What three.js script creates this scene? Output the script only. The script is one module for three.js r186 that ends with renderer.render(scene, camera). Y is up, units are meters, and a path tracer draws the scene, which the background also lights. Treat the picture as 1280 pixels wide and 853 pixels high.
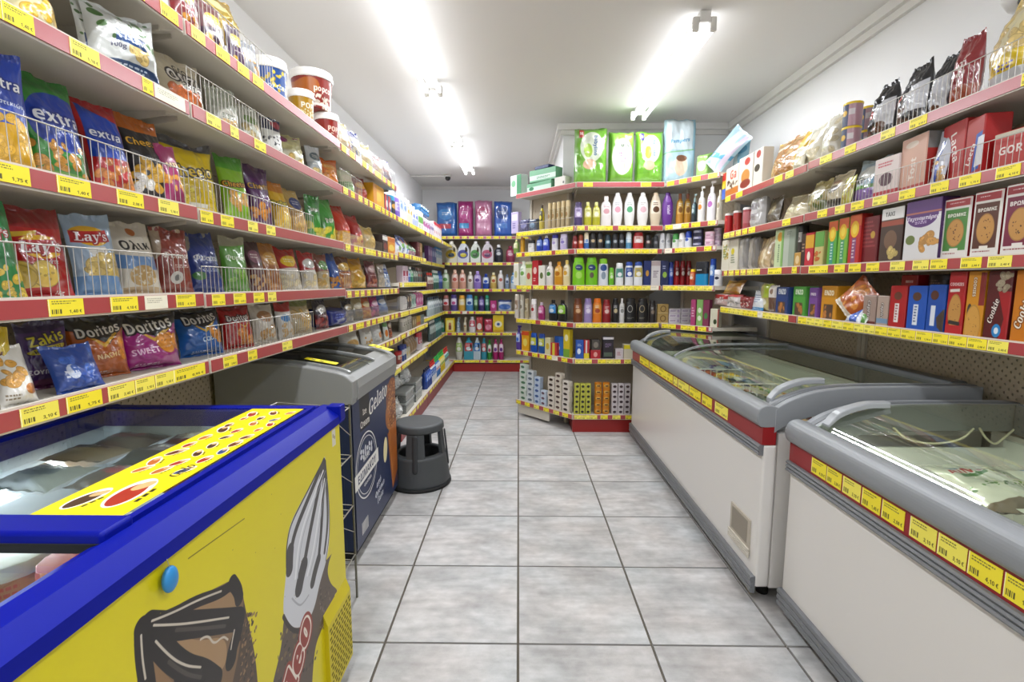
import * as THREE from 'three';
import { mergeGeometries } from 'three/addons/utils/BufferGeometryUtils.js';
import { ImprovedNoise } from 'three/addons/math/ImprovedNoise.js';
import { RoundedBoxGeometry } from 'three/addons/geometries/RoundedBoxGeometry.js';
import { RectAreaLightUniformsLib } from 'three/addons/lights/RectAreaLightUniformsLib.js';
RectAreaLightUniformsLib.init();

// ---------- camera, light, exposure ----------
const scene = new THREE.Scene();
scene.background = new THREE.Color(0x000000);
const FOCAL = 606;                                    // pixels in a 1280 x 853 frame
const camera = new THREE.PerspectiveCamera(2 * Math.atan(426.5 / FOCAL) * 180 / Math.PI, 1280 / 853, 0.03, 40);
camera.position.set(0, 1.36, 0);
camera.rotation.set(-0.1205, 0.0135, 0, 'YXZ');
camera.updateMatrixWorld(true);
const renderer = new THREE.WebGLRenderer({ antialias: true });
renderer.toneMapping = THREE.LinearToneMapping;
renderer.toneMappingExposure = 2.1;
renderer.shadowMap.enabled = true;
const TUBE = { color: 0xf6f9ff, area: 53, glow: 4.2 };  // the fluorescent tubes of the ceiling battens
const CASE_LAMP = { color: 0xfff6e2, area: 60, glow: 1.6 };

// ---------- helpers ----------
let seedState = 7;
const rnd = () => { seedState = (seedState * 1664525 + 1013904223) >>> 0; return seedState / 4294967296; };
const rr = (a, b) => a + (b - a) * rnd();
const noise = new ImprovedNoise();
const used = new Map();
function numbered(n) { const k = used.get(n) || 0; used.set(n, k + 1); return k ? n + '_' + String(k).padStart(3, '0') : n; }
function shade(o) { o.traverse((m) => { if (m.isMesh) { m.castShadow = true; m.receiveShadow = true; } }); return o; }
function tag(o, label, category, group) {
  o.userData.label = label; o.userData.category = category; if (group) o.userData.group = group;
  return o;
}
function thing(name, label, category, group) { const g = new THREE.Group(); g.name = numbered(name); tag(g, label, category, group); scene.add(g); return g; }
function part(parent, name, geo, mat, label) {
  const m = new THREE.Mesh(Array.isArray(geo) ? mergeGeometries(geo.map(plainGeo)) : geo, mat);
  m.name = name; m.castShadow = m.receiveShadow = true; if (label) m.userData.label = label;
  parent.add(m); return m;
}
function plainGeo(g) { const q = g.index ? g.toNonIndexed() : g; for (const k of Object.keys(q.attributes)) if (!['position', 'normal', 'uv'].includes(k)) q.deleteAttribute(k); return q; }
function structure(name, geo, mat) { const m = part(scene, name, geo, mat); m.userData.kind = 'structure'; return m; }
const bx = (x0, x1, y0, y1, z0, z1) => { const g = new THREE.BoxGeometry(x1 - x0, y1 - y0, z1 - z0); g.translate((x0 + x1) / 2, (y0 + y1) / 2, (z0 + z1) / 2); return g; };
const rb = (x0, x1, y0, y1, z0, z1, r = 0.006, s = 2) => { const g = new RoundedBoxGeometry(x1 - x0, y1 - y0, z1 - z0, s, r); g.translate((x0 + x1) / 2, (y0 + y1) / 2, (z0 + z1) / 2); return g; };
function rod(a, b, r, n = 6) {
  const A = new THREE.Vector3(...a), B = new THREE.Vector3(...b), d = B.clone().sub(A), g = new THREE.CylinderGeometry(r, r, d.length(), n, 1);
  g.applyQuaternion(new THREE.Quaternion().setFromUnitVectors(new THREE.Vector3(0, 1, 0), d.normalize()));
  g.translate((A.x + B.x) / 2, (A.y + B.y) / 2, (A.z + B.z) / 2); return g;
}
function extrudeX(pts, x0, x1, bevel = 0) {              // pts are [z, y] pairs; extruded along local x
  const s = new THREE.Shape(pts.map(([z, y]) => new THREE.Vector2(z, y)));
  const g = new THREE.ExtrudeGeometry(s, { depth: x1 - x0 - 2 * bevel, bevelEnabled: bevel > 0, bevelSize: bevel, bevelThickness: bevel, bevelSegments: 2, bevelOffset: -bevel });
  g.applyMatrix4(new THREE.Matrix4().set(0, 0, 1, x0 + bevel, 0, 1, 0, 0, 1, 0, 0, 0, 0, 0, 0, 1));
  const p = g.attributes.position, ix = g.index;         // the axis swap mirrors the faces: turn them
  const q = ix ? g.toNonIndexed() : g, a = q.attributes.position.array;
  for (let i = 0; i < a.length; i += 9) for (let k = 0; k < 3; k++) { const t = a[i + 3 + k]; a[i + 3 + k] = a[i + 6 + k]; a[i + 6 + k] = t; }
  q.computeVertexNormals(); return q;
}
function lathe(pts, n = 20) { return new THREE.LatheGeometry(pts.map(([r, y]) => new THREE.Vector2(r, y)), n); }

// where a pixel column meets a line on a shelf: a bisection on the projected point
const tmp = new THREE.Vector3();
const pxOf = (x, y, z) => { tmp.set(x, y, z).project(camera); return 640 + tmp.x * 640; };
function frame(x0, z0, x1, z1) {                        // a shelf front, walked from left to right as its buyer sees it
  const len = Math.hypot(x1 - x0, z1 - z0), ex = [(x1 - x0) / len, (z1 - z0) / len], ez = [-ex[1], ex[0]];
  return { x0, z0, len, ex, ez, rot: Math.atan2(ez[0], ez[1]) };
}
function sAt(F, px, y, inset = 0) {
  let a = -0.6, b = F.len + 0.6;
  for (let i = 0; i < 40; i++) { const m = (a + b) / 2; if (pxOf(F.x0 + F.ex[0] * m - F.ez[0] * inset, y, F.z0 + F.ex[1] * m - F.ez[1] * inset) < px) a = m; else b = m; }
  return (a + b) / 2;
}

// ---------- materials ----------
const mats = new Map();
function M(color, o = {}) {
  const k = color + JSON.stringify(o); if (mats.has(k)) return mats.get(k);
  const m = new THREE.MeshPhysicalMaterial({ color, roughness: 0.5, ...o }); mats.set(k, m); return m;
}
const plastic = (c) => M(c, { roughness: 0.32 });
const steelWhite = M(0xd9d5ca, { roughness: 0.45 });
const steelGrey = M(0x8d8a82, { roughness: 0.5 });
const wire = M(0xb9b5ad, { roughness: 0.35, metalness: 0.6 });
const wireWhite = M(0xeeece8, { roughness: 0.35 });
const railRed = M(0xa53e42, { roughness: 0.35, clearcoat: 1, clearcoatRoughness: 0.25 });
const plinthRed = M(0x8e1a16, { roughness: 0.4 });
const clearFilm = M(0xffffff, { roughness: 0.12, transmission: 1, thickness: 0, ior: 1.35 });
const glass = M(0xf2f7f2, { roughness: 0.0, transmission: 1, thickness: 0, ior: 1.5 });
const glassCase = M(0xdfe6d8, { roughness: 0.0, transmission: 1, thickness: 0, ior: 1.5 });

// ---------- the printed sheets: every pack's artwork sits in a cell of a few large canvases ----------
const PAGE = 2048, pages = [];
function newPage() {
  const c = document.createElement('canvas'); c.width = c.height = PAGE;
  const ctx = c.getContext('2d'); ctx.fillStyle = '#888'; ctx.fillRect(0, 0, PAGE, PAGE);
  const t = new THREE.CanvasTexture(c); t.colorSpace = THREE.SRGBColorSpace; t.magFilter = THREE.LinearFilter; t.anisotropy = 8;
  pages.push({ ctx, t, x: 0, y: 0, row: 0, m: {} }); return pages.length - 1;
}
function cell(w, h, draw) {
  w = Math.ceil(w); h = Math.ceil(h);
  let p = pages.length ? pages.length - 1 : newPage(), g = pages[p];
  if (g.x + w + 2 > PAGE) { g.x = 0; g.y += g.row; g.row = 0; }
  if (g.y + h + 2 > PAGE) { p = newPage(); g = pages[p]; }
  const X = g.x, Y = g.y; g.x += w + 2; g.row = Math.max(g.row, h + 2);
  g.ctx.save(); g.ctx.beginPath(); g.ctx.rect(X, Y, w + 1, h + 1); g.ctx.clip(); g.ctx.translate(X, Y); draw(g.ctx, w, h); g.ctx.restore();
  return { p, u0: (X + 1) / PAGE, u1: (X + w - 1) / PAGE, v0: 1 - (Y + h - 1) / PAGE, v1: 1 - (Y + 1) / PAGE };
}
const FINISH = {
  film: { color: 0xe2e2e2, roughness: 0.3, clearcoat: 0.8, clearcoatRoughness: 0.12 }, card: { color: 0xe4e4e4, roughness: 0.42 }, plastic: { color: 0xe0e0e0, roughness: 0.3 }, paper: { roughness: 0.55 },
  vinyl: { roughness: 0.36 },
};
function printed(c, finish) { const g = pages[c.p]; return g.m[finish] || (g.m[finish] = new THREE.MeshPhysicalMaterial({ map: g.t, ...FINISH[finish] })); }

// the drawing of one artwork: [background, op, op, ...], all lengths as fractions of the cell
const FONT = { s: 'sans-serif', r: 'serif', m: 'monospace' };
const dark = (c, k) => '#' + new THREE.Color(c).multiplyScalar(k).getHexString();
function paint(c, w, h, art, seed) {
  let s = seed * 9301 + 49297; const r = () => { s = (s * 1664525 + 1013904223) >>> 0; return s / 4294967296; };
  c.fillStyle = art[0]; c.fillRect(0, 0, w + 1, h + 1);
  for (const o of art.slice(1)) {
    const [k, col] = o; c.fillStyle = col; c.strokeStyle = col;
    if (k === 'o') { c.beginPath(); c.ellipse(o[2] * w, o[3] * h, o[4] * w, o[5] * h, o[6] || 0, 0, 7); c.fill(); }
    else if (k === 'g') { c.lineWidth = Math.max(1, o[6] * w); c.beginPath(); c.ellipse(o[2] * w, o[3] * h, o[4] * w, o[5] * h, 0, 0, 7); c.stroke(); }
    else if (k === 'r') { c.save(); c.translate(o[2] * w, o[3] * h); c.rotate(o[6] || 0); c.fillRect(0, 0, o[4] * w, o[5] * h); c.restore(); }
    else if (k === 'p') { c.beginPath(); o[2].forEach(([x, y], i) => (i ? c.lineTo(x * w, y * h) : c.moveTo(x * w, y * h))); c.closePath(); c.fill(); }
    else if (k === 'c') { c.beginPath(); c.moveTo(0, o[2] * h); c.quadraticCurveTo(w / 2, (o[2] + o[3]) * h, w, (o[4] ?? o[2]) * h); c.lineTo(w, h + 1); c.lineTo(0, h + 1); c.fill(); }
    else if (k === 't') {                                  // text: color, string, x, y, size, outline, turn, font
      c.save(); c.translate(o[3] * w, o[4] * h); c.rotate(o[7] || 0); const f = o[8] || 's';
      c.font = (f[1] === 'i' ? 'italic ' : '') + 'bold ' + o[5] * w + 'px ' + FONT[f[0]]; c.textAlign = 'center'; c.textBaseline = 'middle';
      if (o[6]) { c.strokeStyle = o[6]; c.lineWidth = o[5] * w * 0.22; c.lineJoin = 'round'; c.strokeText(o[2], 0, 0); }
      c.fillText(o[2], 0, 0); c.restore();
    } else if (k === 'f') {                                // food: colour, x, y, w, h, count, size
      for (let i = 0; i < o[6]; i++) {
        const x = (o[2] + (r() - 0.5) * o[4]) * w, y = (o[3] + (r() - 0.5) * o[5]) * h, q = (o[7] || 0.12) * w * (0.7 + 0.6 * r()), a = r() * 6, e = 0.5 + 0.4 * r();
        c.fillStyle = dark(col, 0.62); c.beginPath(); c.ellipse(x, y, q * 1.07, q * e * 1.1, a, 0, 7); c.fill();
        c.fillStyle = dark(col, 0.85 + 0.35 * r()); c.beginPath(); c.ellipse(x, y, q, q * e, a, 0, 7); c.fill();
        c.fillStyle = dark(col, 1.35); c.beginPath(); c.ellipse(x - q * 0.2, y - q * e * 0.25, q * 0.45, q * e * 0.4, a, 0, 7); c.fill(); c.fillStyle = dark(col, 0.72); for (let j = 0; j < 5; j++) { c.beginPath(); c.arc(x + (r() - 0.5) * q, y + (r() - 0.5) * q * e, q * 0.1, 0, 7); c.fill(); }
      }
    } else if (k === 'l') {                                // lines of small print: colour, x, y, w, h, rows
      for (let j = 0; j < o[6]; j++) { let x = o[2]; const end = o[2] + o[4] * (0.6 + 0.4 * r()); while (x < end) { const q = 0.02 + 0.06 * r(); c.fillRect(x * w, (o[3] + o[5] * j / o[6]) * h, Math.min(q, end - x) * w, o[5] / o[6] * h * 0.5); x += q + 0.02; } }
    } else if (k === 'z') {                                // speckle: colour, x, y, w, h, count, size
      for (let i = 0; i < o[6]; i++) { c.fillStyle = dark(col, 0.6 + 0.7 * r()); c.beginPath(); c.ellipse((o[2] + (r() - 0.5) * o[4]) * w, (o[3] + (r() - 0.5) * o[5]) * h, (o[7] || 0.03) * w * (0.5 + r()), (o[7] || 0.03) * w * (0.4 + 0.6 * r()), r() * 3, 0, 7); c.fill(); }
    }
  }
}
let artCount = 0;
const artCells = new Map();
function artCell(art, pw, ph) {
  const key = JSON.stringify(art); if (artCells.has(key)) return artCells.get(key);
  const n = ++artCount, c = cell(pw, ph, (x, w, h) => paint(x, w, h, art, n)); artCells.set(key, c); return c;
}
// ---------- shapes of the goods: each stands on y = 0, faces +z, and is w wide, h high, d deep ----------
function gridGeo(nx, ny, fn, c, flip) {
  const P = [], U = [], I = [];
  for (let j = 0; j <= ny; j++) for (let i = 0; i <= nx; i++) {
    const u = i / nx, v = j / ny; P.push(...fn(u, v));
    U.push(c.u0 + (c.u1 - c.u0) * (flip ? 1 - u : u), c.v0 + (c.v1 - c.v0) * v);
  }
  for (let j = 0; j < ny; j++) for (let i = 0; i < nx; i++) { const a = j * (nx + 1) + i, b = a + 1, d = a + nx + 1, e = d + 1; if (flip) I.push(a, d, b, b, d, e); else I.push(a, b, d, b, e, d); }
  const g = new THREE.BufferGeometry(); g.setAttribute('position', new THREE.Float32BufferAttribute(P, 3)); g.setAttribute('uv', new THREE.Float32BufferAttribute(U, 2)); g.setIndex(I); g.computeVertexNormals(); return g;
}
function bagGeo(w, h, d, c, o = {}) {                    // a filled pouch with crimped seals; o.sq > 0 makes it a stuffed block
  const s = rnd() * 50, sq = o.sq || 0, lean = o.lean ?? 0.16, wr = (o.wr ?? 1) * Math.min(w, h), big = (o.px || 0) > 34, nx = big ? 30 : w > 0.1 ? 18 : 12, ny = big ? 38 : w > 0.1 ? 22 : 14;
  const seal = o.sq ? 0.02 : 0.055;
  const surf = (dir) => (u, v) => {
    const e = Math.pow(Math.max(0, 1 - Math.pow(Math.abs(2 * u - 1), sq ? 7 : 2.6)), sq ? 0.4 : 0.75);
    const t = Math.min(1, Math.max(0, (v - seal) / (1 - 2.2 * seal)));
    const p = sq ? Math.pow(Math.max(0, 1 - Math.pow(Math.abs(2 * t - 1), 8)), 0.4) : Math.pow(Math.max(0, Math.sin(Math.PI * Math.pow(t, 0.8))), 0.62);
    const nearSeal = Math.exp(-Math.min(v, 1 - v) * 9), a = noise.noise(u * 3.1 + s, v * 3.4, s + dir), b = noise.noise(u * 8 + s, v * 9 + s, s * 2 + dir);
    const f = noise.noise(u * 5 + v * 3 + s, v * 6 - u * 3, s + dir * 3), rg = Math.pow(1 - Math.abs(f), 5) - 0.4, rg2 = Math.pow(1 - Math.abs(noise.noise(u * 11 - v * 5 + s, v * 8 + u * 6, s + dir * 5)), 6) - 0.35;
    let z = dir * d * 0.5 * e * p * (1 + 0.2 * a) + wr * (0.014 * b + 0.018 * a + dir * (0.022 * rg + (big ? 0.011 : 0) * rg2)) * e + wr * 0.012 * nearSeal * Math.sin(u * 26 + s + 4 * a) * Math.min(1, e * 2 + 0.2);
    const x = (u - 0.5) * w * (1 - (sq ? 0.015 : 0.075) * p) + wr * 0.012 * noise.noise(v * 5 + s, 3.3, s);
    const y = v * h * (1 - (sq ? 0 : 0.02) * e * p) + (v > 0.9 ? wr * 0.07 * noise.noise(u * 3.5 + s, 7.7, s) * (v - 0.9) * 10 : 0) + (sq ? 0 : wr * 0.09 * Math.pow(Math.abs(2 * u - 1), 2) * (v - 0.5) * 0.7);
    const nk = o.neck ? 1 - o.neck * Math.pow(Math.max(0, (v - 0.5) / 0.5), 1.6) : 1;
    z -= Math.tan(lean) * y + (o.bend || 0) * y * y / h;
    return [x * nk, Math.max(0, y), z];
  };
  const g = mergeGeometries([gridGeo(nx, ny, surf(1), c, false), gridGeo(nx, ny, surf(-1), c, true)]);
  g.computeBoundingBox(); g.translate(0, -g.boundingBox.min.y, 0); return g;
}
function boxGeo(w, h, d, c, cs) {                        // a carton with its long edges broken; cs is the print of the narrow sides
  const k = Math.min(0.003, w * 0.04), P = [], U = [];
  const quad = (a, b, e, f, ua, ub, va, vb, t) => {
    const A = [[a, ua, va], [b, ub, va], [e, ub, vb], [a, ua, va], [e, ub, vb], [f, ua, vb]];
    for (const [p, u, v] of A) { P.push(...p); U.push(t.u0 + (t.u1 - t.u0) * u, t.v0 + (t.v1 - t.v0) * v); }
  };
  const X = w / 2, Z = d / 2, ring = [[-X + k, Z], [X - k, Z], [X, Z - k], [X, -Z + k], [X - k, -Z], [-X + k, -Z], [-X, -Z + k], [-X, Z - k]];
  const uu = [[0, 1, c], [0.97, 1, c], [0, 1, cs], [0, 0.03, cs], [0, 1, c], [0, 0.03, c], [0, 1, cs], [0, 0.03, c]];
  for (let i = 0; i < 8; i++) { const p = ring[i], q = ring[(i + 1) % 8], [a, b, t] = uu[i]; quad([p[0], k, p[1]], [q[0], k, q[1]], [q[0], h - k, q[1]], [p[0], h - k, p[1]], a, b, 0, 1, t); }
  const inn = ring.map(([x, z]) => [x * (1 - k / X), z * (1 - k / Z)]);
  for (const [y0, y1, up] of [[h - k, h, 1], [k, 0, 0]]) for (let i = 0; i < 8; i++) {
    const p = ring[i], q = ring[(i + 1) % 8], p2 = inn[i], q2 = inn[(i + 1) % 8];
    if (up) quad([p[0], y0, p[1]], [q[0], y0, q[1]], [q2[0], y1, q2[1]], [p2[0], y1, p2[1]], 0, 1, 0.97, 1, cs); else quad([q[0], y0, q[1]], [p[0], y0, p[1]], [p2[0], y1, p2[1]], [q2[0], y1, q2[1]], 0, 1, 0, 0.03, cs);
    const tri = up ? [[0, y1, 0], [p2[0], y1, p2[1]], [q2[0], y1, q2[1]]] : [[0, y1, 0], [q2[0], y1, q2[1]], [p2[0], y1, p2[1]]];
    for (const v of tri) { P.push(...v); U.push(cs.u0 + (cs.u1 - cs.u0) * 0.5, cs.v0 + (cs.v1 - cs.v0) * 0.97); }
  }
  const g = new THREE.BufferGeometry(); g.setAttribute('position', new THREE.Float32BufferAttribute(P, 3)); g.setAttribute('uv', new THREE.Float32BufferAttribute(U, 2)); g.computeVertexNormals(); return g;
}
function turned(pts, w, h, d, c, n = 18) {               // a turned or oval body; the print covers its front half and again its back half
  const P = [], U = [], I = [], m = pts.length;
  for (let j = 0; j < m; j++) for (let i = 0; i <= n; i++) {
    const a = -Math.PI + 2 * Math.PI * i / n, [r, y] = pts[j];
    P.push(Math.sin(a) * r * w / 2, y * h, Math.cos(a) * r * d / 2);
    const t = Math.abs(a) <= Math.PI / 2 + 1e-6 ? 0.5 + Math.sin(a) / 2 : 0.5 + Math.sin(a) / 2;
    U.push(c.u0 + (c.u1 - c.u0) * t, c.v0 + (c.v1 - c.v0) * Math.min(1, y));
  }
  for (let j = 0; j < m - 1; j++) for (let i = 0; i < n; i++) { const a = j * (n + 1) + i, b = a + 1, e = a + n + 1, f = e + 1; I.push(a, b, e, b, f, e); }
  const g = new THREE.BufferGeometry(); g.setAttribute('position', new THREE.Float32BufferAttribute(P, 3)); g.setAttribute('uv', new THREE.Float32BufferAttribute(U, 2)); g.setIndex(I); g.computeVertexNormals(); return g;
}
const flatCell = () => artCell(['#ffffff'], 8, 8);
const SHAPE = {   // [body profile, cap profile], radius and height from 0 to 1
  oval: [[[0, 0], [0.84, 0], [0.94, 0.02], [1, 0.14], [1, 0.5], [0.95, 0.66], [0.74, 0.78], [0.4, 0.83], [0.36, 0.85]], [[0.36, 0.84], [0.42, 0.85], [0.42, 0.97], [0.36, 1], [0, 1]]],
  wide: [[[0, 0], [0.88, 0], [0.97, 0.02], [1, 0.08], [0.98, 0.6], [0.92, 0.76], [0.78, 0.84]], [[0.76, 0.84], [0.8, 0.85], [0.74, 0.97], [0.66, 1], [0, 1]]],
  drop: [[[0, 0], [0.62, 0], [0.72, 0.02], [0.95, 0.28], [1, 0.46], [0.9, 0.68], [0.6, 0.86], [0.42, 0.92]], [[0.42, 0.91], [0.42, 0.97], [0.3, 1], [0, 1]]],
  can: [[[0, 0], [0.94, 0], [1, 0.02], [1, 0.74], [0.92, 0.77]], [[0.9, 0.765], [0.9, 0.96], [0.82, 1], [0, 1]]],
  roll: [[[0, 0], [0.9, 0], [1, 0.03], [1, 0.56], [0.9, 0.6]], [[0.88, 0.6], [0.9, 0.61], [0.86, 0.9], [0.6, 1], [0, 1]]],
  round: [[[0, 0], [0.92, 0], [1, 0.03], [1, 0.58], [0.9, 0.7], [0.5, 0.82], [0.34, 0.87]], [[0.34, 0.86], [0.38, 0.87], [0.38, 0.98], [0.33, 1], [0, 1]]],
  jar: [[[0, 0], [0.92, 0], [1, 0.05], [1, 0.7], [0.94, 0.75]], [[0.95, 0.74], [1.02, 0.75], [1.02, 0.97], [0.97, 1], [0, 1]]],
  tin: [[[0, 0], [0.98, 0], [1, 0.01], [1, 0.9]], [[1.0, 0.9], [1.035, 0.9], [1.035, 0.985], [0.98, 1], [0, 1]]],
  bucket: [[[0, 0], [0.8, 0], [0.83, 0.02], [0.96, 0.8]], [[0.96, 0.78], [1.03, 0.79], [1.03, 0.87], [1.0, 0.89], [1.0, 0.985], [0.96, 1], [0, 1]]],
  stick: [[[0, 0], [0.9, 0], [1, 0.01], [1, 0.86], [0.94, 0.87]], [[0.96, 0.865], [1, 0.87], [1, 0.97], [0.9, 1], [0, 1]]],
};
const SHAPE_NAME = { oval: 'bottle', wide: 'bottle', drop: 'bottle', can: 'spray_can', roll: 'deodorant', round: 'bottle', jar: 'jar', tin: 'tin', bucket: 'bucket', stick: 'tube' };
function jugShape(hollow) {
  const s = new THREE.Shape(); s.moveTo(-0.42, 0); s.lineTo(0.42, 0); s.quadraticCurveTo(0.5, 0, 0.5, 0.06); s.lineTo(0.5, 0.5); s.quadraticCurveTo(0.47, 0.74, 0.16, 0.86); s.lineTo(-0.16, 0.86); s.quadraticCurveTo(-0.47, 0.66, -0.5, 0.4); s.lineTo(-0.5, 0.06); s.quadraticCurveTo(-0.5, 0, -0.42, 0);
  if (hollow) { const q = new THREE.Path(); q.moveTo(0.14, 0.48); q.quadraticCurveTo(0.36, 0.44, 0.38, 0.54); q.quadraticCurveTo(0.36, 0.68, 0.2, 0.74); q.quadraticCurveTo(0.1, 0.62, 0.14, 0.48); s.holes.push(q); }
  return s;
}
const cache = new Map();
function goods(kind, w, h, d, art, px, o = {}) {
  const key = kind + [w, h, d].map((v) => v.toFixed(3)) + JSON.stringify(art) + JSON.stringify(o.shape || 0) + (o.key || '');
  if (cache.has(key) && kind !== 'bag') return cache.get(key).clone();
  const pw = Math.min(256, Math.max(40, px * 2.1)), ph = Math.min(380, Math.max(40, pw * h / w));
  let c = artCell(art, pw, ph), g;
  if (kind === 'bag' || kind === 'pack') {
    g = new THREE.Mesh(bagGeo(w, h, d, c, kind === 'pack' ? { sq: 1, lean: 0, wr: 0.8, ...o, px } : { ...o, px }), printed(c, o.finish || 'film'));
  } else if (kind === 'box') {
    const cs = o.side ? artCell(o.side, Math.max(24, pw * d / w * 0.6), ph) : artCell([art[0]], 8, 8);
    if (cs.p !== c.p) { g = new THREE.Mesh(boxGeo(w, h, d, c, c), printed(c, 'card')); } else g = new THREE.Mesh(boxGeo(w, h, d, c, cs), printed(c, o.finish || 'card'));
  } else if (kind === 'jug') {
    g = new THREE.Group();
    const e = new THREE.ExtrudeGeometry(jugShape(true), { depth: 0.5, bevelEnabled: true, bevelSize: 0.03, bevelThickness: 0.2, bevelSegments: 2, curveSegments: 6, steps: 1 });
    e.translate(0, 0, -0.25); e.scale(w, h, d / 0.9);
    const p = e.attributes.position, u = e.attributes.uv; for (let i = 0; i < p.count; i++) u.setXY(i, c.u0 + (c.u1 - c.u0) * Math.min(1, Math.max(0, p.getX(i) / w + 0.5)), c.v0 + (c.v1 - c.v0) * Math.min(1, Math.max(0, p.getY(i) / h)));
    e.computeBoundingBox(); e.translate(0, -e.boundingBox.min.y, 0);
    part(g, 'body', e, printed(c, 'plastic')); const cap = lathe([[0.17, 0.86], [0.19, 0.87], [0.18, 0.99], [0.15, 1], [0, 1]].map(([r, y]) => [r * w, y * h + 0.03 * h]), 12); part(g, 'cap', cap, plastic(o.cap || '#ffffff'));
  } else {                                               // bottles, cans, jars, tins
    const [b, k] = SHAPE[kind === 'spray' || kind === 'pump' ? (o.shape || 'oval') : kind];
    g = new THREE.Group(); const top = kind === 'pump' || kind === 'spray' ? 0.86 : 1;
    part(g, kind === 'bucket' || kind === 'tin' || kind === 'jar' ? 'body' : 'body', turned(b, w, h * top, d, c, w < 0.05 ? 14 : 20), printed(c, o.finish || 'plastic'));
    const cm = plastic(o.cap || '#ffffff'), kg = turned(k, w, h * top, d, flatCell(), 14); part(g, kind === 'bucket' || kind === 'tin' || kind === 'jar' ? 'lid' : 'cap', kg, cm);
    if (kind === 'pump') part(g, 'pump_head', [rod([0, h * 0.84, 0], [0, h * 0.95, 0], w * 0.06, 8), rb(-w * 0.12, w * 0.42, h * 0.94, h, -w * 0.11, w * 0.11, 0.003, 1)], cm);
    if (kind === 'spray') part(g, 'trigger', [rod([0, h * 0.84, 0], [0, h * 0.93, 0], w * 0.12, 8), rb(-w * 0.2, w * 0.5, h * 0.92, h, -w * 0.13, w * 0.13, 0.004, 1), rod([w * 0.22, h * 0.93, 0], [w * 0.34, h * 0.8, 0], w * 0.06, 6)], plastic(o.trig || o.cap || '#ffffff'));
  }
  if (g.isMesh) g.castShadow = g.receiveShadow = true;
  cache.set(key, g); return g.clone();
}
const KIND_NAME = { bag: ['snack_bag', 'bag'], pack: ['wrapped_pack', 'pack'], box: ['carton', 'box'], jug: ['detergent_jug', 'bottle'], pump: ['pump_bottle', 'bottle'], spray: ['spray_bottle', 'bottle'] };
for (const k in SHAPE_NAME) KIND_NAME[k] = [SHAPE_NAME[k], SHAPE_NAME[k].replace('_', ' ')];
const labels = new Map();
function stand(F, y, s, inset, obj, yaw = 0) {           // put a thing at distance s along a shelf front, inset behind it
  obj.position.set(F.x0 + F.ex[0] * s - F.ez[0] * inset, y, F.z0 + F.ex[1] * s - F.ez[1] * inset);
  obj.rotation.y = F.rot + yaw; scene.add(obj); return obj;
}
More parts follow.
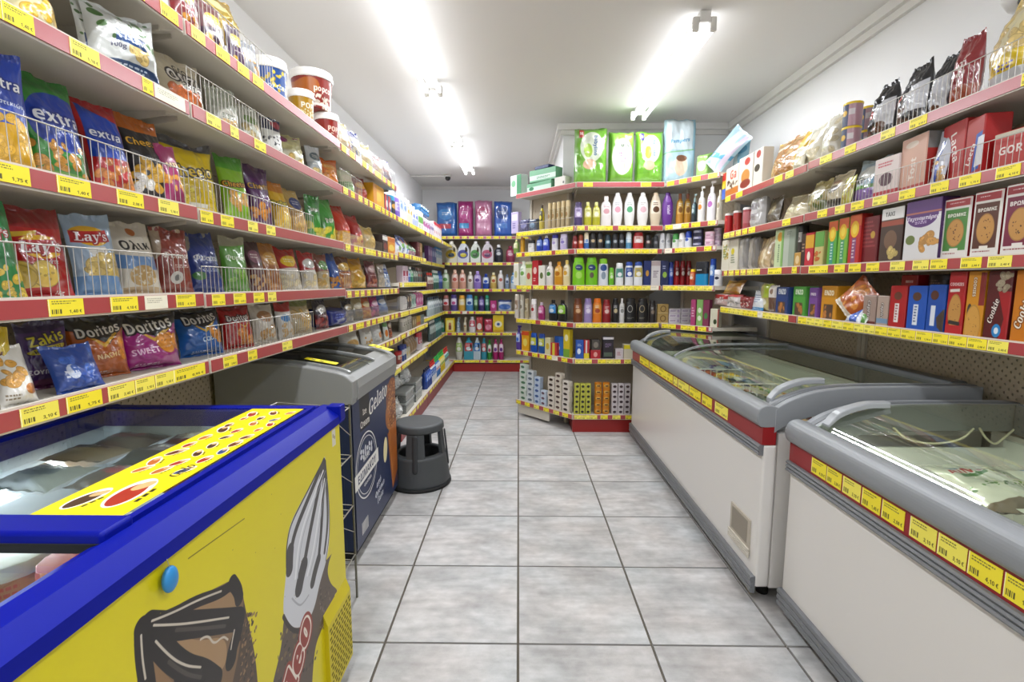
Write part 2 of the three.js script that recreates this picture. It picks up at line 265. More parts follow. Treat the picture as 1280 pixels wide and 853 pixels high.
// one shelf of goods: [kind, first pixel column, last pixel column, height, artwork, description, options]
function shelfRow(F, y, where, rows, def = {}) {
  for (let [kind, a, b, hh0, art, desc, oo] of rows) {
    let h = hh0, n = oo?.n || 1; if (def.map) { a = def.map(a); b = def.map(b); }
    const o = { ...def, ...oo }; if (kind !== 'bag') o.yaw = oo?.yaw || 0; else { h *= def.hs || 1; if (def.flop && o.bend === undefined) o.bend = def.flop * (rnd() - 0.35); }
    const inset = o.in ?? 0.035;
    if (o.max && (o.y || 0) + h > o.max) h = o.max - (o.y || 0);
    let d0 = sAt(F, a, y + h * 0.45, inset), d1 = sAt(F, b, y + h * 0.45, inset), W = (d1 - d0) / n;
    const deep = (w) => o.d ?? (kind === 'bag' ? Math.min(0.12, w * 0.56) : kind === 'box' ? Math.min(0.12, w) : Math.min(w, kind === 'oval' || kind === 'drop' || kind === 'wide' ? w * 0.6 : w));
    { const m = inset + (o.mid ?? 0.045); d0 = sAt(F, a, y + h * 0.45, m); d1 = sAt(F, b, y + h * 0.45, m); W = (d1 - d0) / n; if (o.maxw && W > o.maxw) { n = Math.round(W / o.maxw); W = (d1 - d0) / n; } }
    const face = kind === 'bag' ? (o.yaw || 0) : 0; let wide = 1;
    if (['tin', 'bucket', 'jar', 'can', 'round', 'stick'].includes(kind) && !o.maxw) { const m = inset + (o.mid ?? 0.045), s = (d0 + d1) / 2, X = F.x0 + F.ex[0] * s - F.ez[0] * m, Z = F.z0 + F.ex[1] * s - F.ez[1] * m; wide = Math.min(1, 0.1 * ((b - a) / n) / (pxOf(X + 0.05, y + h / 2, Z) - pxOf(X - 0.05, y + h / 2, Z)) / W); }
    if (face) { const m = inset + (o.mid ?? 0.045), s = (d0 + d1) / 2, X = F.x0 + F.ex[0] * s - F.ez[0] * m, Z = F.z0 + F.ex[1] * s - F.ez[1] * m, t = F.rot + face, cx = Math.cos(t), cz = -Math.sin(t); let lo = 0.02, hi = 0.5; for (let i = 0; i < 30; i++) { const q = (lo + hi) / 2; if (pxOf(X + cx * q / 2, y + h * 0.45, Z + cz * q / 2) - pxOf(X - cx * q / 2, y + h * 0.45, Z - cz * q / 2) < b - a) lo = q; else hi = q; } wide = lo / W; }
    const w = W * wide * (o.fill ?? (kind === 'bag' ? (o.yaw ? 1.0 : 0.92) : kind === 'spray' ? 0.6 : kind === 'pump' ? 0.72 : 0.95)), d = deep(w); 
    const st = o.st || 1, label = ((st > 1 ? 'second ' : '') + desc + ' ' + (st > 1 ? (n > 1 ? 'in second stack from ' + o.nb + ' ' : 'in its stack ') : o.nb ? 'second from ' + o.nb + ' ' : '') + where).trim(), many = n * st * (o.rows || 1) > 1, ORD = ['lowest', 'second', 'third', 'fourth', 'fifth', 'sixth', 'seventh'];
    const words = label.split(/\s+/).length; if (words > 16 || words < 4) console.warn(words + ' words: ' + label);
    if (labels.has(label)) console.warn('label twice: ' + label); labels.set(label, 1);
    for (let r = 0; r < (o.rows || 1); r++) for (let i = 0; i < n; i++) for (let k = 0; k < (o.st || 1); k++) {
      const obj = goods(kind, w, h / (o.st || 1), d, art, (b - a) / n, o);
      obj.name = numbered(o.nm || KIND_NAME[kind][0]); const OR = ['first', 'second', 'third', 'fourth', 'fifth'][i]; tag(obj, st > 1 ? (k === st - 1 ? 'topmost ' : ORD[k] + ' ') + desc + ' in ' + (n > 1 ? OR + ' stack from ' + o.nb : 'its stack') + ' ' + where : o.nb ? OR + ' ' + desc + ' from ' + o.nb + ' ' + where : label, o.cat || KIND_NAME[kind][1], many ? desc.split(' ').slice(0, 6).join(' ') + ' ' + where : undefined);
      stand(F, y + (o.y || 0) + k * (h / (o.st || 1) + 0.0004), d0 + W * (i + 0.5) + (o.jx || 0) * (rnd() - 0.5), inset + d / 2 + (face ? Math.abs(Math.sin(face)) * w * 0.35 : 0) + r * (d + 0.006), obj, (o.yaw || 0) + (o.jit ?? (kind === 'bag' ? 0.14 : 0.06)) * (rnd() - 0.5));
      if (o.roll) { obj.rotation.order = 'YXZ'; obj.rotation.z = o.roll; }
    }
  }
}
// ---------- the room ----------
const CEIL = 2.83;
function dataTex(n, fn, srgb = true, rep = 1) {
  const a = new Uint8Array(n * n * 4);
  for (let j = 0; j < n; j++) for (let i = 0; i < n; i++) { const q = fn(i / n, j / n), k = (j * n + i) * 4; a[k] = q[0]; a[k + 1] = q[1]; a[k + 2] = q[2]; a[k + 3] = q[3] ?? 255; }
  const t = new THREE.DataTexture(a, n, n); t.magFilter = THREE.LinearFilter; t.minFilter = THREE.LinearFilter; if (srgb) t.colorSpace = THREE.SRGBColorSpace;
  t.wrapS = t.wrapT = THREE.RepeatWrapping; t.repeat.set(rep, rep); t.needsUpdate = true; return t;
}
const fbm = (x, y, s, o = 5) => { let v = 0, a = 1, t = 0; for (let i = 0; i < o; i++) { v += a * noise.noise(x * (1 << i), y * (1 << i), s + i * 7.3); t += a; a *= 0.55; } return v / t; };
const wallPaint = M(0xeeeeee, { roughness: 0.85 }), ceilPaint = M(0xe6e4e1, { roughness: 0.9 }), trimPaint = M(0xe8e6e2, { roughness: 0.5 });
// porcelain tiles, half a metre square, with open joints
structure('floor', bx(-1.6, 2.1, -0.2, -0.009, -7.9, 1.7), M(0x5d564b, { roughness: 0.9 }));
const floorObj = scene.children[scene.children.length - 1];
{
  const tex = [0, 1, 2, 3, 4].map((k) => dataTex(384, (u, v) => {
    const a = fbm(u * 2.2 + k * 9, v * 3.6, k * 3.1, 6), b = fbm(u * 9 + k, v * 11, k + 20, 4), st = fbm(u * 2 + 30, v * 14, k + 9, 4), sp = rnd();
    let q = 168 + a * 44 + b * 22 + st * 20 + (sp > 0.99 ? -18 : sp * 5); const w = fbm(u * 1.6 + 50, v * 1.6 + k * 5, 2, 3) * 9;
    return [q + w + 1, q - 1, q - 3 - w * 0.5];
  }));
  const mt = tex.map((t) => new THREE.MeshPhysicalMaterial({ map: t, roughness: 0.42, bumpMap: t, bumpScale: 0.0004 }));
  const geo = [0, 1].map((k) => { const g = new THREE.BoxGeometry(0.4955, 0.01, 0.4955); if (k) { const u = g.attributes.uv; for (let i = 0; i < u.count; i++) u.setXY(i, 1 - u.getX(i), 1 - u.getY(i)); } return g; });
  for (let i = -4; i < 4; i++) for (let j = 0; j < 19; j++) {
    const m = part(floorObj, 'tile', geo[rnd() > 0.5 ? 1 : 0], mt[Math.floor(rnd() * 5)]);
    m.position.set(i * 0.505 + 0.2525, -0.005, 1.345 + 0.2525 - 0.505 * j);
  }
}
structure('ceiling', bx(-1.6, 2.1, CEIL, CEIL + 0.15, -7.9, 1.7), ceilPaint);
structure('wall_left', bx(-1.65, -1.5, 0, CEIL, -7.9, 1.7), wallPaint);
structure('wall_right', bx(2.0, 2.15, 0, CEIL, -4.78, 1.7), wallPaint);
structure('wall_back', bx(-1.6, 0.5, 0, CEIL, -7.9, -7.75), wallPaint);
structure('wall_center', bx(0.42, 2.15, 0, CEIL, -4.9, -4.78), wallPaint);
structure('wall_passage', bx(0.42, 0.55, 0, CEIL, -7.75, -4.9), wallPaint);
structure('wall_front', bx(-1.6, 2.1, 0, CEIL, 1.6, 1.75), wallPaint);
const cove = (a) => [bx(...a)];
structure('trim_1', [bx(1.945, 2.0, 2.775, CEIL, -4.78, 1.6), bx(1.975, 2.0, 2.735, 2.775, -4.78, 1.6)], trimPaint);
structure('trim_2', [bx(0.42, 1.945, 2.775, CEIL, -4.78, -4.725), bx(0.42, 1.945, 2.735, 2.775, -4.78, -4.755)], trimPaint);
structure('trim_3', [bx(0.365, 0.42, 2.775, CEIL, -7.75, -4.725), bx(0.395, 0.42, 2.735, 2.775, -7.75, -4.755)], trimPaint);
structure('trim_4', [bx(-1.5, 0.365, 2.79, CEIL, -7.75, -7.71)], trimPaint);

// ceiling battens with two bare fluorescent tubes each
const tubeMat = new THREE.MeshStandardMaterial({ color: 0xffffff, emissive: TUBE.color, emissiveIntensity: TUBE.glow, roughness: 0.4 });
function batten(x, z0, z1, label, power = 1) {
  const g = thing('ceiling_light', label, 'light', 'twin tube ceiling battens'), L = z1 - z0; g.position.set(x, CEIL, (z0 + z1) / 2);
  part(g, 'housing', rb(-0.03, 0.03, -0.06, -0.001, -L / 2, L / 2, 0.006, 2), trimPaint);
  for (const s of [-1, 1]) {
    part(g, 'tube', rod([s * 0.048, -0.085, -L / 2 + 0.03], [s * 0.048, -0.085, L / 2 - 0.03], 0.014, 12), tubeMat);
    for (const e of [-1, 1]) part(g, 'lampholder', rb(s * 0.048 - 0.017, s * 0.048 + 0.017, -0.104, -0.03, e * (L / 2 - 0.018) - 0.012, e * (L / 2 - 0.018) + 0.012, 0.004, 1), plastic('#e6e4de'));
  }
  for (const s of [-1, 1]) { const l = new THREE.RectAreaLight(TUBE.color, TUBE.area * power, 0.024, L - 0.08); l.name = 'tube_light'; l.position.set(s * 0.048, -0.1005, 0); l.rotation.x = -Math.PI / 2; g.add(l); }
}
batten(-0.63, -6.44, -5.12, 'twin tube ceiling batten at the end of the long row above the detergent aisle', 1.2);
batten(-0.63, -5.1, -3.76, 'twin tube ceiling batten in the middle of the long ceiling row');
batten(-0.63, -3.74, -2.4, 'twin tube ceiling batten above the snack rack beside the large tubs', 0.6);
batten(-0.63, -2.38, -1.04, 'twin tube ceiling batten above the grey and navy freezer', 0.55);
batten(1.015, -4.35, -2.84, 'short single twin tube batten above the curved glass freezer', 1.1);
batten(1.015, -0.9, 0.6, 'twin tube batten above the front end of the white freezers', 1.05);
batten(-0.63, -0.9, 0.6, 'twin tube batten above the front of the aisle', 1.15);
{
  const g = thing('ceiling_sensor', 'small white ceiling camera at the end of a thin conduit', 'sensor'); g.position.set(-0.985, CEIL, -6.9);
  part(g, 'base', lathe([[0, -0.03], [0.05, -0.03], [0.055, 0], [0, 0]], 20), plastic('#d8d6d0'));
  part(g, 'lens', new THREE.SphereGeometry(0.038, 16, 10).translate(0.008, -0.042, 0.012), plastic('#22221f'));
  part(g, 'conduit', rod([-0.51, -0.012, 0], [-0.05, -0.012, 0], 0.011, 8), trimPaint);
  const c = thing('wall_camera', 'white dome camera high on the wall above the noodle bag', 'camera'); c.position.set(2.0, 2.43, -1.98);
  part(c, 'mount', rb(-0.1, 0, -0.03, 0.03, -0.05, 0.05, 0.012, 2), plastic('#dcdad6'));
  part(c, 'dome', lathe([[0, -0.07], [0.05, -0.055], [0.07, -0.02], [0.072, 0.03], [0.05, 0.04], [0, 0.04]], 20).translate(-0.12, 0.0, 0.02), plastic('#e2e0dc'));
  part(c, 'lens', new THREE.SphereGeometry(0.016, 12, 8).translate(-0.16, -0.05, 0.05), plastic('#18181a'));
}

// ---------- gondola shelving ----------
const pegMat = M(0xb8ab95, { roughness: 0.6 });
function pegGeo(x0, x1, y0, y1, z) {                    // a sheet with staggered rows of punched holes, every hole a real opening
  const P = [], U = [], quad = (a, b, c, d) => { for (const p of [a, b, c, a, c, d]) { P.push(...p); U.push(p[0], p[1]); } };
  const flat = (a, b, c, d) => quad([a, c, z], [b, c, z], [b, d, z], [a, d, z]), pw = 0.034, ph = 0.017, r = 0.0054, dz = 0.003;
  let j = 0;
  for (let y = y0; y < y1 - 1e-6; y += ph, j++) {
    const ya = y, yb = Math.min(y1, y + ph); let x = x0;
    if (yb - ya < ph * 0.99) { flat(x0, x1, ya, yb); break; }
    if (j % 2) { flat(x, x + pw / 2, ya, yb); x += pw / 2; }
    for (; x + pw <= x1; x += pw) {
      const cx = x + pw / 2, cy = (ya + yb) / 2, A = [cx - r, cy, z], B = [cx, cy - r, z], C = [cx + r, cy, z], D = [cx, cy + r, z], p = [x, ya, z], q = [x + pw, ya, z], s = [x + pw, yb, z], t = [x, yb, z], bk = (v) => [v[0], v[1], z - dz];
      quad(p, q, B, A); quad(q, s, C, B); quad(s, t, D, C); quad(t, p, A, D);
      for (const [m, n] of [[A, B], [B, C], [C, D], [D, A]]) quad(m, n, bk(n), bk(m));
    }
    if (x < x1) flat(x, x1, ya, yb);
  }
  const g = new THREE.BufferGeometry(); g.setAttribute('position', new THREE.Float32BufferAttribute(P, 3)); g.setAttribute('uv', new THREE.Float32BufferAttribute(U, 2)); g.computeVertexNormals(); return g;
}
const shelfMat = M(0xd0cabd, { roughness: 0.4 }), postMat = M(0xb9b2a4, { roughness: 0.5 });
const tagArt = [];
for (let k = 0; k < 8; k++) {
  const pr = ['1,40', '2,40', '1,75', '0,95', '3,10', '4,10', '2,08', '1,18'][k];
  tagArt.push(artCell([k % 3 === 1 ? '#efe25a' : '#f0de30', ['r', '#fbf6b8', 0, 0, 0.035, 1], ['l', '#7a7230', 0.1, 0.12, 0.7, 0.24, 2], ['r', '#5a5524', 0.08, 0.6, 0.035, 0.26], ['r', '#5a5524', 0.14, 0.6, 0.02, 0.26], ['r', '#5a5524', 0.18, 0.6, 0.045, 0.26], ['r', '#5a5524', 0.25, 0.6, 0.02, 0.26], ['r', '#5a5524', 0.3, 0.6, 0.05, 0.26], ['t', '#3a3610', pr + ' €', 0.74, 0.76, 0.135]], 150, 78));
}
const blankTag = artCell(['#e9e4cf', ['l', '#a8a28c', 0.1, 0.2, 0.7, 0.4, 3]], 100, 60);
const tagGeos = new Map();
function tagGeo(k) {
  if (!tagGeos.has(k)) { const c = k < 0 ? blankTag : tagArt[k], g = new THREE.BoxGeometry(1, 1, 0.0012), u = g.attributes.uv; for (let i = 0; i < u.count; i++) u.setXY(i, c.u0 + (c.u1 - c.u0) * u.getX(i), c.v0 + (c.v1 - c.v0) * u.getY(i)); tagGeos.set(k, g); }
  return tagGeos.get(k);
}
function addTag(parent, s0, s1, y, hh, z, k) {
  const m = part(parent, 'price_tag', tagGeo(k), printed(k < 0 ? blankTag : tagArt[k], 'paper'));
  m.position.set((s0 + s1) / 2, y, z); m.scale.set(s1 - s0, hh, 1); return m;
}
function fenceGeo(s0, s1, y0, hh, step, z) {
  const g = [rod([s0, y0 + hh, z], [s1, y0 + hh, z], 0.0018, 5), rod([s0, y0 + 0.006, z], [s1, y0 + 0.006, z], 0.0017, 5)], n = Math.max(2, Math.round((s1 - s0) / step));
  for (let i = 0; i <= n; i++) { const x = s0 + (s1 - s0) * i / n; g.push(rod([x, y0, z], [x, y0 + hh, z], 0.0011, 4)); }
  return g;
}
// shelves: { y: underside of the price rail, d: depth, px: tag columns, tags: density, fence: [[s0, s1, height]], guard: [s0, s1, height] }
function rackBay(name, label, F, depth, shelves, o = {}) {
  const g = thing(name, label, 'shelving', o.group); g.position.set(F.x0, 0, F.z0); g.rotation.y = F.rot; const L = F.len, H = o.h || 2.2, b = -(o.back ?? depth);
  const bs = o.bs || L - 0.002, y0 = o.y0 || 0.1, pg = pegGeo(0.002, bs, y0, H, b - 0.003);
  part(g, 'pegboard_panel', pg, pegMat); part(g, 'rear_sheet', bx(0.002, bs, y0, H, b - 0.03, b - 0.025), postMat);
  for (const s of o.posts || [0.015, L - 0.015]) part(g, 'upright', bx(s - 0.014, s + 0.014, o.y0 || 0, H, b - 0.022, b + 0.012), postMat);
  if (o.plinth !== false) { const q = o.plinth || 0.13; part(g, 'plinth', bx(0.002, L - 0.002, 0, q, b, -0.02), plinthRed); }
  if (o.kick) part(g, 'kick_panel', bx(0.01, o.kick, 0.025, 0.12, -0.04, -0.03), shelfMat);
  for (const sh of shelves) {
    const D = sh.d || depth, off = sh.off || 0, a = sh.s0 ?? 0.003, e = sh.s1 ?? L - 0.003, S = part(g, 'shelf', sh.poly ? sh.poly : [bx(a, e, sh.y + 0.012, sh.y + 0.04, b, -off - 0.012), bx(a, e, sh.y, sh.y + 0.047, -off - 0.012, -off - 0.004)], shelfMat);
    part(S, 'price_rail', bx(a + 0.004, e - 0.004, sh.y + 0.005, sh.y + 0.042, -off - 0.004, -off), sh.plain ? shelfMat : railRed);
    if (!sh.poly) for (const s of [a + 0.02, e - 0.02]) part(S, 'bracket', extrudeX([[b, sh.y + 0.012], [-off - 0.06, sh.y + 0.012], [-off - 0.06, sh.y], [b, sh.y - 0.06]], s - 0.002, s + 0.002), postMat);
    const z = -off + 0.0007, yy = sh.y + 0.0235;
    for (const [p0, p1, k] of sh.px || []) { const s0 = Math.max(a, sAt(F, p0, yy, off)), s1 = Math.min(e, sAt(F, p1, yy, off)); if (s1 > s0 + 0.01) addTag(S, s0, s1, yy, 0.036, z, k ?? Math.floor(rnd() * 8)); }
    if (sh.tags) { let s = (sh.from !== undefined ? Math.max(a, sAt(F, sh.from, yy, off)) : a) + 0.012; while (s < e - 0.05) { const w = rr(0.062, 0.078); if (s + w > e - 0.008) break; addTag(S, s, s + w, yy, 0.036, z, rnd() > 0.96 ? -1 : Math.floor(rnd() * 8)); s += w + (rnd() < sh.tags ? 0.003 : rr(0.02, 0.07)); } }
    for (const [p0, p1, hh] of sh.fence || []) { const s0 = Math.max(a + 0.004, sAt(F, p0, sh.y + 0.08, off)), s1 = Math.min(e - 0.004, sAt(F, p1, sh.y + 0.08, off)); if (s1 > s0) part(S, 'wire_fence', fenceGeo(s0, s1, sh.y + 0.04, hh, 0.021, -off - 0.012), wire); }
    for (const [p0, p1, hh] of sh.guard || []) { const s0 = Math.max(a, sAt(F, p0, sh.y + 0.06, off)), s1 = Math.min(e, sAt(F, p1, sh.y + 0.06, off)); if (s1 > s0) part(S, 'clear_guard', bx(s0, s1, sh.y + 0.041, sh.y + 0.04 + hh, -off - 0.011, -off - 0.0095), clearFilm, 'clear plastic guard strip'); }
  }
  return g;
}
const LX = -0.98;
const FA = frame(LX, -0.26, LX, -1.508), FB = frame(LX, -1.512, LX, -2.758), FC = frame(LX, -2.762, LX, -3.998), FD = frame(LX, -4.002, LX, -5.218), FE = frame(LX, -5.222, LX, -7.285), FL = frame(LX, -0.26, LX, -7.3), FLE = frame(-1.1, -5.222, -1.1, -7.3);
const T = (...a) => a;
rackBay('snack_rack', 'cream and red snack rack bay with the extra large bags, beside the blue freezer', FA, 0.46, [
  { y: 2.085, tags: 0.2 }, { y: 1.85, px: [T(-30, 0), T(1, 42), T(87, 124), T(178, 191, 0), T(193, 231, -1)] },
  { y: 1.545, px: [T(-20, 37), T(71, 113), T(146, 179), T(198, 223)], fence: [[-60, 242, 0.105]] },
  { y: 1.283, px: [T(60, 104), T(138, 172), T(181, 209, -1), T(220, 244)], fence: [[-60, 236, 0.115]] },
  { y: 1.07, px: [T(25, 73), T(83, 127), T(135, 168), T(169, 193), T(194, 217), T(217, 256)] }], { plinth: false });
rackBay('snack_rack', 'snack rack bay with wire fenced shelves above the grey and navy freezer', FB, 0.46, [
  { y: 2.085, px: [T(180, 214), T(239, 256), T(270, 287), T(297, 311), T(316, 329)], fence: [[215, 345, 0.12]] },
  { y: 1.85, px: [T(258, 276), T(288, 298), T(318, 332)], fence: [[234, 345, 0.11]] },
  { y: 1.54, px: [T(249, 266), T(276, 292), T(310, 322), T(333, 344)], fence: [[244, 395, 0.1]] },
  { y: 1.28, px: [T(265, 281), T(292, 307), T(317, 330), T(335, 345)], fence: [[246, 395, 0.09]], guard: [] },
  { y: 1.07, px: [T(279, 296), T(353, 365), T(310, 321)], fence: [[252, 395, 0.11]] }], { plinth: false });
rackBay('snack_rack', 'snack rack bay whose top shelf carries the smallest sweet packets above fenced nut packets', FC, 0.46, [
  { y: 2.08, tags: 0.15, guard: [[395, 500, 0.11]] }, { y: 1.85, tags: 0.05, fence: [[395, 455, 0.1]] },
  { y: 1.535, tags: 0.08, guard: [[395, 480, 0.07]] }, { y: 1.268, tags: 0.2, fence: [[395, 440, 0.1]] }, { y: 1.07, tags: 0.25, guard: [[425, 500, 0.09]] },
  { y: 0.873, tags: 0.3, s0: 0.27 }, { y: 0.618, tags: 0.9, s0: 0.27 }], { plinth: false });
rackBay('household_rack', 'household rack bay with bare cream fronts behind the step stool', FD, 0.46, [
  { y: 1.85, tags: 0.5 }, { y: 1.563, tags: 0.4 }, { y: 1.316, tags: 0.9 }, { y: 1.067, tags: 0.9 }, { y: 0.88, tags: 0.9 }, { y: 0.622, tags: 0.6 }, { y: 0.13, tags: 0.3 }], { h: 2.0 });
rackBay('household_rack', 'narrow shelved rack bay running into the far corner beside the detergents', FE, 0.46, [
  { y: 1.85, tags: 0.5 }, { y: 1.57, tags: 0.9, off: 0.12 }, { y: 1.22, tags: 0.9, off: 0.12 }, { y: 0.89, tags: 0.9, off: 0.12 }, { y: 0.563, tags: 0.6, off: 0.12 }, { y: 0.13, tags: 0.3 }], { h: 2.0 });
const FBK = frame(-1.43, -7.3, 0.4, -7.3);
rackBay('detergent_rack', 'rack across the far wall holding detergent jugs and paper roll packs', FBK, 0.4, [
  { y: 1.995, tags: 0.1 }, { y: 1.61, tags: 0.15 }, { y: 1.217, tags: 0.3 }, { y: 0.884, tags: 0.4 }, { y: 0.558, tags: 0.5 }, { y: 0.138, tags: 0.4 }], { h: 2.1, plinth: 0.125 });
const FCA = frame(-0.03, -4.88, 0.487, -4.292), FCF = frame(0.492, -4.29, 1.25, -4.29), FCD = frame(1.254, -4.288, 1.56, -3.9);
const polyOf = (F, pts) => (y) => { const s = new THREE.Shape(); pts.forEach(([x, z], i) => { const dx = x - F.x0, dz = z - F.z0, p = dx * F.ex[0] + dz * F.ex[1], q = -(dx * F.ez[0] + dz * F.ez[1]); i ? s.lineTo(p, q) : s.moveTo(p, q); }); const g = new THREE.ExtrudeGeometry(s, { depth: 0.028, bevelEnabled: false }); g.rotateX(-Math.PI / 2); g.translate(0, y + 0.012, 0); return [g, bx(0.004, F.len - 0.004, y, y + 0.047, -0.012, -0.004)]; };
const polyA = polyOf(FCA, [[-0.015, -4.882], [0.485, -4.308], [0.485, -4.68], [0.415, -4.76], [0.41, -5.0], [0.12, -5.01]]);
const toil = [{ y: 2.168 }, { y: 1.803 }, { y: 1.605 }, { y: 1.288 }, { y: 0.957 }, { y: 0.634 }, { y: 0.122 }];
const tA = [0, 0.95, 0.8, 0.5, 0.6, 0.35, 0.3], tF = [0, 0.6, 1, 0.95, 0.95, 0.3, 0.3];
rackBay('toiletries_rack', 'angled end bay of the toiletries rack facing the passage', FCA, 0.2, toil.map((s, i) => ({ ...s, poly: polyA(s.y), tags: tA[i], fence: i === 1 ? [[645, 716, 0.08]] : [] })), { h: 2.19, plinth: false, bs: 0.53, posts: [0.015, 0.52], back: 0.2, kick: 0.46 });
rackBay('toiletries_rack', 'straight toiletries rack bay with a red plinth between the passage and the freezers', FCF, 0.4, toil.map((s, i) => (i ? { ...s, tags: tF[i] } : { ...s, px: [T(729, 741), T(801, 814)] })), { h: 2.19, plinth: 0.118 });
{
  const poly = polyOf(FCD, [[1.26, -4.297], [1.553, -3.908], [1.92, -3.908], [1.92, -4.68], [1.26, -4.68]]);
  rackBay('toiletries_rack', 'diagonal corner bay of the toiletries rack behind the curved glass freezer', FCD, 0.2, toil.slice(0, 5).map((s, i) => ({ ...s, poly: poly(s.y), tags: [0.1, 0.6, 0.9, 0.9, 0.9, 0.5][i] })), { h: 2.19, plinth: false, back: 0.3, y0: 0.97 });
}
const RX = 1.55, FR1 = frame(RX, -3.76, RX, -2.722), FR2 = frame(RX, -2.718, RX, -1.46), FR = frame(RX, -3.76, RX, -1.46);
rackBay('biscuit_rack', 'biscuit rack bay with the smaller packs ending at the corner shelves', FR1, 0.38, [
  { y: 1.95, px: [T(906, 913), T(920, 928), T(968, 978), T(982, 992)] }, { y: 1.682, px: [T(904, 912), T(913, 918), T(920, 926), T(928, 934), T(936, 944), T(978, 988)] },
  { y: 1.405, px: [T(905, 909), T(911, 917), T(919, 924), T(926, 932), T(934, 940), T(941, 950), T(960, 977), T(990, 996)] }, { y: 1.13, tags: 1 }], { h: 1.98, plinth: false });
rackBay('biscuit_rack', 'biscuit rack bay with the tall cookie cartons above the white freezers', FR2, 0.38, [
  { y: 1.955, px: [T(1025, 1040), T(1056, 1070), T(1101, 1119), T(1137, 1159), T(1277, 1300)], fence: [[1090, 1330, 0.12]] },
  { y: 1.685, px: [T(1022, 1034), T(1044, 1056), T(1064, 1080), T(1091, 1109), T(1124, 1144), T(1163, 1186), T(1199, 1226), T(1245, 1276)], fence: [[1004, 1330, 0.1]] },
  { y: 1.403, px: [T(1011, 1035), T(1043, 1056), T(1061, 1076), T(1083, 1099), T(1113, 1131), T(1141, 1161), T(1163, 1184), T(1201, 1227), T(1235, 1265)] }, { y: 1.13, tags: 1 }], { h: 1.98, plinth: false });
// ---------- freezers (local frame: x along the front, z outward to the aisle, y up) ----------
const greyPlastic = M(0x85888b, { roughness: 0.38 }), greyDark = M(0x5c5f63, { roughness: 0.4 }), whitePanel = M(0xd9d5d0, { roughness: 0.3, clearcoat: 0.25, clearcoatRoughness: 0.3 }), liner = M(0xe6e8e6, { roughness: 0.4 }), rubber = M(0x151515, { roughness: 0.8 });
function ribbon(prof, x0, x1, dy = 0) {                  // a curved sheet: profile [z, y] swept from x0 to x1
  const P = [], I = [], n = prof.length, m = 2; for (let i = 0; i < n; i++) for (let j = 0; j < m; j++) P.push(j ? x1 : x0, prof[i][1] + dy, prof[i][0]);
  for (let i = 0; i < n - 1; i++) { const a = i * 2; I.push(a, a + 1, a + 2, a + 1, a + 3, a + 2); }
  const g = new THREE.BufferGeometry(); g.setAttribute('position', new THREE.Float32BufferAttribute(P, 3)); g.setAttribute('uv', new THREE.Float32BufferAttribute(new Array(n * 4).fill(0), 2)); g.setIndex(I); g.computeVertexNormals(); return g;
}
const curve = (pts, n) => { const c = new THREE.CatmullRomCurve3(pts.map(([z, y]) => new THREE.Vector3(z, y, 0)), false, 'centripetal'); return c.getPoints(n).map((p) => [p.x, p.y]); };
function band(prof, t) { const lo = prof.map(([z, y]) => [z, y - t]).reverse(); return [...prof, ...lo]; }
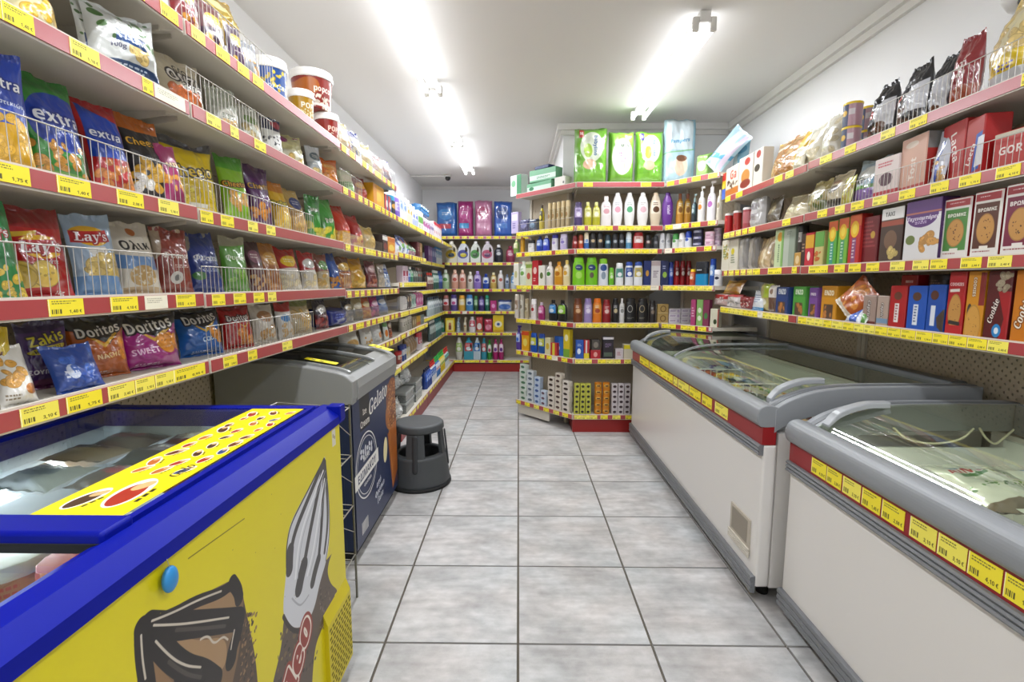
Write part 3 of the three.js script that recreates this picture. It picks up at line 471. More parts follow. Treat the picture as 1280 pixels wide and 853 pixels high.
function whiteFreezer(x0, zc, L, D, dy, label, tagPx, o = {}) {
  const g = thing('chest_freezer', label, 'freezer'); g.position.set(x0, 0, zc); g.rotation.y = -Math.PI / 2;
  const F = frame(x0, zc - L / 2, x0, zc + L / 2), a = -L / 2, b = L / 2, top = 0.775 + dy;
  part(g, 'body', [rb(a, b, 0.075, top - 0.075, -0.06, 0, 0.012, 2), bx(a + 0.001, b - 0.001, 0.075, top + 0.05, -D + 0.004, -D + 0.0595), bx(a + 0.001, a + 0.06, 0.075, top - 0.03, -D + 0.06, -0.0605), bx(b - 0.06, b - 0.001, 0.075, top - 0.03, -D + 0.06, -0.0605), bx(a + 0.0605, b - 0.0605, 0.08, 0.199, -D + 0.0605, -0.0605)], whitePanel);
  part(g, 'liner', [bx(a + 0.06, b - 0.06, 0.2, top - 0.01, -0.075, -0.061), bx(a + 0.06, b - 0.06, 0.2, top + 0.03, -D + 0.061, -D + 0.07), bx(a + 0.061, a + 0.07, 0.2, top, -D + 0.06, -0.06), bx(b - 0.07, b - 0.061, 0.2, top, -D + 0.06, -0.06), bx(a + 0.06, b - 0.06, 0.2, 0.21, -D + 0.06, -0.06)], liner);
  const rib = (y0, h) => { const p = [[-0.002, y0]]; for (let k = 0; k < 3; k++) { const q = y0 + h * k / 3; p.push([0.016, q + h * 0.03], [0.02, q + h / 6], [0.016, q + h * 0.3], [0.011, q + h * 0.33]); } p.push([-0.002, y0 + h]); return p; };
  part(g, 'lower_trim', extrudeX(rib(0.05, 0.075), a + 0.002, b - 0.002), M(0x77797c, { roughness: 0.35, metalness: 0.2 }));
  part(g, 'upper_trim', extrudeX(rib(top - 0.12, 0.045), a + 0.002, b - 0.002), M(0x77797c, { roughness: 0.35, metalness: 0.2 }));
  const strip = part(g, 'tag_strip', bx(a + 0.002, b - 0.002, top - 0.075, top, -0.05, 0.006), M(0x8f1f22, { roughness: 0.35 }));
  for (const [p0, p1, k] of tagPx) { const s0 = sAt(F, p0, top - 0.035, -0.006), s1 = sAt(F, p1, top - 0.035, -0.006); addTag(strip, a + Math.max(0.004, s0), a + Math.min(L - 0.004, s1), top - 0.038, o.tagH || 0.05, 0.0068, k ?? Math.floor(rnd() * 8)); }
  // a rounded bumper along the front
  const bp = curve([[-0.05, top], [0.012, top], [0.028, top + 0.02], [0.03, top + 0.05], [0.018, top + 0.078], [-0.012, top + 0.09], [-0.05, top + 0.082]], 24);
  part(g, 'bumper', extrudeX(bp, a + 0.001, b - 0.001, 0.004), greyPlastic);
  const prof = curve([[-0.04, top + 0.075], [-0.1, top + 0.112], [-0.2, top + 0.147], [-0.32, top + 0.163], [-0.5, top + 0.168], [-D + 0.02, top + 0.168]], 40);
  for (const [u0, u1] of [[a, a + 0.085], [b - 0.085, b]]) {
    const f = part(g, 'end_frame', extrudeX(band(prof, 0.1).map(([z, y]) => [z, y]), u0, u1, 0.004), greyPlastic);
    part(f, 'groove', extrudeX(band(curve(prof.filter((_, i) => i % 4 === 0).map(([z, y]) => [z, y + 0.002]), 30), 0.006), u0 + 0.03, u0 + 0.055), greyDark);
  }
  part(g, 'rear_rail', rb(a + 0.087, b - 0.087, top + 0.06, top + 0.174, -D, -D + 0.075, 0.01, 2), greyDark);
  const mid = o.mid ?? 0;
  [[a + 0.08, mid + 0.05, 0.004], [mid - 0.05, b - 0.08, -0.012]].forEach(([u0, u1, lift], k) => {
    const lid = part(g, 'glass_lid', ribbon(prof, u0, u1, lift), glassCase);
    const edge = (u) => extrudeX(band(prof.slice(2).map(([z, y]) => [z, y + lift + 0.006]), 0.012), u - 0.01, u + 0.01);
    part(lid, 'lid_frame', k ? edge(u1) : edge(u1), M(0xa9adb0, { roughness: 0.25, metalness: 0.4 }));
    const hz = k ? u1 - 0.02 : u0 + 0.02, hp = curve([[-0.06, top + 0.1], [-0.1, top + 0.145], [-0.19, top + 0.18], [-0.28, top + 0.185]], 14);
    part(lid, 'handle', extrudeX(band(hp, 0.022), hz - 0.02, hz + 0.02, 0.004), M(0x9a9da0, { roughness: 0.3 }));
  });
  if (o.vent) { const [p0, p1, y0, y1] = o.vent, s0 = a + sAt(F, p0, (y0 + y1) / 2), s1 = a + sAt(F, p1, (y0 + y1) / 2), v = part(g, 'vent_grille', rb(s0, s1, y0, y1, -0.004, 0.006, 0.003, 1), M(0xb3aa9a, { roughness: 0.5 })); part(v, 'vent_recess', bx(s0 + 0.02, s1 - 0.02, y0 + 0.04, y1 - 0.012, 0.0055, 0.0068), M(0x8b8274)); const sl = []; for (let k = 0; k < 4; k++) sl.push(bx(s0 - 0.004, s1 + 0.004, y0 - 0.012 + k * 0.011, y0 - 0.005 + k * 0.011, 0.004, 0.012)); part(v, 'vent_slats', sl, M(0xcfc8bb)); }
  for (const s of [a + 0.09, b - 0.09]) for (const z of [-0.08, -D + 0.08]) part(g, 'foot', lathe([[0, 0], [0.025, 0], [0.025, 0.02], [0.015, 0.03], [0.015, 0.076], [0, 0.076]], 12).translate(s, 0, z), rubber);
  if (o.lamp) {
    part(g, 'case_lamp', rod([a + 0.1, top - 0.005, -0.088], [b - 0.1, top - 0.005, -0.088], 0.0022, 8), new THREE.MeshStandardMaterial({ color: 0xffffff, emissive: CASE_LAMP.color, emissiveIntensity: CASE_LAMP.glow }));
    const l = new THREE.RectAreaLight(CASE_LAMP.color, CASE_LAMP.area, L - 0.24, 0.003); l.name = 'case_light'; l.position.set(0, top - 0.01, -0.1); l.lookAt(0, top - 0.3, -0.5); g.add(l);
  }
  if (o.cable) for (const [z0, z1] of [[-0.315, -0.61], [-0.63, -0.76]]) { const c = new THREE.CatmullRomCurve3([[z0, 0.06], [z0 - (z1 < -0.7 ? 0.03 : 0.05), 0.02], [(z0 + z1) / 2, 0], [z1 + 0.04, 0.02], [z1, 0.058]].map(([z, y]) => new THREE.Vector3(a + 0.096, top + 0.025 + y, z))); part(g, 'cable', new THREE.TubeGeometry(c, 24, 0.004, 6), plastic('#efe8cc'), 'cream cable hanging at the end wall'); }
  // wire baskets
  const y0 = 0.34, y1 = top - 0.06, nb = o.baskets || 3, w = (L - 0.18) / nb;
  for (let k = 0; k < nb; k++) {
    const A = a + 0.09 + k * w + 0.006, B = A + w - 0.012, zf = -0.1, zb = -D + 0.085, R = [];
    for (const y of [y0, y0 + 0.12, y0 + 0.24, y1]) R.push(rod([A, y, zf], [B, y, zf], 0.0028, 5), rod([A, y, zb], [B, y, zb], 0.0028, 5), rod([A, y, zf], [A, y, zb], 0.0028, 5), rod([B, y, zf], [B, y, zb], 0.0028, 5));
    for (let x = A; x <= B; x += 0.045) R.push(rod([x, y0, zb], [x, y1, zb], 0.002, 4), rod([x, y0, zf], [x, y1, zf], 0.002, 4), rod([x, y0, zb], [x, y0, zf], 0.002, 4));
    for (let z = zb; z <= zf; z += 0.045) R.push(rod([A, y0, z], [A, y1, z], 0.002, 4), rod([B, y0, z], [B, y1, z], 0.002, 4));
    part(g, 'wire_basket', R, wireWhite);
  }
  return g;
}
whiteFreezer(1.0, -3.06, 2.27, 0.88, 0, 'long white chest freezer with curved glass lids and grey bumper, beside the toiletries rack',
  [T(800, 811), T(812, 823), T(823, 834), T(834, 841, 2), T(842, 847, 1), T(848, 861), T(862, 876), T(878, 890), T(894, 910)], { vent: [914, 938, 0.19, 0.345], mid: -0.25, baskets: 4, tagH: 0.056 });
whiteFreezer(1.075, -1.0, 1.72, 0.83, -0.035, 'white chest freezer with large yellow price tags and white frozen bags inside',
  [T(1015, 1033), T(1034, 1052), T(1054, 1076), T(1078, 1101), T(1103, 1131, 6), T(1138, 1171, 4), T(1173, 1209, 4), T(1211, 1253, 5), T(1256, 1300)], { lamp: true, cable: true, baskets: 3, mid: 0.35, tagH: 0.056 });

// the navy and grey ice cream chest
{
  const g = thing('gelato_freezer', 'grey topped ice cream freezer with a navy printed front behind the blue freezer', 'freezer'); g.position.set(-0.78, 0, -2.6); g.rotation.y = Math.PI / 2;
  const a = -0.395, b = 0.395, D = 0.64, navy = M(0x1d2a49, { roughness: 0.4 });
  part(g, 'body', [bx(a, b, 0.06, 0.82, -0.05, -0.004), bx(a, b, 0.06, 0.82, -D + 0.002, -D + 0.05), bx(a, a + 0.05, 0.06, 0.82, -D + 0.0505, -0.0505), bx(b - 0.05, b, 0.06, 0.82, -D + 0.0505, -0.0505), bx(a + 0.0505, b - 0.0505, 0.061, 0.298, -D + 0.0505, -0.0505)], navy);
  const c = cell(760, 700, (x, w, h) => {
    x.fillStyle = '#232f52'; x.fillRect(0, 0, w + 1, h + 1);
    x.fillStyle = '#16161c'; x.fillRect(w * 0.13, 0, w * 0.2, h * 0.24); x.fillStyle = '#e6e2d8'; x.textAlign = 'center'; x.font = 'bold 40px sans-serif'; x.fillText('Ice', w * 0.23, h * 0.14); x.font = 'bold 44px sans-serif'; x.fillText('Cream', w * 0.23, h * 0.22);
    x.save(); x.translate(w * 0.53, h * 0.13); x.rotate(-0.1); x.font = 'italic bold 104px serif'; x.fillStyle = '#eceae4'; x.fillText('Gelato', 0, 20); x.restore();
    x.save(); x.translate(w * 0.24, h * 0.5); x.strokeStyle = '#e8e6e0'; x.fillStyle = '#232f52'; x.lineWidth = 7; x.beginPath(); x.ellipse(0, 0, w * 0.215, h * 0.225, 0, 0, 7); x.stroke(); x.lineWidth = 4; x.beginPath(); x.ellipse(0, 0, w * 0.19, h * 0.198, 0, 0, 7); x.stroke();
    x.fillStyle = '#cfd2d8'; for (let k = 0; k < 12; k++) { x.beginPath(); x.ellipse(-80 + (k % 6) * 32, -88 + (k > 5 ? 26 : 0) + (k % 2) * 10, 15, 11, k, 0, 7); x.fill(); }
    x.rotate(-0.05); x.fillStyle = '#e8e6e0'; x.fillRect(-w * 0.25, -12, w * 0.5, 74); x.fillStyle = '#232f52'; x.font = 'bold 56px sans-serif'; x.fillText('ΕΔΙΜΑΚΟΥ', 0, 45, w * 0.46); x.fillStyle = '#e8e6e0'; x.font = 'bold 26px sans-serif'; x.fillText('ΠΑΓΩΤΟ', 0, -30); x.font = 'bold 22px sans-serif'; x.fillText('GELATERIA', 0, 92); x.restore();
    x.save(); x.translate(w * 0.5, h * 0.82); x.rotate(-0.12); x.font = 'italic bold 44px serif'; x.fillStyle = '#dcdfe6'; x.fillText('από', -10, -44); x.fillText('Φρέσκο', 0, 0); x.fillText('Γάλα', 0, 46); x.restore();
    x.fillStyle = '#d8d6d0'; for (let k = 0; k < 7; k++) x.fillRect(w * 0.1 + k * 14, h * 0.86, 8, 60);
    // scoops in a waffle cone along the far edge
    for (const [cx, cy, r, col] of [[0.9, 0.2, 0.17, '#8a4a1e'], [0.82, 0.32, 0.12, '#a0602a'], [0.98, 0.34, 0.15, '#7a3d17']]) { x.fillStyle = col; x.beginPath(); x.ellipse(w * cx, h * cy, w * r, h * r, 0, 0, 7); x.fill(); }
    let s = 5; const r = () => { s = (s * 1664525 + 1013904223) >>> 0; return s / 4294967296; };
    for (let k = 0; k < 240; k++) { x.fillStyle = ['#c9853e', '#5d2d10', '#e0b070', '#9a5522'][k % 4]; x.beginPath(); x.ellipse(w * (0.76 + 0.26 * r()), h * (0.06 + 0.4 * r()), 3 + 7 * r(), 3 + 4 * r(), r() * 3, 0, 7); x.fill(); }
    x.fillStyle = '#efe0ae'; x.beginPath(); x.ellipse(w * 0.67, h * 0.56, w * 0.05, h * 0.1, 0.2, 0, 7); x.fill();
    x.fillStyle = '#b5672a'; x.beginPath(); x.moveTo(w * 0.74, h * 0.46); x.lineTo(w, h * 0.4); x.lineTo(w, h * 0.85); x.lineTo(w * 0.84, h * 0.96); x.fill();
    x.strokeStyle = '#7a3f14'; x.lineWidth = 5; for (let k = 0; k < 9; k++) { x.beginPath(); x.moveTo(w * (0.74 + 0.03 * k), h * 0.45); x.lineTo(w * (0.86 + 0.02 * k), h * 0.95); x.stroke(); } x.strokeStyle = '#d69a55'; x.lineWidth = 6; x.beginPath(); x.moveTo(w * 0.8, h * 0.46); x.lineTo(w * 0.86, h * 0.94); x.stroke();
  });
  const pg = new THREE.PlaneGeometry(b - a, 0.74), u = pg.attributes.uv; for (let i = 0; i < 4; i++) u.setXY(i, c.u0 + (c.u1 - c.u0) * u.getX(i), c.v0 + (c.v1 - c.v0) * u.getY(i)); pg.translate(0, 0.43, 0.001);
  part(g, 'printed_front', [pg, ...[]], printed(c, 'vinyl'), 'navy print with cone, emblem and lettering');
  // the moulded top: a tall rounded rim with an arched lid
  const top = curve([[0.012, 0.9], [-0.03, 0.932], [-0.16, 0.962], [-0.34, 0.985], [-D, 0.99]], 20);
  for (const [u0, u1] of [[a - 0.008, a + 0.06], [b - 0.06, b + 0.008]]) part(g, 'end_cheek', extrudeX([...top, [-D, 0.78], [0.004, 0.79], [0.012, 0.82]], u0, u1, 0.006), M(0x8a8b89, { roughness: 0.42 }));
  part(g, 'front_rim', extrudeX([[-0.1, 0.945], [-0.03, 0.93], [0.012, 0.9], [0.02, 0.86], [0.01, 0.8], [-0.006, 0.79], [-0.04, 0.8], [-0.1, 0.9]], a + 0.05, b - 0.05), M(0x8a8b89, { roughness: 0.42 }));
  part(g, 'rear_rim', bx(a, b, 0.8, 0.992, -D, -D + 0.08), greyDark);
  const gl = top.slice(4);
  [[a + 0.055, 0.04, 0.004], [-0.04, b - 0.055, -0.008]].forEach(([u0, u1, lift], k) => {
    const lid = part(g, 'glass_lid', ribbon(gl, u0, u1, lift), M(0xb8bcb8, { transmission: 1, thickness: 0, roughness: 0, ior: 1.5 }));
    const bar = (x) => extrudeX(band(gl.map(([z, y]) => [z, y + lift + 0.008]), 0.014), x - 0.011, x + 0.011);
    for (const q of [u0, u1]) part(lid, 'lid_frame', bar(q), M(0x9b9d9b, { roughness: 0.3, metalness: 0.3 }));
  });
  part(g, 'inner_liner', [bx(a + 0.051, b - 0.051, 0.3, 0.31, -D + 0.06, -0.06)], liner);
  const st = part(g, 'base', bx(a + 0.02, b - 0.02, 0, 0.062, -D + 0.02, -0.03), rubber);
  const tg = artCell(['#f2e316', ['l', '#3a3714', 0.1, 0.2, 0.8, 0.5, 2]], 120, 40);
  for (const [x, z, y, r] of [[-0.3, -0.17, 0.977, 0.1], [0.33, -0.06, 0.958, -0.3]]) { const q = new THREE.BoxGeometry(0.05, 0.0015, 0.15), uv = q.attributes.uv; for (let i = 0; i < uv.count; i++) uv.setXY(i, tg.u0 + (tg.u1 - tg.u0) * uv.getX(i), tg.v0 + (tg.v1 - tg.v0) * uv.getY(i)); const m = part(g, 'price_tag', q, printed(tg, 'paper')); m.position.set(x, y + 0.006, z); m.rotation.set(0.2, r, 0, 'YXZ'); }
}

// the blue and yellow ice cream chest
{
  const g = thing('ice_cream_freezer', 'blue framed ice cream chest with a yellow printed front and sliding glass lids', 'freezer'), L = 1.3, D = 0.81; g.position.set(-0.6, 0, -0.922); g.rotation.y = Math.PI / 2;
  const a = -L / 2, b = L / 2, blue = M(0x03138a, { roughness: 0.4, specularIntensity: 0.35 }), yellow = M(0xd3c30f, { roughness: 0.4 });
  part(g, 'body', [bx(a, b, 0.05, 0.904, -0.06, -0.002), bx(a, b, 0.05, 0.904, -D, -D + 0.06), bx(a, a + 0.06, 0.05, 0.904, -D + 0.0605, -0.0605), bx(b - 0.06, b, 0.05, 0.904, -D + 0.0605, -0.0605), bx(a + 0.0605, b - 0.0605, 0.051, 0.119, -D + 0.0605, -0.0605)], yellow);
  part(g, 'liner', [bx(a + 0.06, b - 0.06, 0.12, 0.9, -0.072, -0.061), bx(a + 0.06, b - 0.06, 0.12, 0.9, -D + 0.061, -D + 0.072), bx(a + 0.061, a + 0.072, 0.12, 0.9, -D + 0.06, -0.06), bx(b - 0.072, b - 0.061, 0.12, 0.9, -D + 0.06, -0.06), bx(a + 0.06, b - 0.06, 0.12, 0.13, -D + 0.06, -0.06)], M(0xe4ecf4, { roughness: 0.35 }));
  // print on the front: two dipped cones on yellow
  const Wp = 1500, Hp = 980, X = (z) => ((-z - 0.272) / L) * Wp, Y = (y) => ((0.905 - y) / 0.85) * Hp;
  const c = cell(Wp, Hp, (x) => {
    x.fillStyle = '#ddce10'; x.fillRect(0, 0, Wp + 1, Hp + 1);
    let s = 11; const r = () => { s = (s * 1664525 + 1013904223) >>> 0; return s / 4294967296; };
    const v3 = new THREE.Vector3(), at = (px, py) => { v3.set((px - 640) / 640, (426.5 - py) / 426.5, 0.5).unproject(camera).sub(camera.position); const k = -0.6 / v3.x; return [X(v3.z * k), Y(1.36 + v3.y * k)]; };
    const A = ([u, v]) => at(150 + u / 4.267, 690 + v / 4.267), B = ([u, v]) => at(150 + u / 2.416, 500 + v / 2.416);
    const spline = (q) => { x.moveTo(...q[0]); for (let i = 1; i < q.length - 1; i++) x.quadraticCurveTo(...q[i], (q[i][0] + q[i + 1][0]) / 2, (q[i][1] + q[i + 1][1]) / 2); x.lineTo(...q[q.length - 1]); };
    const fill = (col, f, pts) => { x.beginPath(); spline([...pts, pts[0]].map(f)); x.closePath(); x.fillStyle = col; x.fill(); };
    const line = (col, w, f, pts) => { x.beginPath(); spline(pts.map(f)); x.strokeStyle = col; x.lineWidth = w; x.lineCap = 'round'; x.lineJoin = 'round'; x.stroke(); };
    // cone sleeve and splash under the silver cone
    fill('#55463b', B, [[640, 465], [624, 505], [634, 555], [660, 575], [646, 590], [652, 612], [604, 700], [584, 770], [575, 1000], [430, 1000], [462, 853], [490, 740], [495, 640], [560, 600], [610, 500]]);
    for (let k = 0; k < 150; k++) { const p = B([478 + 120 * r() * (1 - 0.2 * r()), 690 + 280 * r()]); x.fillStyle = ['#3a2d25', '#8b7a45', '#2a1f1a', '#6d5a3a'][k % 4]; x.beginPath(); x.ellipse(p[0], p[1], 3 + 7 * r(), 3 + 5 * r(), r() * 3, 0, 7); x.fill(); }
    for (let k = 0; k < 40; k++) { const p = B([605 + 40 * r() * (1 - r()), 560 + 130 * r()]); x.fillStyle = k % 2 ? '#7a6a60' : '#3d312b'; x.beginPath(); x.ellipse(p[0], p[1], 3 + 6 * r(), 2 + 4 * r(), r() * 3, 0, 7); x.fill(); }
    // silver cone with chocolate ribs
    fill('#cfd1d6', B, [[618, 172], [618, 172], [578, 252], [540, 322], [512, 380], [502, 440], [503, 520], [494, 600], [493, 650], [508, 680], [536, 692], [564, 676], [588, 630], [604, 550], [626, 480], [635, 400], [631, 300], [620, 172]]);
    line('#3b3838', 7, B, [[616, 180], [560, 290], [516, 375], [503, 440], [503, 505]]); line('#3b3838', 5, B, [[621, 185], [632, 300], [634, 400], [622, 485]]);
    for (const [w, q] of [[26, [[515, 455], [513, 480], [512, 512]]], [13, [[616, 185], [560, 320], [528, 400], [516, 460]]], [32, [[556, 500], [547, 535], [541, 568]]], [15, [[617, 190], [590, 320], [570, 420], [556, 500]]], [22, [[600, 480], [590, 515], [582, 552]]], [13, [[619, 190], [612, 320], [608, 400], [600, 480]]], [10, [[620, 195], [627, 300], [628, 380], [618, 460]]]]) line('#403d3d', w * 1.7, B, q);
    for (const q of [[[614, 215], [570, 330], [540, 430], [530, 540]], [[618, 240], [600, 350], [586, 450], [566, 530]]]) { line('#e9eaed', 9, B, q); line('#9fa2a8', 4, B, q.map(([u, v]) => [u + 7, v])); }
    line('#a8aab0', 6, B, [[520, 600], [540, 625], [556, 612], [570, 590]]); line('#2b2320', 14, B, [[494, 655], [510, 690], [540, 702], [566, 688]]);
    // dipped chocolate swirl
    fill('#7d6246', A, [[105, 400], [260, 330], [420, 240], [540, 180], [600, 150], [650, 190], [662, 270], [690, 400], [722, 560], [735, 700], [760, 1100], [60, 1100], [92, 700], [95, 560]]);
    fill('#4d3d30', A, [[660, 260], [690, 400], [722, 560], [735, 700], [760, 1100], [520, 1100], [600, 700], [640, 520], [650, 380]]);
    for (let k = 0; k < 130; k++) { const p = A([640 + 90 * r(), 330 + 560 * r()]); x.fillStyle = ['#6e5237', '#382a20', '#8f7250'][k % 3]; x.beginPath(); x.ellipse(p[0], p[1], 2 + 4 * r(), 2 + 4 * r(), 0, 0, 7); x.fill(); }
    fill('#9c7c58', A, [[290, 345], [400, 280], [560, 225], [620, 215], [635, 300], [560, 335], [420, 350]]); fill('#a5845e', A, [[190, 435], [330, 455], [430, 480], [560, 450], [575, 560], [540, 650], [470, 620], [330, 590], [230, 500]]); fill('#8e6e4c', A, [[150, 520], [230, 640], [330, 760], [300, 1000], [170, 1000]]);
    const dk = '#262120', hi = '#c9bfae';
    for (const [w, q] of [[34, [[125, 400], [260, 352], [400, 268], [540, 222], [600, 175]]], [46, [[600, 165], [628, 200], [636, 250]]], [70, [[150, 402], [280, 402], [420, 385], [560, 370], [630, 360]]], [56, [[640, 350], [628, 440], [600, 520], [592, 580]]], [66, [[150, 410], [230, 530], [340, 625], [440, 640], [510, 690]]], [50, [[118, 405], [118, 540], [150, 720], [170, 1000]]], [60, [[330, 640], [420, 760], [520, 820], [560, 1000]]]]) line(dk, w * 0.78, A, q);
    for (const q of [[[170, 372], [280, 330], [410, 262], [540, 212]], [[180, 395], [300, 392], [430, 376], [580, 352]], [[190, 480], [260, 560], [350, 612], [430, 618]], [[112, 450], [116, 560], [135, 680]], [[610, 420], [600, 470], [592, 520]], [[430, 470], [470, 440], [500, 500], [550, 450], [575, 470]]]) line(hi, 5, A, q);
    for (const q of [[[300, 420], [420, 412], [560, 398]], [[260, 590], [340, 655], [430, 672]]]) line('#4a433e', 8, A, q);
    // round red lettering on the sleeve
    { const o = B([540, 775]); x.save(); x.translate(o[0], o[1]); x.rotate(-0.72); x.font = 'italic bold 128px serif'; x.textAlign = 'center'; x.lineJoin = 'round'; x.strokeStyle = '#8f2a1c'; x.lineWidth = 44; x.strokeText('leo', 0, 40); x.strokeStyle = '#e8ddd0'; x.lineWidth = 24; x.strokeText('leo', 0, 40); x.fillStyle = '#8f2a1c'; x.strokeStyle = '#8f2a1c'; x.lineWidth = 9; x.strokeText('leo', 0, 40); x.fillText('leo', 0, 40); x.restore(); }
    x.strokeStyle = '#6b6410'; x.lineWidth = 2.5; x.beginPath(); x.moveTo(X(-0.82), Y(0.86)); x.lineTo(X(-1.0), Y(0.845)); x.stroke(); x.fillStyle = '#8a8012'; for (let k = 0; k < 25; k++) x.fillRect(X(-0.6 - 0.9 * r()), Y(0.86 - 0.6 * r()), 3, 2);
    x.fillStyle = '#dcd8c4'; x.fillRect(X(-1.505), Y(0.885), X(-1.535) - X(-1.505), Y(0.83) - Y(0.885)); x.fillStyle = '#8a7a50'; x.fillRect(X(-1.512), Y(0.87), 8, 14); x.fillRect(X(-1.524), Y(0.862), 8, 12);
  });
  const plane = (cc, w, h) => { const p = new THREE.PlaneGeometry(w, h), u = p.attributes.uv; for (let i = 0; i < 4; i++) u.setXY(i, cc.u0 + (cc.u1 - cc.u0) * u.getX(i), cc.v0 + (cc.v1 - cc.v0) * u.getY(i)); return p; };
  part(g, 'printed_front', plane(c, L - 0.004, 0.85).translate(0, 0.48, 0), printed(c, 'vinyl'), 'yellow print with two dipped cones');
  // rim: four bars with a sloping outer face
  const rim = (L2) => [[-0.075, 0.945], [-0.055, 0.952], [-0.02, 0.948], [0.012, 0.925], [0.014, 0.9], [-0.07, 0.9]];
  part(g, 'front_rim', extrudeX(rim(), a - 0.012, b + 0.012), blue);
  part(g, 'rear_rim', extrudeX([[-D - 0.012, 0.9], [-D - 0.012, 0.93], [-D + 0.02, 0.948], [-D + 0.055, 0.952], [-D + 0.075, 0.945], [-D + 0.075, 0.9]], a - 0.012, b + 0.012), blue);
  for (const s of [-1, 1]) part(g, 'end_rim', [bx(s > 0 ? b - 0.07 : a - 0.01, s > 0 ? b + 0.01 : a + 0.07, 0.9, 0.949, -D + 0.07, -0.07), bx(s > 0 ? b - 0.05 : a + 0.02, s > 0 ? b - 0.02 : a + 0.05, 0.949, 0.955, -D + 0.07, -0.07)], blue);
  part(g, 'corner_clip', rb(b - 0.03, b + 0.014, 0.905, 0.957, -0.03, 0.017, 0.004, 1), blue);
  // lids: the far one runs above the near one
  const m0 = -0.155;                                     // local x of the near edge of the far lid
  const far = part(g, 'glass_lid', bx(m0, b - 0.07, 0.953, 0.957, -D + 0.07, -0.065), glass);
  part(far, 'lid_frame', [rb(m0 - 0.055, m0 + 0.01, 0.94, 0.968, -D + 0.06, -0.055, 0.008, 2), bx(m0, b - 0.07, 0.95, 0.962, -D + 0.06, -D + 0.085), bx(m0, b - 0.07, 0.949, 0.96, -0.075, -0.06)], blue);
  part(far, 'seal', bx(m0 - 0.058, m0 - 0.05, 0.935, 0.95, -D + 0.07, -0.06), rubber);
  const near = part(g, 'glass_lid', bx(a + 0.07, m0 + 0.02, 0.928, 0.932, -D + 0.07, -0.065), glass);
  part(near, 'lid_frame', [bx(m0 - 0.02, m0 + 0.02, 0.924, 0.936, -D + 0.07, -0.065), bx(a + 0.07, a + 0.11, 0.924, 0.938, -D + 0.07, -0.065)], blue);
  const bn = cell(820, 190, (x, w, h) => {
    x.fillStyle = '#f2da12'; x.fillRect(0, 0, w + 1, h + 1); let s = 3; const r = () => { s = (s * 1664525 + 1013904223) >>> 0; return s / 4294967296; };
    const pic = (X0, Y0, k, t) => { x.save(); x.translate(X0, Y0); x.rotate(t); x.fillStyle = '#fff8ec'; x.beginPath(); x.ellipse(0, 0, 44 * k, 20 * k, 0, 0, 7); x.fill(); x.fillStyle = ['#6b3216', '#a8291c', '#4a2a18', '#c0662a', '#31436f'][Math.floor(r() * 5)]; x.beginPath(); x.ellipse(-6 * k, 0, 34 * k, 15 * k, 0, 0, 7); x.fill(); x.fillStyle = '#d9b27a'; x.beginPath(); x.ellipse(20 * k, 3 * k, 16 * k, 9 * k, 0.4, 0, 7); x.fill(); x.fillStyle = '#1d1a12'; for (let j = 0; j < 3; j++) x.fillRect(-30 * k + j * 14 * k, 22 * k, 10 * k, 5 * k); x.restore(); };
    pic(120, 120, 1.7, -0.1); pic(90, 50, 1.2, 0.15); for (let k = 0; k < 27; k++) pic(230 + (k % 9) * 64 + 26 * r(), 32 + Math.floor(k / 9) * 60 + 14 * r(), 0.5 + 0.35 * r(), r() - 0.5);
    x.font = 'italic bold 34px serif'; x.fillStyle = '#3a2a10'; x.fillText('Gelo', 200, 160);
  });
  const sp = plane(bn, b - 0.07 - m0 - 0.01, 0.165); sp.rotateX(-Math.PI / 2); sp.translate((b - 0.07 + m0 + 0.01) / 2, 0.9585, -0.168); part(far, 'picture_strip', sp, printed(bn, 'vinyl'), 'yellow strip of ice cream pictures');
  // vent with slots, base, pendant
  const vent = part(g, 'vent_grille', extrudeX([[0, 0.05], [0.014, 0.05], [0.014, 0.3], [0, 0.34]], b - 0.2, b - 0.004), M(0xd0be10, { roughness: 0.45 }));
  const slots = []; for (let i = 0; i < 8; i++) for (let j = 0; j < 15; j++) slots.push(bx(b - 0.19 + i * 0.023 + (j % 2) * 0.008, b - 0.176 + i * 0.023 + (j % 2) * 0.008, 0.065 + j * 0.015, 0.073 + j * 0.015, 0.0135, 0.0146)); part(vent, 'vent_slots', slots, M(0x6f6508, { roughness: 0.7 }));
  part(g, 'base', bx(a + 0.02, b - 0.02, 0, 0.052, -D + 0.03, -0.03), rubber);
  const pend = part(g, 'pendant', new THREE.SphereGeometry(1, 16, 12).scale(0.017, 0.023, 0.009).translate(-0.165, 0.862, 0.012), plastic('#2f86c2'), 'blue oval tag on a thread'); part(pend, 'thread', rod([-0.165, 0.883, 0.013], [-0.172, 0.902, 0.015], 0.0008, 4), wire);
  // case lamp on the inner wall
  part(g, 'case_lamp', rb(-0.25, 0.42, 0.8, 0.84, -D + 0.073, -D + 0.09, 0.006, 1), new THREE.MeshStandardMaterial({ color: 0xffffff, emissive: 0xeaf2ff, emissiveIntensity: 3 }));
  const l = new THREE.RectAreaLight(0xe6f0ff, 22, 0.64, 0.036); l.name = 'case_light'; l.position.set(0.085, 0.82, -D + 0.093); l.rotation.y = Math.PI; l.lookAt(0, 0, 0); l.rotation.set(0, Math.PI, 0); g.add(l);
  part(g, 'wire_basket', (() => { const R = []; for (const x of [-0.3, 0.15, 0.35]) { for (let z = -D + 0.1; z < -0.08; z += 0.05) R.push(rod([x, 0.45, z], [x, 0.72, z], 0.002, 4)); R.push(rod([x, 0.72, -D + 0.08], [x, 0.72, -0.08], 0.003, 5), rod([x, 0.58, -D + 0.08], [x, 0.58, -0.08], 0.003, 5)); } return R; })(), wireWhite);
}
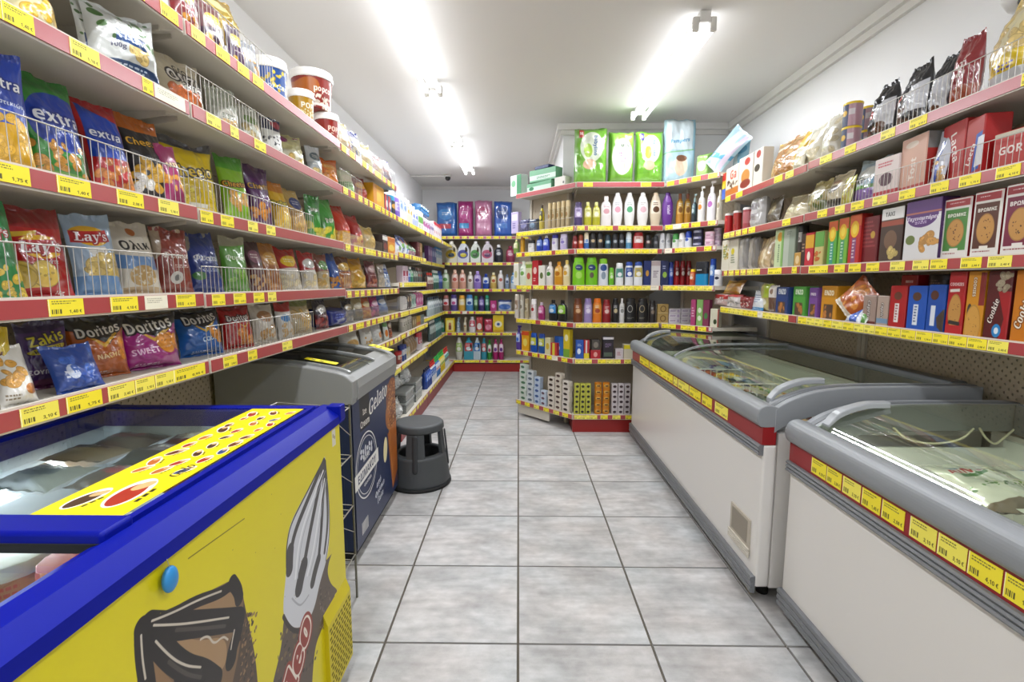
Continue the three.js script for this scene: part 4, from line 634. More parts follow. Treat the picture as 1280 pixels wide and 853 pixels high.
// a slim wire stand between the two left freezers
{
  const g = thing('wire_stand', 'slim wire rack standing between the yellow freezer and the navy freezer', 'rack'); g.position.set(-0.7, 0, -1.86);
  const R = []; for (const z of [-0.09, 0.09]) R.push(rod([0, 0, z], [0, 0.86, z], 0.005, 8), rod([-0.3, 0, z], [-0.3, 0.86, z], 0.005, 8)); part(g, 'posts', R, M(0x77766a, { roughness: 0.3, metalness: 0.7 }));
  for (const y of [0.2, 0.42, 0.64, 0.845]) { const q = []; for (const z of [-0.09, -0.045, 0, 0.045, 0.09]) q.push(rod([0, y, z], [-0.3, y + 0.02, z], 0.002, 5)); q.push(rod([0, y, -0.09], [0, y, 0.09], 0.003, 5), rod([0, y - 0.12, -0.09], [0, y, 0.09], 0.0018, 5), rod([-0.3, y + 0.02, -0.09], [-0.3, y + 0.02, 0.09], 0.003, 5)); part(g, 'wire_tray', q, wire); }
}
// the step stool
{
  const g = thing('step_stool', 'dark grey plastic step stool on the floor beside the navy freezer', 'stool'); g.position.set(-0.675, 0, -3.19); const m = M(0x3f4244, { roughness: 0.55 });
  part(g, 'tread', [lathe([[0, 0.425], [0.14, 0.428], [0.158, 0.425], [0.166, 0.415], [0.168, 0.385], [0.16, 0.375], [0.15, 0.38], [0, 0.39]], 40)], m);
  part(g, 'drum', lathe([[0.17, 0.012], [0.205, 0.014], [0.203, 0.04], [0.186, 0.2], [0.182, 0.214], [0.172, 0.22], [0.145, 0.222], [0.14, 0.2], [0.165, 0.02]], 44), m);
  part(g, 'rubber_ring', lathe([[0.17, 0], [0.207, 0], [0.212, 0.008], [0.211, 0.02], [0.2, 0.024], [0.17, 0.02]], 44), rubber);
  for (let k = 0; k < 4; k++) {
    const ang = k * Math.PI / 2 + 0.04, W = 0.36, q = gridGeo(8, 4, (u, v) => { const t = ang + (u - 0.5) * W * 2, r = 0.178 - 0.02 * v; return [Math.sin(t) * r, 0.2 + v * 0.185, Math.cos(t) * r]; }, flatCell()), q2 = gridGeo(8, 4, (u, v) => { const t = ang + (u - 0.5) * W * 2, r = 0.15 - 0.012 * v; return [Math.sin(t) * r, 0.2 + v * 0.185, Math.cos(t) * r]; }, flatCell(), true);
    const side = [-1, 1].map((s) => gridGeo(1, 4, (u, v) => { const t = ang + s * W, r = (0.15 - 0.012 * v) + (u * (0.028 - 0.008 * v)); return [Math.sin(t) * r, 0.2 + v * 0.185, Math.cos(t) * r]; }, flatCell(), s > 0));
    const leg = part(g, 'leg', [q, q2, ...side], m);
    const gr = []; gr.push(new THREE.CapsuleGeometry(0.016, 0.22, 4, 10).scale(1, 1, 0.35).rotateX(-0.1).translate(0, 0.25, 0.183)); const f = part(leg, 'grip_recess', gr, M(0x2c2e30, { roughness: 0.6 })); f.rotation.y = ang;
  }
}
// ---------- goods on the snack rack ----------
const crisp = (bg, top, logo, lc, lo, sub, foodC, o = {}) => [bg, ...(top ? [['r', top, 0, 0, 1, o.th || 0.2]] : []), ...(o.low ? [['c', o.low, o.ly || 0.62, -0.06]] : []), ...(foodC ? [['f', foodC, 0.5, o.fy || 0.8, 0.95, 0.3, o.fn || 16, o.fs || 0.13]] : []), ...(o.pre || []), ['t', lc, logo, 0.5, o.y || 0.32, o.s || 0.26, lo, o.r ?? -0.08, o.f || 's'], ...(sub ? [['t', o.sc || '#ffffff', sub, 0.55, o.sy || 0.47, o.ss || 0.1, 0, o.r ?? -0.08]] : []), ...(o.post || [])];
const mix = (bg, a, b, c) => [bg, ['c', a, 0.5, -0.1], ['f', c, 0.5, 0.76, 0.9, 0.34, 12, 0.12], ['o', b, 0.5, 0.3, 0.36, 0.13, -0.15], ['l', '#f4f0e4', 0.26, 0.25, 0.48, 0.1, 2], ['l', '#f0ece0', 0.2, 0.52, 0.6, 0.05, 1]];
const jelly = (bg, cols) => [bg, ...cols.map((c, i) => ['f', c, 0.5, 0.65, 0.9, 0.6, 9, 0.11]), ['r', cols[0], 0, 0, 1, 0.2], ['o', '#f6e9c8', 0.5, 0.3, 0.3, 0.1]];
const on = (n) => 'on the ' + n + ' snack shelf';
const box3 = (bg, band, c, lg, lc = '#ffffff') => [bg, ['r', band, 0, 0.06, 1, 0.24], ['o', c, 0.5, 0.64, 0.36, 0.2], ['t', lc, lg, 0.5, 0.18, 0.2, 0, 0], ['l', dark(band, 0.7), 0.12, 0.88, 0.76, 0.07, 2]];
const bot = (bg, lab, dot, lc = '#ffffff', lg = '') => [bg, ['r', lab, 0.1, 0.24, 0.8, 0.38], ['o', dot, 0.5, 0.5, 0.26, 0.09], ['l', lc, 0.24, 0.3, 0.52, 0.1, 2], ...(lg ? [['t', lc, lg, 0.5, 0.36, 0.26]] : [])];

shelfRow(FL, 2.126, on('top'), [
  ['bag', 150, 188, 0.2, mix('#6b1420', '#7a1a22', '#d8b020', '#d8a020'), 'dark red wafer bag with a gold oval behind wire'],
  ['bag', 212, 250, 0.2, mix('#5e1219', '#8a1c22', '#e3c22a', '#c98a2a'), 'maroon puff bag with yellow snacks behind the wire fence'],
  ['bag', 250, 282, 0.19, mix('#651a20', '#3a1036', '#e8c626', '#e0b43a'), 'maroon and plum snack bag next to the yellow sack'],
  ['bag', 262, 318, 0.2, ['#b8920c', ['f', '#c4a428', 0.5, 0.6, 0.9, 0.6, 14, 0.14], ['o', '#f8eeb0', 0.5, 0.35, 0.28, 0.1]], 'big yellow snack sack stacked above the maroon bags', { y: 0.2, in: 0.14, lean: 0.3, d: 0.12 }],
  ['bag', 282, 303, 0.18, mix('#3b1a40', '#4a2450', '#e3c22a', '#d9b02a'), 'purple nut bag half behind the wire fence'],
  ['bag', 300, 322, 0.17, ['#8c9096', ['f', '#c98c3c', 0.5, 0.6, 0.8, 0.5, 10, 0.12], ['o', '#c0c4c8', 0.5, 0.25, 0.36, 0.1]], 'silver grey snack bag beside the blue tub'],
  ['bucket', 322, 366, 0.2, ['#28549e', ['r', '#f0ece4', 0, 0.02, 1, 0.05], ['z', '#e8c640', 0.5, 0.5, 0.8, 0.5, 22, 0.06], ['t', '#e8f0fa', 'POP CORN', 0.5, 0.6, 0.15], ['r', '#c8403a', 0, 0.88, 1, 0.04]], 'blue popcorn tub with a white lid', { cap: '#efece6', in: 0.05, yaw: -0.6, cat: 'tub', nm: 'popcorn_tub' }],
  ['bucket', 364, 396, 0.165, ['#b8880a', ['z', '#f6ecc0', 0.5, 0.75, 1, 0.4, 40, 0.05], ['t', '#f8f4ea', 'POP', 0.5, 0.45, 0.3], ['r', '#b03a2a', 0, 0.88, 1, 0.05]], 'yellow popcorn tub with a white lid', { cap: '#efece6', yaw: -0.6, cat: 'tub', nm: 'popcorn_tub' }],
  ['bucket', 397, 428, 0.165, ['#94200f', ['z', '#f6e6d0', 0.5, 0.8, 1, 0.36, 46, 0.05], ['r', '#f0e8e0', 0, 0.84, 1, 0.06], ['t', '#f8e8d8', 'POP', 0.5, 0.5, 0.26]], 'lower red popcorn tub behind the wire fence', { cap: '#efece6', yaw: -0.6, cat: 'tub', nm: 'popcorn_tub' }],
  ['bucket', 378, 430, 0.2, ['#8c1d0f', ['z', '#f4e4d0', 0.5, 0.82, 1, 0.3, 46, 0.05], ['o', '#b86210', 0.2, 0.45, 0.22, 0.2], ['t', '#f6efe6', 'popcorn', 0.6, 0.5, 0.17], ['r', '#f0e8e0', 0, 0.86, 1, 0.06]], 'large red popcorn tub stacked on top of the other tubs', { cap: '#efece6', y: 0.168, in: 0.05, yaw: -0.6, cat: 'tub', nm: 'popcorn_tub' }],
  ['bag', 424, 439, 0.2, jelly('#b4a67a', ['#b8a870', '#a03222', '#b08a18']), 'cream jelly sweets bag with a round orange badge'],
  ['bag', 437, 453, 0.21, jelly('#b4aa84', ['#2a3684', '#b89e48', '#bcb28c']), 'pale jelly bag with a blue top'],
  ['bag', 453, 468, 0.2, jelly('#bab08a', ['#b8a852', '#b08e2a', '#9aa468']), 'pale yellow sweets bag behind the clear guard'],
  ['bag', 468, 480, 0.18, jelly('#ae9270', ['#8e1812', '#b29a44', '#7a2410']), 'red and cream sweets bag near the shelf end'],
  ['bag', 480, 487, 0.2, jelly('#74402a', ['#221a70', '#a4967e', '#8e241a']), 'purple and brown sweets bag at the shelf end'],
], { wr: 1.5, yaw: -0.3 });
shelfRow(FL, 1.891, on('second'), [
  ['bag', 10, 92, 0.16, ['#e6d9a8', ['f', '#e2b42c', 0.5, 0.4, 1, 0.8, 26, 0.13], ['r', '#e8c41e', 0, 0, 1, 0.2], ['l', '#6a5418', 0.2, 0.3, 0.4, 0.2, 3]], 'clear and yellow pasta bag lying at the shelf edge', { lean: 0.5, in: 0.0, d: 0.12 }],
  ['bag', 88, 122, 0.22, ['#dfe2dc', ['z', '#5a7a4a', 0.5, 0.3, 0.9, 0.5, 14, 0.07], ['r', '#1d3c6c', 0.18, 0.5, 0.66, 0.2], ['t', '#ffffff', '171', 0.5, 0.6, 0.3], ['r', '#1b3a66', 0, 0.88, 1, 0.12]], 'white leafy crisp bag partly hidden by its larger twin', { in: 0.06 }],
  ['bag', 118, 206, 0.25, ['#dcdfdb', ['z', '#4f7a3c', 0.5, 0.3, 0.9, 0.5, 16, 0.055], ['f', '#e2c478', 0.4, 0.52, 0.7, 0.34, 9, 0.1], ['r', '#1f4a86', 0.3, 0.36, 0.46, 0.17, 0.06], ['t', '#ffffff', '171', 0.42, 0.44, 0.16, 0, 0.06], ['t', '#ffffff', '2,01', 0.64, 0.47, 0.1, 0, 0.06], ['t', '#4a4a6a', '100g', 0.3, 0.6, 0.09], ['r', '#183f70', 0, 0.8, 1, 0.2], ['l', '#c8d4e6', 0.2, 0.84, 0.6, 0.1, 2]], 'large white navy based crisp bag over the price rail', { in: -0.02, lean: 0.12, d: 0.09 }],
  ['bag', 200, 262, 0.2, ['#d6c9ac', ['f', '#c9662a', 0.45, 0.62, 0.7, 0.24, 16, 0.1], ['t', '#2a2622', 'GEO', 0.5, 0.2, 0.16, 0, 0.1], ['t', '#f2ede2', 'ΟΝΖΑ', 0.55, 0.36, 0.27, '#3a3430', 0.1], ['t', '#f2ede2', 'CHIPS', 0.6, 0.5, 0.15, '#3a3430', 0.1], ['f', '#d8b060', 0.4, 0.88, 0.6, 0.16, 7, 0.1]], 'kraft coloured vegetable chips bag before the white wire fence', { in: 0.03 }],
  ['bag', 262, 300, 0.2, ['#c9cbbd', ['r', '#b8bca8', 0, 0, 1, 0.45], ['o', '#e8e6da', 0.55, 0.62, 0.32, 0.16], ['f', '#d8b070', 0.5, 0.78, 0.7, 0.2, 8, 0.1], ['l', '#4a5a3a', 0.3, 0.56, 0.5, 0.12, 3]], 'pale sage crisp bag with a plain top'],
  ['bag', 298, 330, 0.18, ['#d6d8c8', ['f', '#c8b27a', 0.5, 0.66, 0.8, 0.4, 12, 0.1], ['o', '#7a9a5a', 0.5, 0.34, 0.3, 0.1]], 'pale green herb crisp bag behind dense wire'],
  ['bag', 328, 352, 0.17, ['#e4e4de', ['r', '#22284a', 0, 0, 1, 0.3], ['o', '#a8324a', 0.7, 0.14, 0.26, 0.1], ['z', '#3a3a40', 0.5, 0.65, 0.9, 0.5, 26, 0.05]], 'white and navy speckled popcorn bag behind dense wire'],
  ['bag', 350, 386, 0.18, ['#d8d29a', ['o', '#8a2a6a', 0.2, 0.16, 0.24, 0.12], ['c', '#e8e4c6', 0.5, -0.06], ['f', '#d9b868', 0.5, 0.78, 0.8, 0.28, 10, 0.1]], 'pale lime crisp bag behind dense wire'],
  ['bag', 384, 402, 0.16, mix('#cfd2d4', '#aeb4b8', '#5a6a74', '#d0b878'), 'silver cracker bag behind dense wire'],
  ['bag', 400, 428, 0.19, ['#dd6a16', ['f', '#e8913a', 0.5, 0.65, 0.8, 0.4, 10, 0.13], ['o', '#f2a040', 0.5, 0.3, 0.3, 0.1], ['l', '#fff0d8', 0.3, 0.26, 0.4, 0.08, 2]], 'bright orange puff bag standing taller than the fence'],
  ['bag', 427, 445, 0.17, mix('#d9e0b8', '#5f9a4a', '#f0e9c8', '#8ac060'), 'pale green and white puff bag by the fence end'],
  ['bag', 443, 460, 0.17, mix('#8a1c1a', '#a8261c', '#e8a030', '#d8702a'), 'dark red nut bag by the fence end'],
  ['box', 459, 473, 0.165, ['#e8a81c', ['o', '#f2c448', 0.4, 0.5, 0.34, 0.2], ['r', '#d8902a', 0, 0, 0.3, 1]], 'yellow orange cereal box'],
], { max: 0.164, hs: 1.1, flop: 0.2, wr: 1.5, yaw: -0.36 });
shelfRow(FL, 1.586, on('third'), [
  ['bag', -35, 33, 0.27, ['#d9a51c', ['r', '#1f46b4', 0, 0, 1, 0.6], ['t', '#ffffff', 'extra', 0.5, 0.26, 0.32, '#0f2c86', 0.08], ['t', '#e8f0ff', 'φιστικιών', 0.55, 0.42, 0.14, 0, 0.08], ['f', '#e2b040', 0.5, 0.75, 1, 0.4, 22, 0.12]], 'blue puff bag with yellow snacks at its base'],
  ['bag', 24, 112, 0.285, ['#33872f', ['o', '#1c3fa6', 0.62, 0.42, 0.5, 0.28], ['t', '#ffffff', 'extra', 0.58, 0.38, 0.3, '#16308c', 0.06], ['t', '#e8f0ff', 'ΦΙΣΤΙΚΙ', 0.66, 0.5, 0.11, 0, 0.06], ['f', '#c98f3c', 0.5, 0.78, 1, 0.28, 22, 0.09], ['c', '#6da83a', 0.9, -0.03]], 'big green puff bag with navy oval and white lettering', { lean: 0.1, bend: 0.12 }],
  ['bag', 108, 166, 0.235, ['#b81f22', ['p', '#1e48b4', [[0.12, 0.06], [0.9, 0.2], [0.95, 0.6], [0.05, 0.62]]], ['t', '#ffffff', 'extra', 0.5, 0.36, 0.28, '#163590', 0.06], ['t', '#e8f0ff', 'ΠΙΤΣΑ', 0.58, 0.49, 0.12, 0, 0.06], ['f', '#d0813c', 0.5, 0.8, 1, 0.3, 18, 0.11]], 'red puff bag with a royal blue shield and white lettering'],
  ['bag', 162, 216, 0.215, crisp('#2a2a2e', '#d0701e', 'Cheetos', '#f2b82a', '#1a1412', 'ΔΡΑΚΟΥΛΙΝΙΑ', '#e8b23a', { s: 0.22, y: 0.28, ss: 0.09, th: 0.16, fy: 0.66, post: [['f', '#eeeae0', 0.4, 0.74, 0.6, 0.16, 6, 0.1]] }), 'black puff bag with an orange top and yellow lettering'],
  ['bag', 200, 226, 0.14, crisp('#a8326a', 0, 'MIX', '#ffe9a0', '#5a1438', '', '#e8a040', { s: 0.3, fy: 0.6 }), 'small pink snack bag before the black puff bag', { in: 0.015, d: 0.05 }],
  ['bag', 216, 280, 0.2, crisp('#eccb12', '#5a5a5e', 'Cheetos', '#f4d01e', '#241a12', '', '#f0d24a', { s: 0.25, y: 0.4, th: 0.1, fy: 0.8, post: [['r', '#f4f2e6', 0.3, 0.82, 0.4, 0.06]] }), 'bright yellow puff bag with a grey seal', { in: 0.06 }],
  ['bag', 279, 312, 0.2, crisp('#86b81e', '#4f9a2a', 'Cheetos', '#f2b42a', '#3a1a10', '', '#d8a03a', { s: 0.23, y: 0.42, th: 0.2, fy: 0.68 }), 'lime green puff bag with orange lettering'],
  ['bag', 311, 342, 0.2, crisp('#5b2266', '#46184f', 'Cheetos', '#f0b42a', '#200a26', 'Pacotinia', '#e0902e', { s: 0.23, y: 0.32, fy: 0.72, fn: 7 }), 'purple puff bag with orange lettering'],
  ['bag', 341, 364, 0.17, crisp('#e3b31c', '#c87a1e', 'Poffers', '#f2e230', '#2a2410', '', '#f0cf6a', { s: 0.26, y: 0.42 }), 'golden yellow puff bag with dark lettering'],
  ['bag', 363, 384, 0.17, mix('#c8a860', '#b8882e', '#2a3a7a', '#d8a848'), 'tan crisp bag with a navy top'],
  ['bag', 383, 402, 0.17, crisp('#2f8a2c', '#2a7a2c', 'snack', '#f2efe0', '#1a4a18', '', '#c8c040', { s: 0.22 }), 'dark green puff bag next to its lighter twin'],
  ['bag', 401, 422, 0.185, crisp('#3f9e33', '#3f9a3a', 'POP', '#f6f2e0', '#1f5a1c', '', '#e0d040', { s: 0.24, y: 0.5 }), 'bright green puff bag beside the orange red bag'],
  ['bag', 421, 441, 0.2, crisp('#d8381a', '#c82a16', '', '#fff', 0, '', '#e8b03c', { low: '#e0a030', ly: 0.66 }), 'orange red tall crisp bag'],
  ['bag', 440, 455, 0.165, crisp('#b8201e', '#a81c1c', '', '#fff', 0, '', '#e0a83c'), 'crimson small crisp bag'],
  ['bag', 454, 472, 0.13, ['#d0b878', ['f', '#e2bc62', 0.5, 0.6, 0.9, 0.8, 12, 0.16]], 'clear bag of golden crisps'],
  ['box', 471, 478, 0.13, box3('#3a2c28', '#e8e4dc', '#8a3a2a', ''), 'black and white snack carton'],
  ['box', 478, 487, 0.13, box3('#e09018', '#c86a1c', '#f2d060', ''), 'orange snack carton'],
], { max: 0.243, hs: 1.28, flop: 0.25, wr: 1.5, yaw: -0.36 });
shelfRow(FL, 1.324, on('fourth'), [
  ['bag', -40, 20, 0.2, crisp('#2f8a4a', 0, 'Lay\'s', '#ffffff', '#c01c22', '', '#e2c04a', { s: 0.3 }), 'green crisp bag at the rack end behind the fence'],
  ['bag', 4, 92, 0.25, ['#b3161c', ['r', '#8e1018', 0, 0, 1, 0.22], ['p', '#d8b02a', [[0, 0.3], [0.5, 0.24], [0.5, 0.28], [0, 0.36]]], ['o', '#f0b81c', 0.5, 0.42, 0.34, 0.13], ['p', '#c01c22', [[0.14, 0.36], [0.86, 0.33], [0.88, 0.47], [0.12, 0.5]]], ['t', '#ffffff', 'Lay\'s', 0.5, 0.42, 0.26, '#a01018', -0.06, 'ri'], ['t', '#ffffff', 'Αλάτι', 0.56, 0.58, 0.11, 0, 0, 'ri'], ['f', '#e6c35a', 0.36, 0.78, 0.6, 0.16, 5, 0.2], ['c', '#c01a20', 0.88, -0.02], ['t', '#ffffff', '18g', 0.74, 0.93, 0.1]], 'red potato crisp bag with a yellow sun logo', { lean: 0.12 }],
  ['bag', 88, 150, 0.225, ['#a9c0d6', ['o', '#f0b81c', 0.45, 0.24, 0.38, 0.12], ['p', '#c01c22', [[0.08, 0.2], [0.84, 0.16], [0.86, 0.3], [0.06, 0.34]]], ['t', '#ffffff', 'Lay\'s', 0.46, 0.25, 0.27, '#a01018', -0.06, 'ri'], ['p', '#e8e6dc', [[0.3, 0.38], [0.7, 0.36], [0.74, 0.62], [0.4, 0.66]]], ['f', '#e2c36a', 0.6, 0.62, 0.8, 0.24, 11, 0.17], ['c', '#6f98c8', 0.74, -0.03]], 'pale blue potato crisp bag with a yellow sun logo'],
  ['bag', 146, 200, 0.205, ['#dfd7c6', ['o', '#c06a2a', 0.55, 0.12, 0.1, 0.05], ['t', '#22201e', 'Ολικ', 0.5, 0.3, 0.3, 0, -0.04], ['r', '#6a92c4', 0, 0.44, 1, 0.18, 0.03], ['o', '#c8a468', 0.52, 0.72, 0.32, 0.15], ['z', '#e8dcc0', 0.5, 0.72, 0.5, 0.22, 30, 0.03], ['c', '#c8ae88', 0.88, -0.02]], 'cream wholegrain cracker bag with a blue wave'],
  ['bag', 195, 240, 0.195, ['#8f3a2c', ['p', '#b9a48c', [[0, 0], [0.3, 0], [0.12, 0.4], [0, 0.5]]], ['t', '#f2ece0', 'Φυσικά', 0.52, 0.4, 0.21, 0, 0.02, 'ri'], ['l', '#f0e4d8', 0.4, 0.54, 0.4, 0.06, 2], ['o', '#d8d4cc', 0.42, 0.74, 0.18, 0.1], ['o', '#7a7a78', 0.42, 0.74, 0.08, 0.05]], 'brick red rusk bag with white script'],
  ['bag', 238, 279, 0.19, ['#2c3f86', ['p', '#a8a090', [[0, 0], [0.34, 0], [0.1, 0.3], [0, 0.36]]], ['t', '#f2f0e8', 'Φυσικά', 0.52, 0.4, 0.21, 0, 0.02, 'ri'], ['l', '#d8e0f2', 0.3, 0.58, 0.5, 0.06, 2], ['o', '#4f8a4a', 0.2, 0.7, 0.16, 0.07]], 'indigo rusk bag with white script'],
  ['bag', 278, 310, 0.18, ['#5f9e35', ['p', '#a9a48c', [[0, 0], [1, 0], [1, 0.12], [0, 0.18]]], ['t', '#f2f2e4', 'Φυσικά', 0.5, 0.36, 0.21, 0, 0.02, 'ri'], ['f', '#8ac04a', 0.5, 0.7, 0.8, 0.24, 9, 0.12]], 'leaf green rusk bag with white script'],
  ['bag', 309, 329, 0.18, mix('#4a2a30', '#6a3a3c', '#8a5a6a', '#c89a60'), 'dark plum rusk bag with a white wordmark'],
  ['bag', 328, 352, 0.18, mix('#b8782e', '#a8642a', '#d8a04c', '#c88840'), 'caramel coloured breadstick bag'],
  ['bag', 351, 378, 0.17, mix('#c02a26', '#e8e2d6', '#e8c020', '#e8d8b0'), 'red and white popcorn bag with a yellow oval'],
  ['bag', 377, 396, 0.165, mix('#b8282a', '#e4ded4', '#d8d8d0', '#e6d4a4'), 'red and silver popcorn bag beside its yellow oval neighbour'],
  ['bag', 395, 412, 0.16, mix('#8a4a3a', '#c0b08a', '#5f9a4a', '#d0a858'), 'brown herb crouton bag'],
  ['bag', 411, 424, 0.175, crisp('#2a56a8', '#1f4a98', '', '#fff', 0, '', '#c8863a'), 'blue slim snack bag between brown ones'],
  ['bag', 423, 441, 0.165, mix('#7a4a34', '#b8682a', '#e0b040', '#d0903c'), 'rust coloured nut bag'],
  ['bag', 440, 460, 0.17, crisp('#d8a024', '#c8901c', '', '#fff', 0, '', '#e0b448'), 'mustard coloured tall bag'],
  ['bag', 459, 472, 0.165, mix('#6a1f2c', '#7a2a30', '#c8a0a0', '#b8705a'), 'wine red bag at the fence end'],
  ['bag', 471, 479, 0.15, mix('#9a8a7a', '#b8aea0', '#6a5a50', '#c8b8a0'), 'taupe bag of rusks'],
  ['bag', 478, 486, 0.155, mix('#c9d3e2', '#8aa0c8', '#2a4aa0', '#e2e6ee'), 'silver blue bag at the bay end'],
], { max: 0.2, hs: 1.14, flop: 0.2, wr: 1.5, yaw: -0.36 });
const dor = (bg, lc, sub) => [bg, ['r', '#1b1a20', 0, 0, 1, 0.2], ['p', '#1b1a20', [[0.1, 0.18], [0.95, 0.18], [0.6, 0.42]]], ['p', '#d8a832', [[0.34, 0.3], [0.5, 0.4], [0.76, 0.24], [0.82, 0.26], [0.5, 0.47], [0.3, 0.31]]], ['t', '#eeece6', 'Doritos', 0.5, 0.2, 0.22, '#15141a', -0.12], ['t', lc, sub, 0.56, 0.6, 0.13, 0, -0.1], ['f', '#e0902c', 0.8, 0.54, 0.34, 0.16, 5, 0.13], ['l', '#f0e6ee', 0.2, 0.86, 0.5, 0.08, 2]];
shelfRow(FL, 1.111, on('fifth'), [
  ['bag', -50, 14, 0.2, crisp('#d9bc1a', 0, 'mix', '#5a2a10', 0, '', '#e8c860', { s: 0.3 }), 'mustard yellow snack bag behind the white bag'],
  ['bag', -8, 42, 0.12, ['#e6e3da', ['f', '#d8a046', 0.45, 0.4, 0.7, 0.36, 9, 0.15], ['o', '#c07a3a', 0.75, 0.7, 0.18, 0.09], ['l', '#8a7a60', 0.1, 0.76, 0.4, 0.12, 2]], 'small white biscuit bag lying at the shelf edge', { in: -0.01, lean: 0.35, d: 0.06 }],
  ['bag', 22, 88, 0.185, ['#46206e', ['p', '#2a1650', [[0, 0], [1, 0], [1, 0.1], [0, 0.16]]], ['t', '#e6d81e', 'Zakis', 0.52, 0.24, 0.3, '#2a1648', -0.2], ['o', '#d8c81e', 0.5, 0.39, 0.4, 0.05, -0.2], ['t', '#2a1648', 'HOT CHILLI', 0.5, 0.39, 0.1, 0, -0.2], ['t', '#f2eef6', 'ΣΟΥΠΕΡ-ΜΑΧ', 0.5, 0.72, 0.14, 0, 0.02], ['c', '#6a1a5a', 0.84, -0.03]], 'violet corn roll bag with yellow jagged lettering', { in: 0.09 }],
  ['bag', 62, 128, 0.1, ['#234a9e', ['o', '#c8d4ec', 0.36, 0.52, 0.12, 0.16], ['f', '#3a66c0', 0.6, 0.4, 0.7, 0.5, 8, 0.1], ['l', '#e0e6f4', 0.2, 0.5, 0.3, 0.2, 2]], 'small dark blue snack bag before the violet bag', { in: -0.005, lean: 0.4, d: 0.05 }],
  ['bag', 90, 164, 0.175, dor('#b85a12', '#f4d8a0', 'NACHO'), 'orange tortilla chip bag with a black banner', { in: 0.06 }],
  ['bag', 155, 232, 0.185, dor('#a0187e', '#f4d0ea', 'SWEET CHILLI'), 'magenta tortilla chip bag with a black banner', { in: 0.02 }],
  ['bag', 230, 284, 0.18, dor('#1a62b4', '#d8ecff', 'COOL'), 'blue tortilla chip bag with a black banner', { in: 0.04 }],
  ['bag', 281, 318, 0.18, ['#b51c1a', ['r', '#8e1214', 0, 0, 1, 0.1], ['t', '#f2eeea', 'Doritos', 0.5, 0.26, 0.21, '#2a0c0c', -0.05], ['f', '#e08a30', 0.7, 0.7, 0.5, 0.3, 6, 0.14], ['p', '#d8a832', [[0.4, 0.36], [0.6, 0.44], [0.84, 0.32], [0.6, 0.5]]]], 'red tortilla chip bag behind the wire fence'],
  ['bag', 317, 346, 0.165, ['#d8d0c0', ['o', '#a8784a', 0.5, 0.3, 0.3, 0.14], ['f', '#c89a5a', 0.5, 0.72, 0.8, 0.4, 11, 0.11]], 'cream breadstick bag behind the wire fence'],
  ['bag', 345, 366, 0.165, ['#e2ded6', ['r', '#b82a2c', 0, 0, 1, 0.24], ['o', '#3a86c8', 0.4, 0.42, 0.24, 0.1], ['f', '#d8b070', 0.5, 0.76, 0.8, 0.3, 9, 0.12]], 'white pretzel bag with a red top and blue spot'],
  ['bag', 365, 394, 0.16, ['#c8b488', ['f', '#d8b060', 0.5, 0.6, 0.9, 0.6, 14, 0.12], ['r', '#9aa05a', 0, 0, 1, 0.16]], 'clear bag of golden pretzels'],
  ['bag', 393, 410, 0.155, mix('#3a3038', '#5a2030', '#c8c4c0', '#a03a3a'), 'black and red liquorice bag'],
  ['pack', 408, 428, 0.1, ['#1d2f86', ['l', '#8a9ae0', 0.2, 0.3, 0.6, 0.4, 3]], 'royal blue flat tray pack'],
  ['bag', 427, 441, 0.14, mix('#2a2a30', '#3a3a44', '#b8a888', '#8a7a60'), 'charcoal sweets bag behind the clear guard'],
  ['bag', 440, 453, 0.14, mix('#b8a878', '#3a3430', '#e0d8c0', '#7a6a40'), 'beige and black sweets bag behind the clear guard'],
  ['bag', 452, 464, 0.14, mix('#d8641e', '#c0501a', '#f0d8a0', '#e8a040'), 'orange sweets bag behind the clear guard'],
  ['bag', 463, 473, 0.14, mix('#b81f6e', '#8a2a8a', '#f0c8e0', '#d860a0'), 'pink sweets bag behind the clear guard'],
  ['bag', 473, 486, 0.14, mix('#3a66b8', '#8ab0e0', '#e8eef6', '#5a86d0'), 'light blue sweets bag behind the clear guard'],
], { max: 0.155, flop: 0.2, wr: 1.5, yaw: -0.36 });
shelfRow(FL, 0.914, on('sixth'), [
  ['bag', 430, 452, 0.15, ['#e4e2da', ['o', '#c8a060', 0.5, 0.6, 0.3, 0.2]], 'white crouton bag behind the grey freezer'],
  ['bag', 452, 466, 0.16, ['#e2e0da', ['z', '#c8902e', 0.5, 0.7, 0.6, 0.3, 18, 0.05], ['l', '#6a6a5a', 0.3, 0.3, 0.4, 0.1, 2]], 'white bag with brown rice picture'],
  ['bag', 465, 478, 0.165, ['#dfe2e2', ['o', '#e88a2a', 0.7, 0.6, 0.24, 0.18], ['z', '#f0f0ea', 0.4, 0.6, 0.6, 0.4, 14, 0.05]], 'clear white bag with an orange label'],
  ['bag', 477, 483, 0.16, ['#dce4da', ['r', '#4f9a3a', 0, 0.1, 1, 0.2], ['o', '#e8862a', 0.4, 0.66, 0.26, 0.2]], 'white and green bag with an orange label'],
  ['bag', 482, 487, 0.15, mix('#5a3428', '#8a3a24', '#c8b090', '#c86a2a'), 'dark brown pulse bag'],
], { max: 0.142, wr: 1.3, yaw: -0.36 });
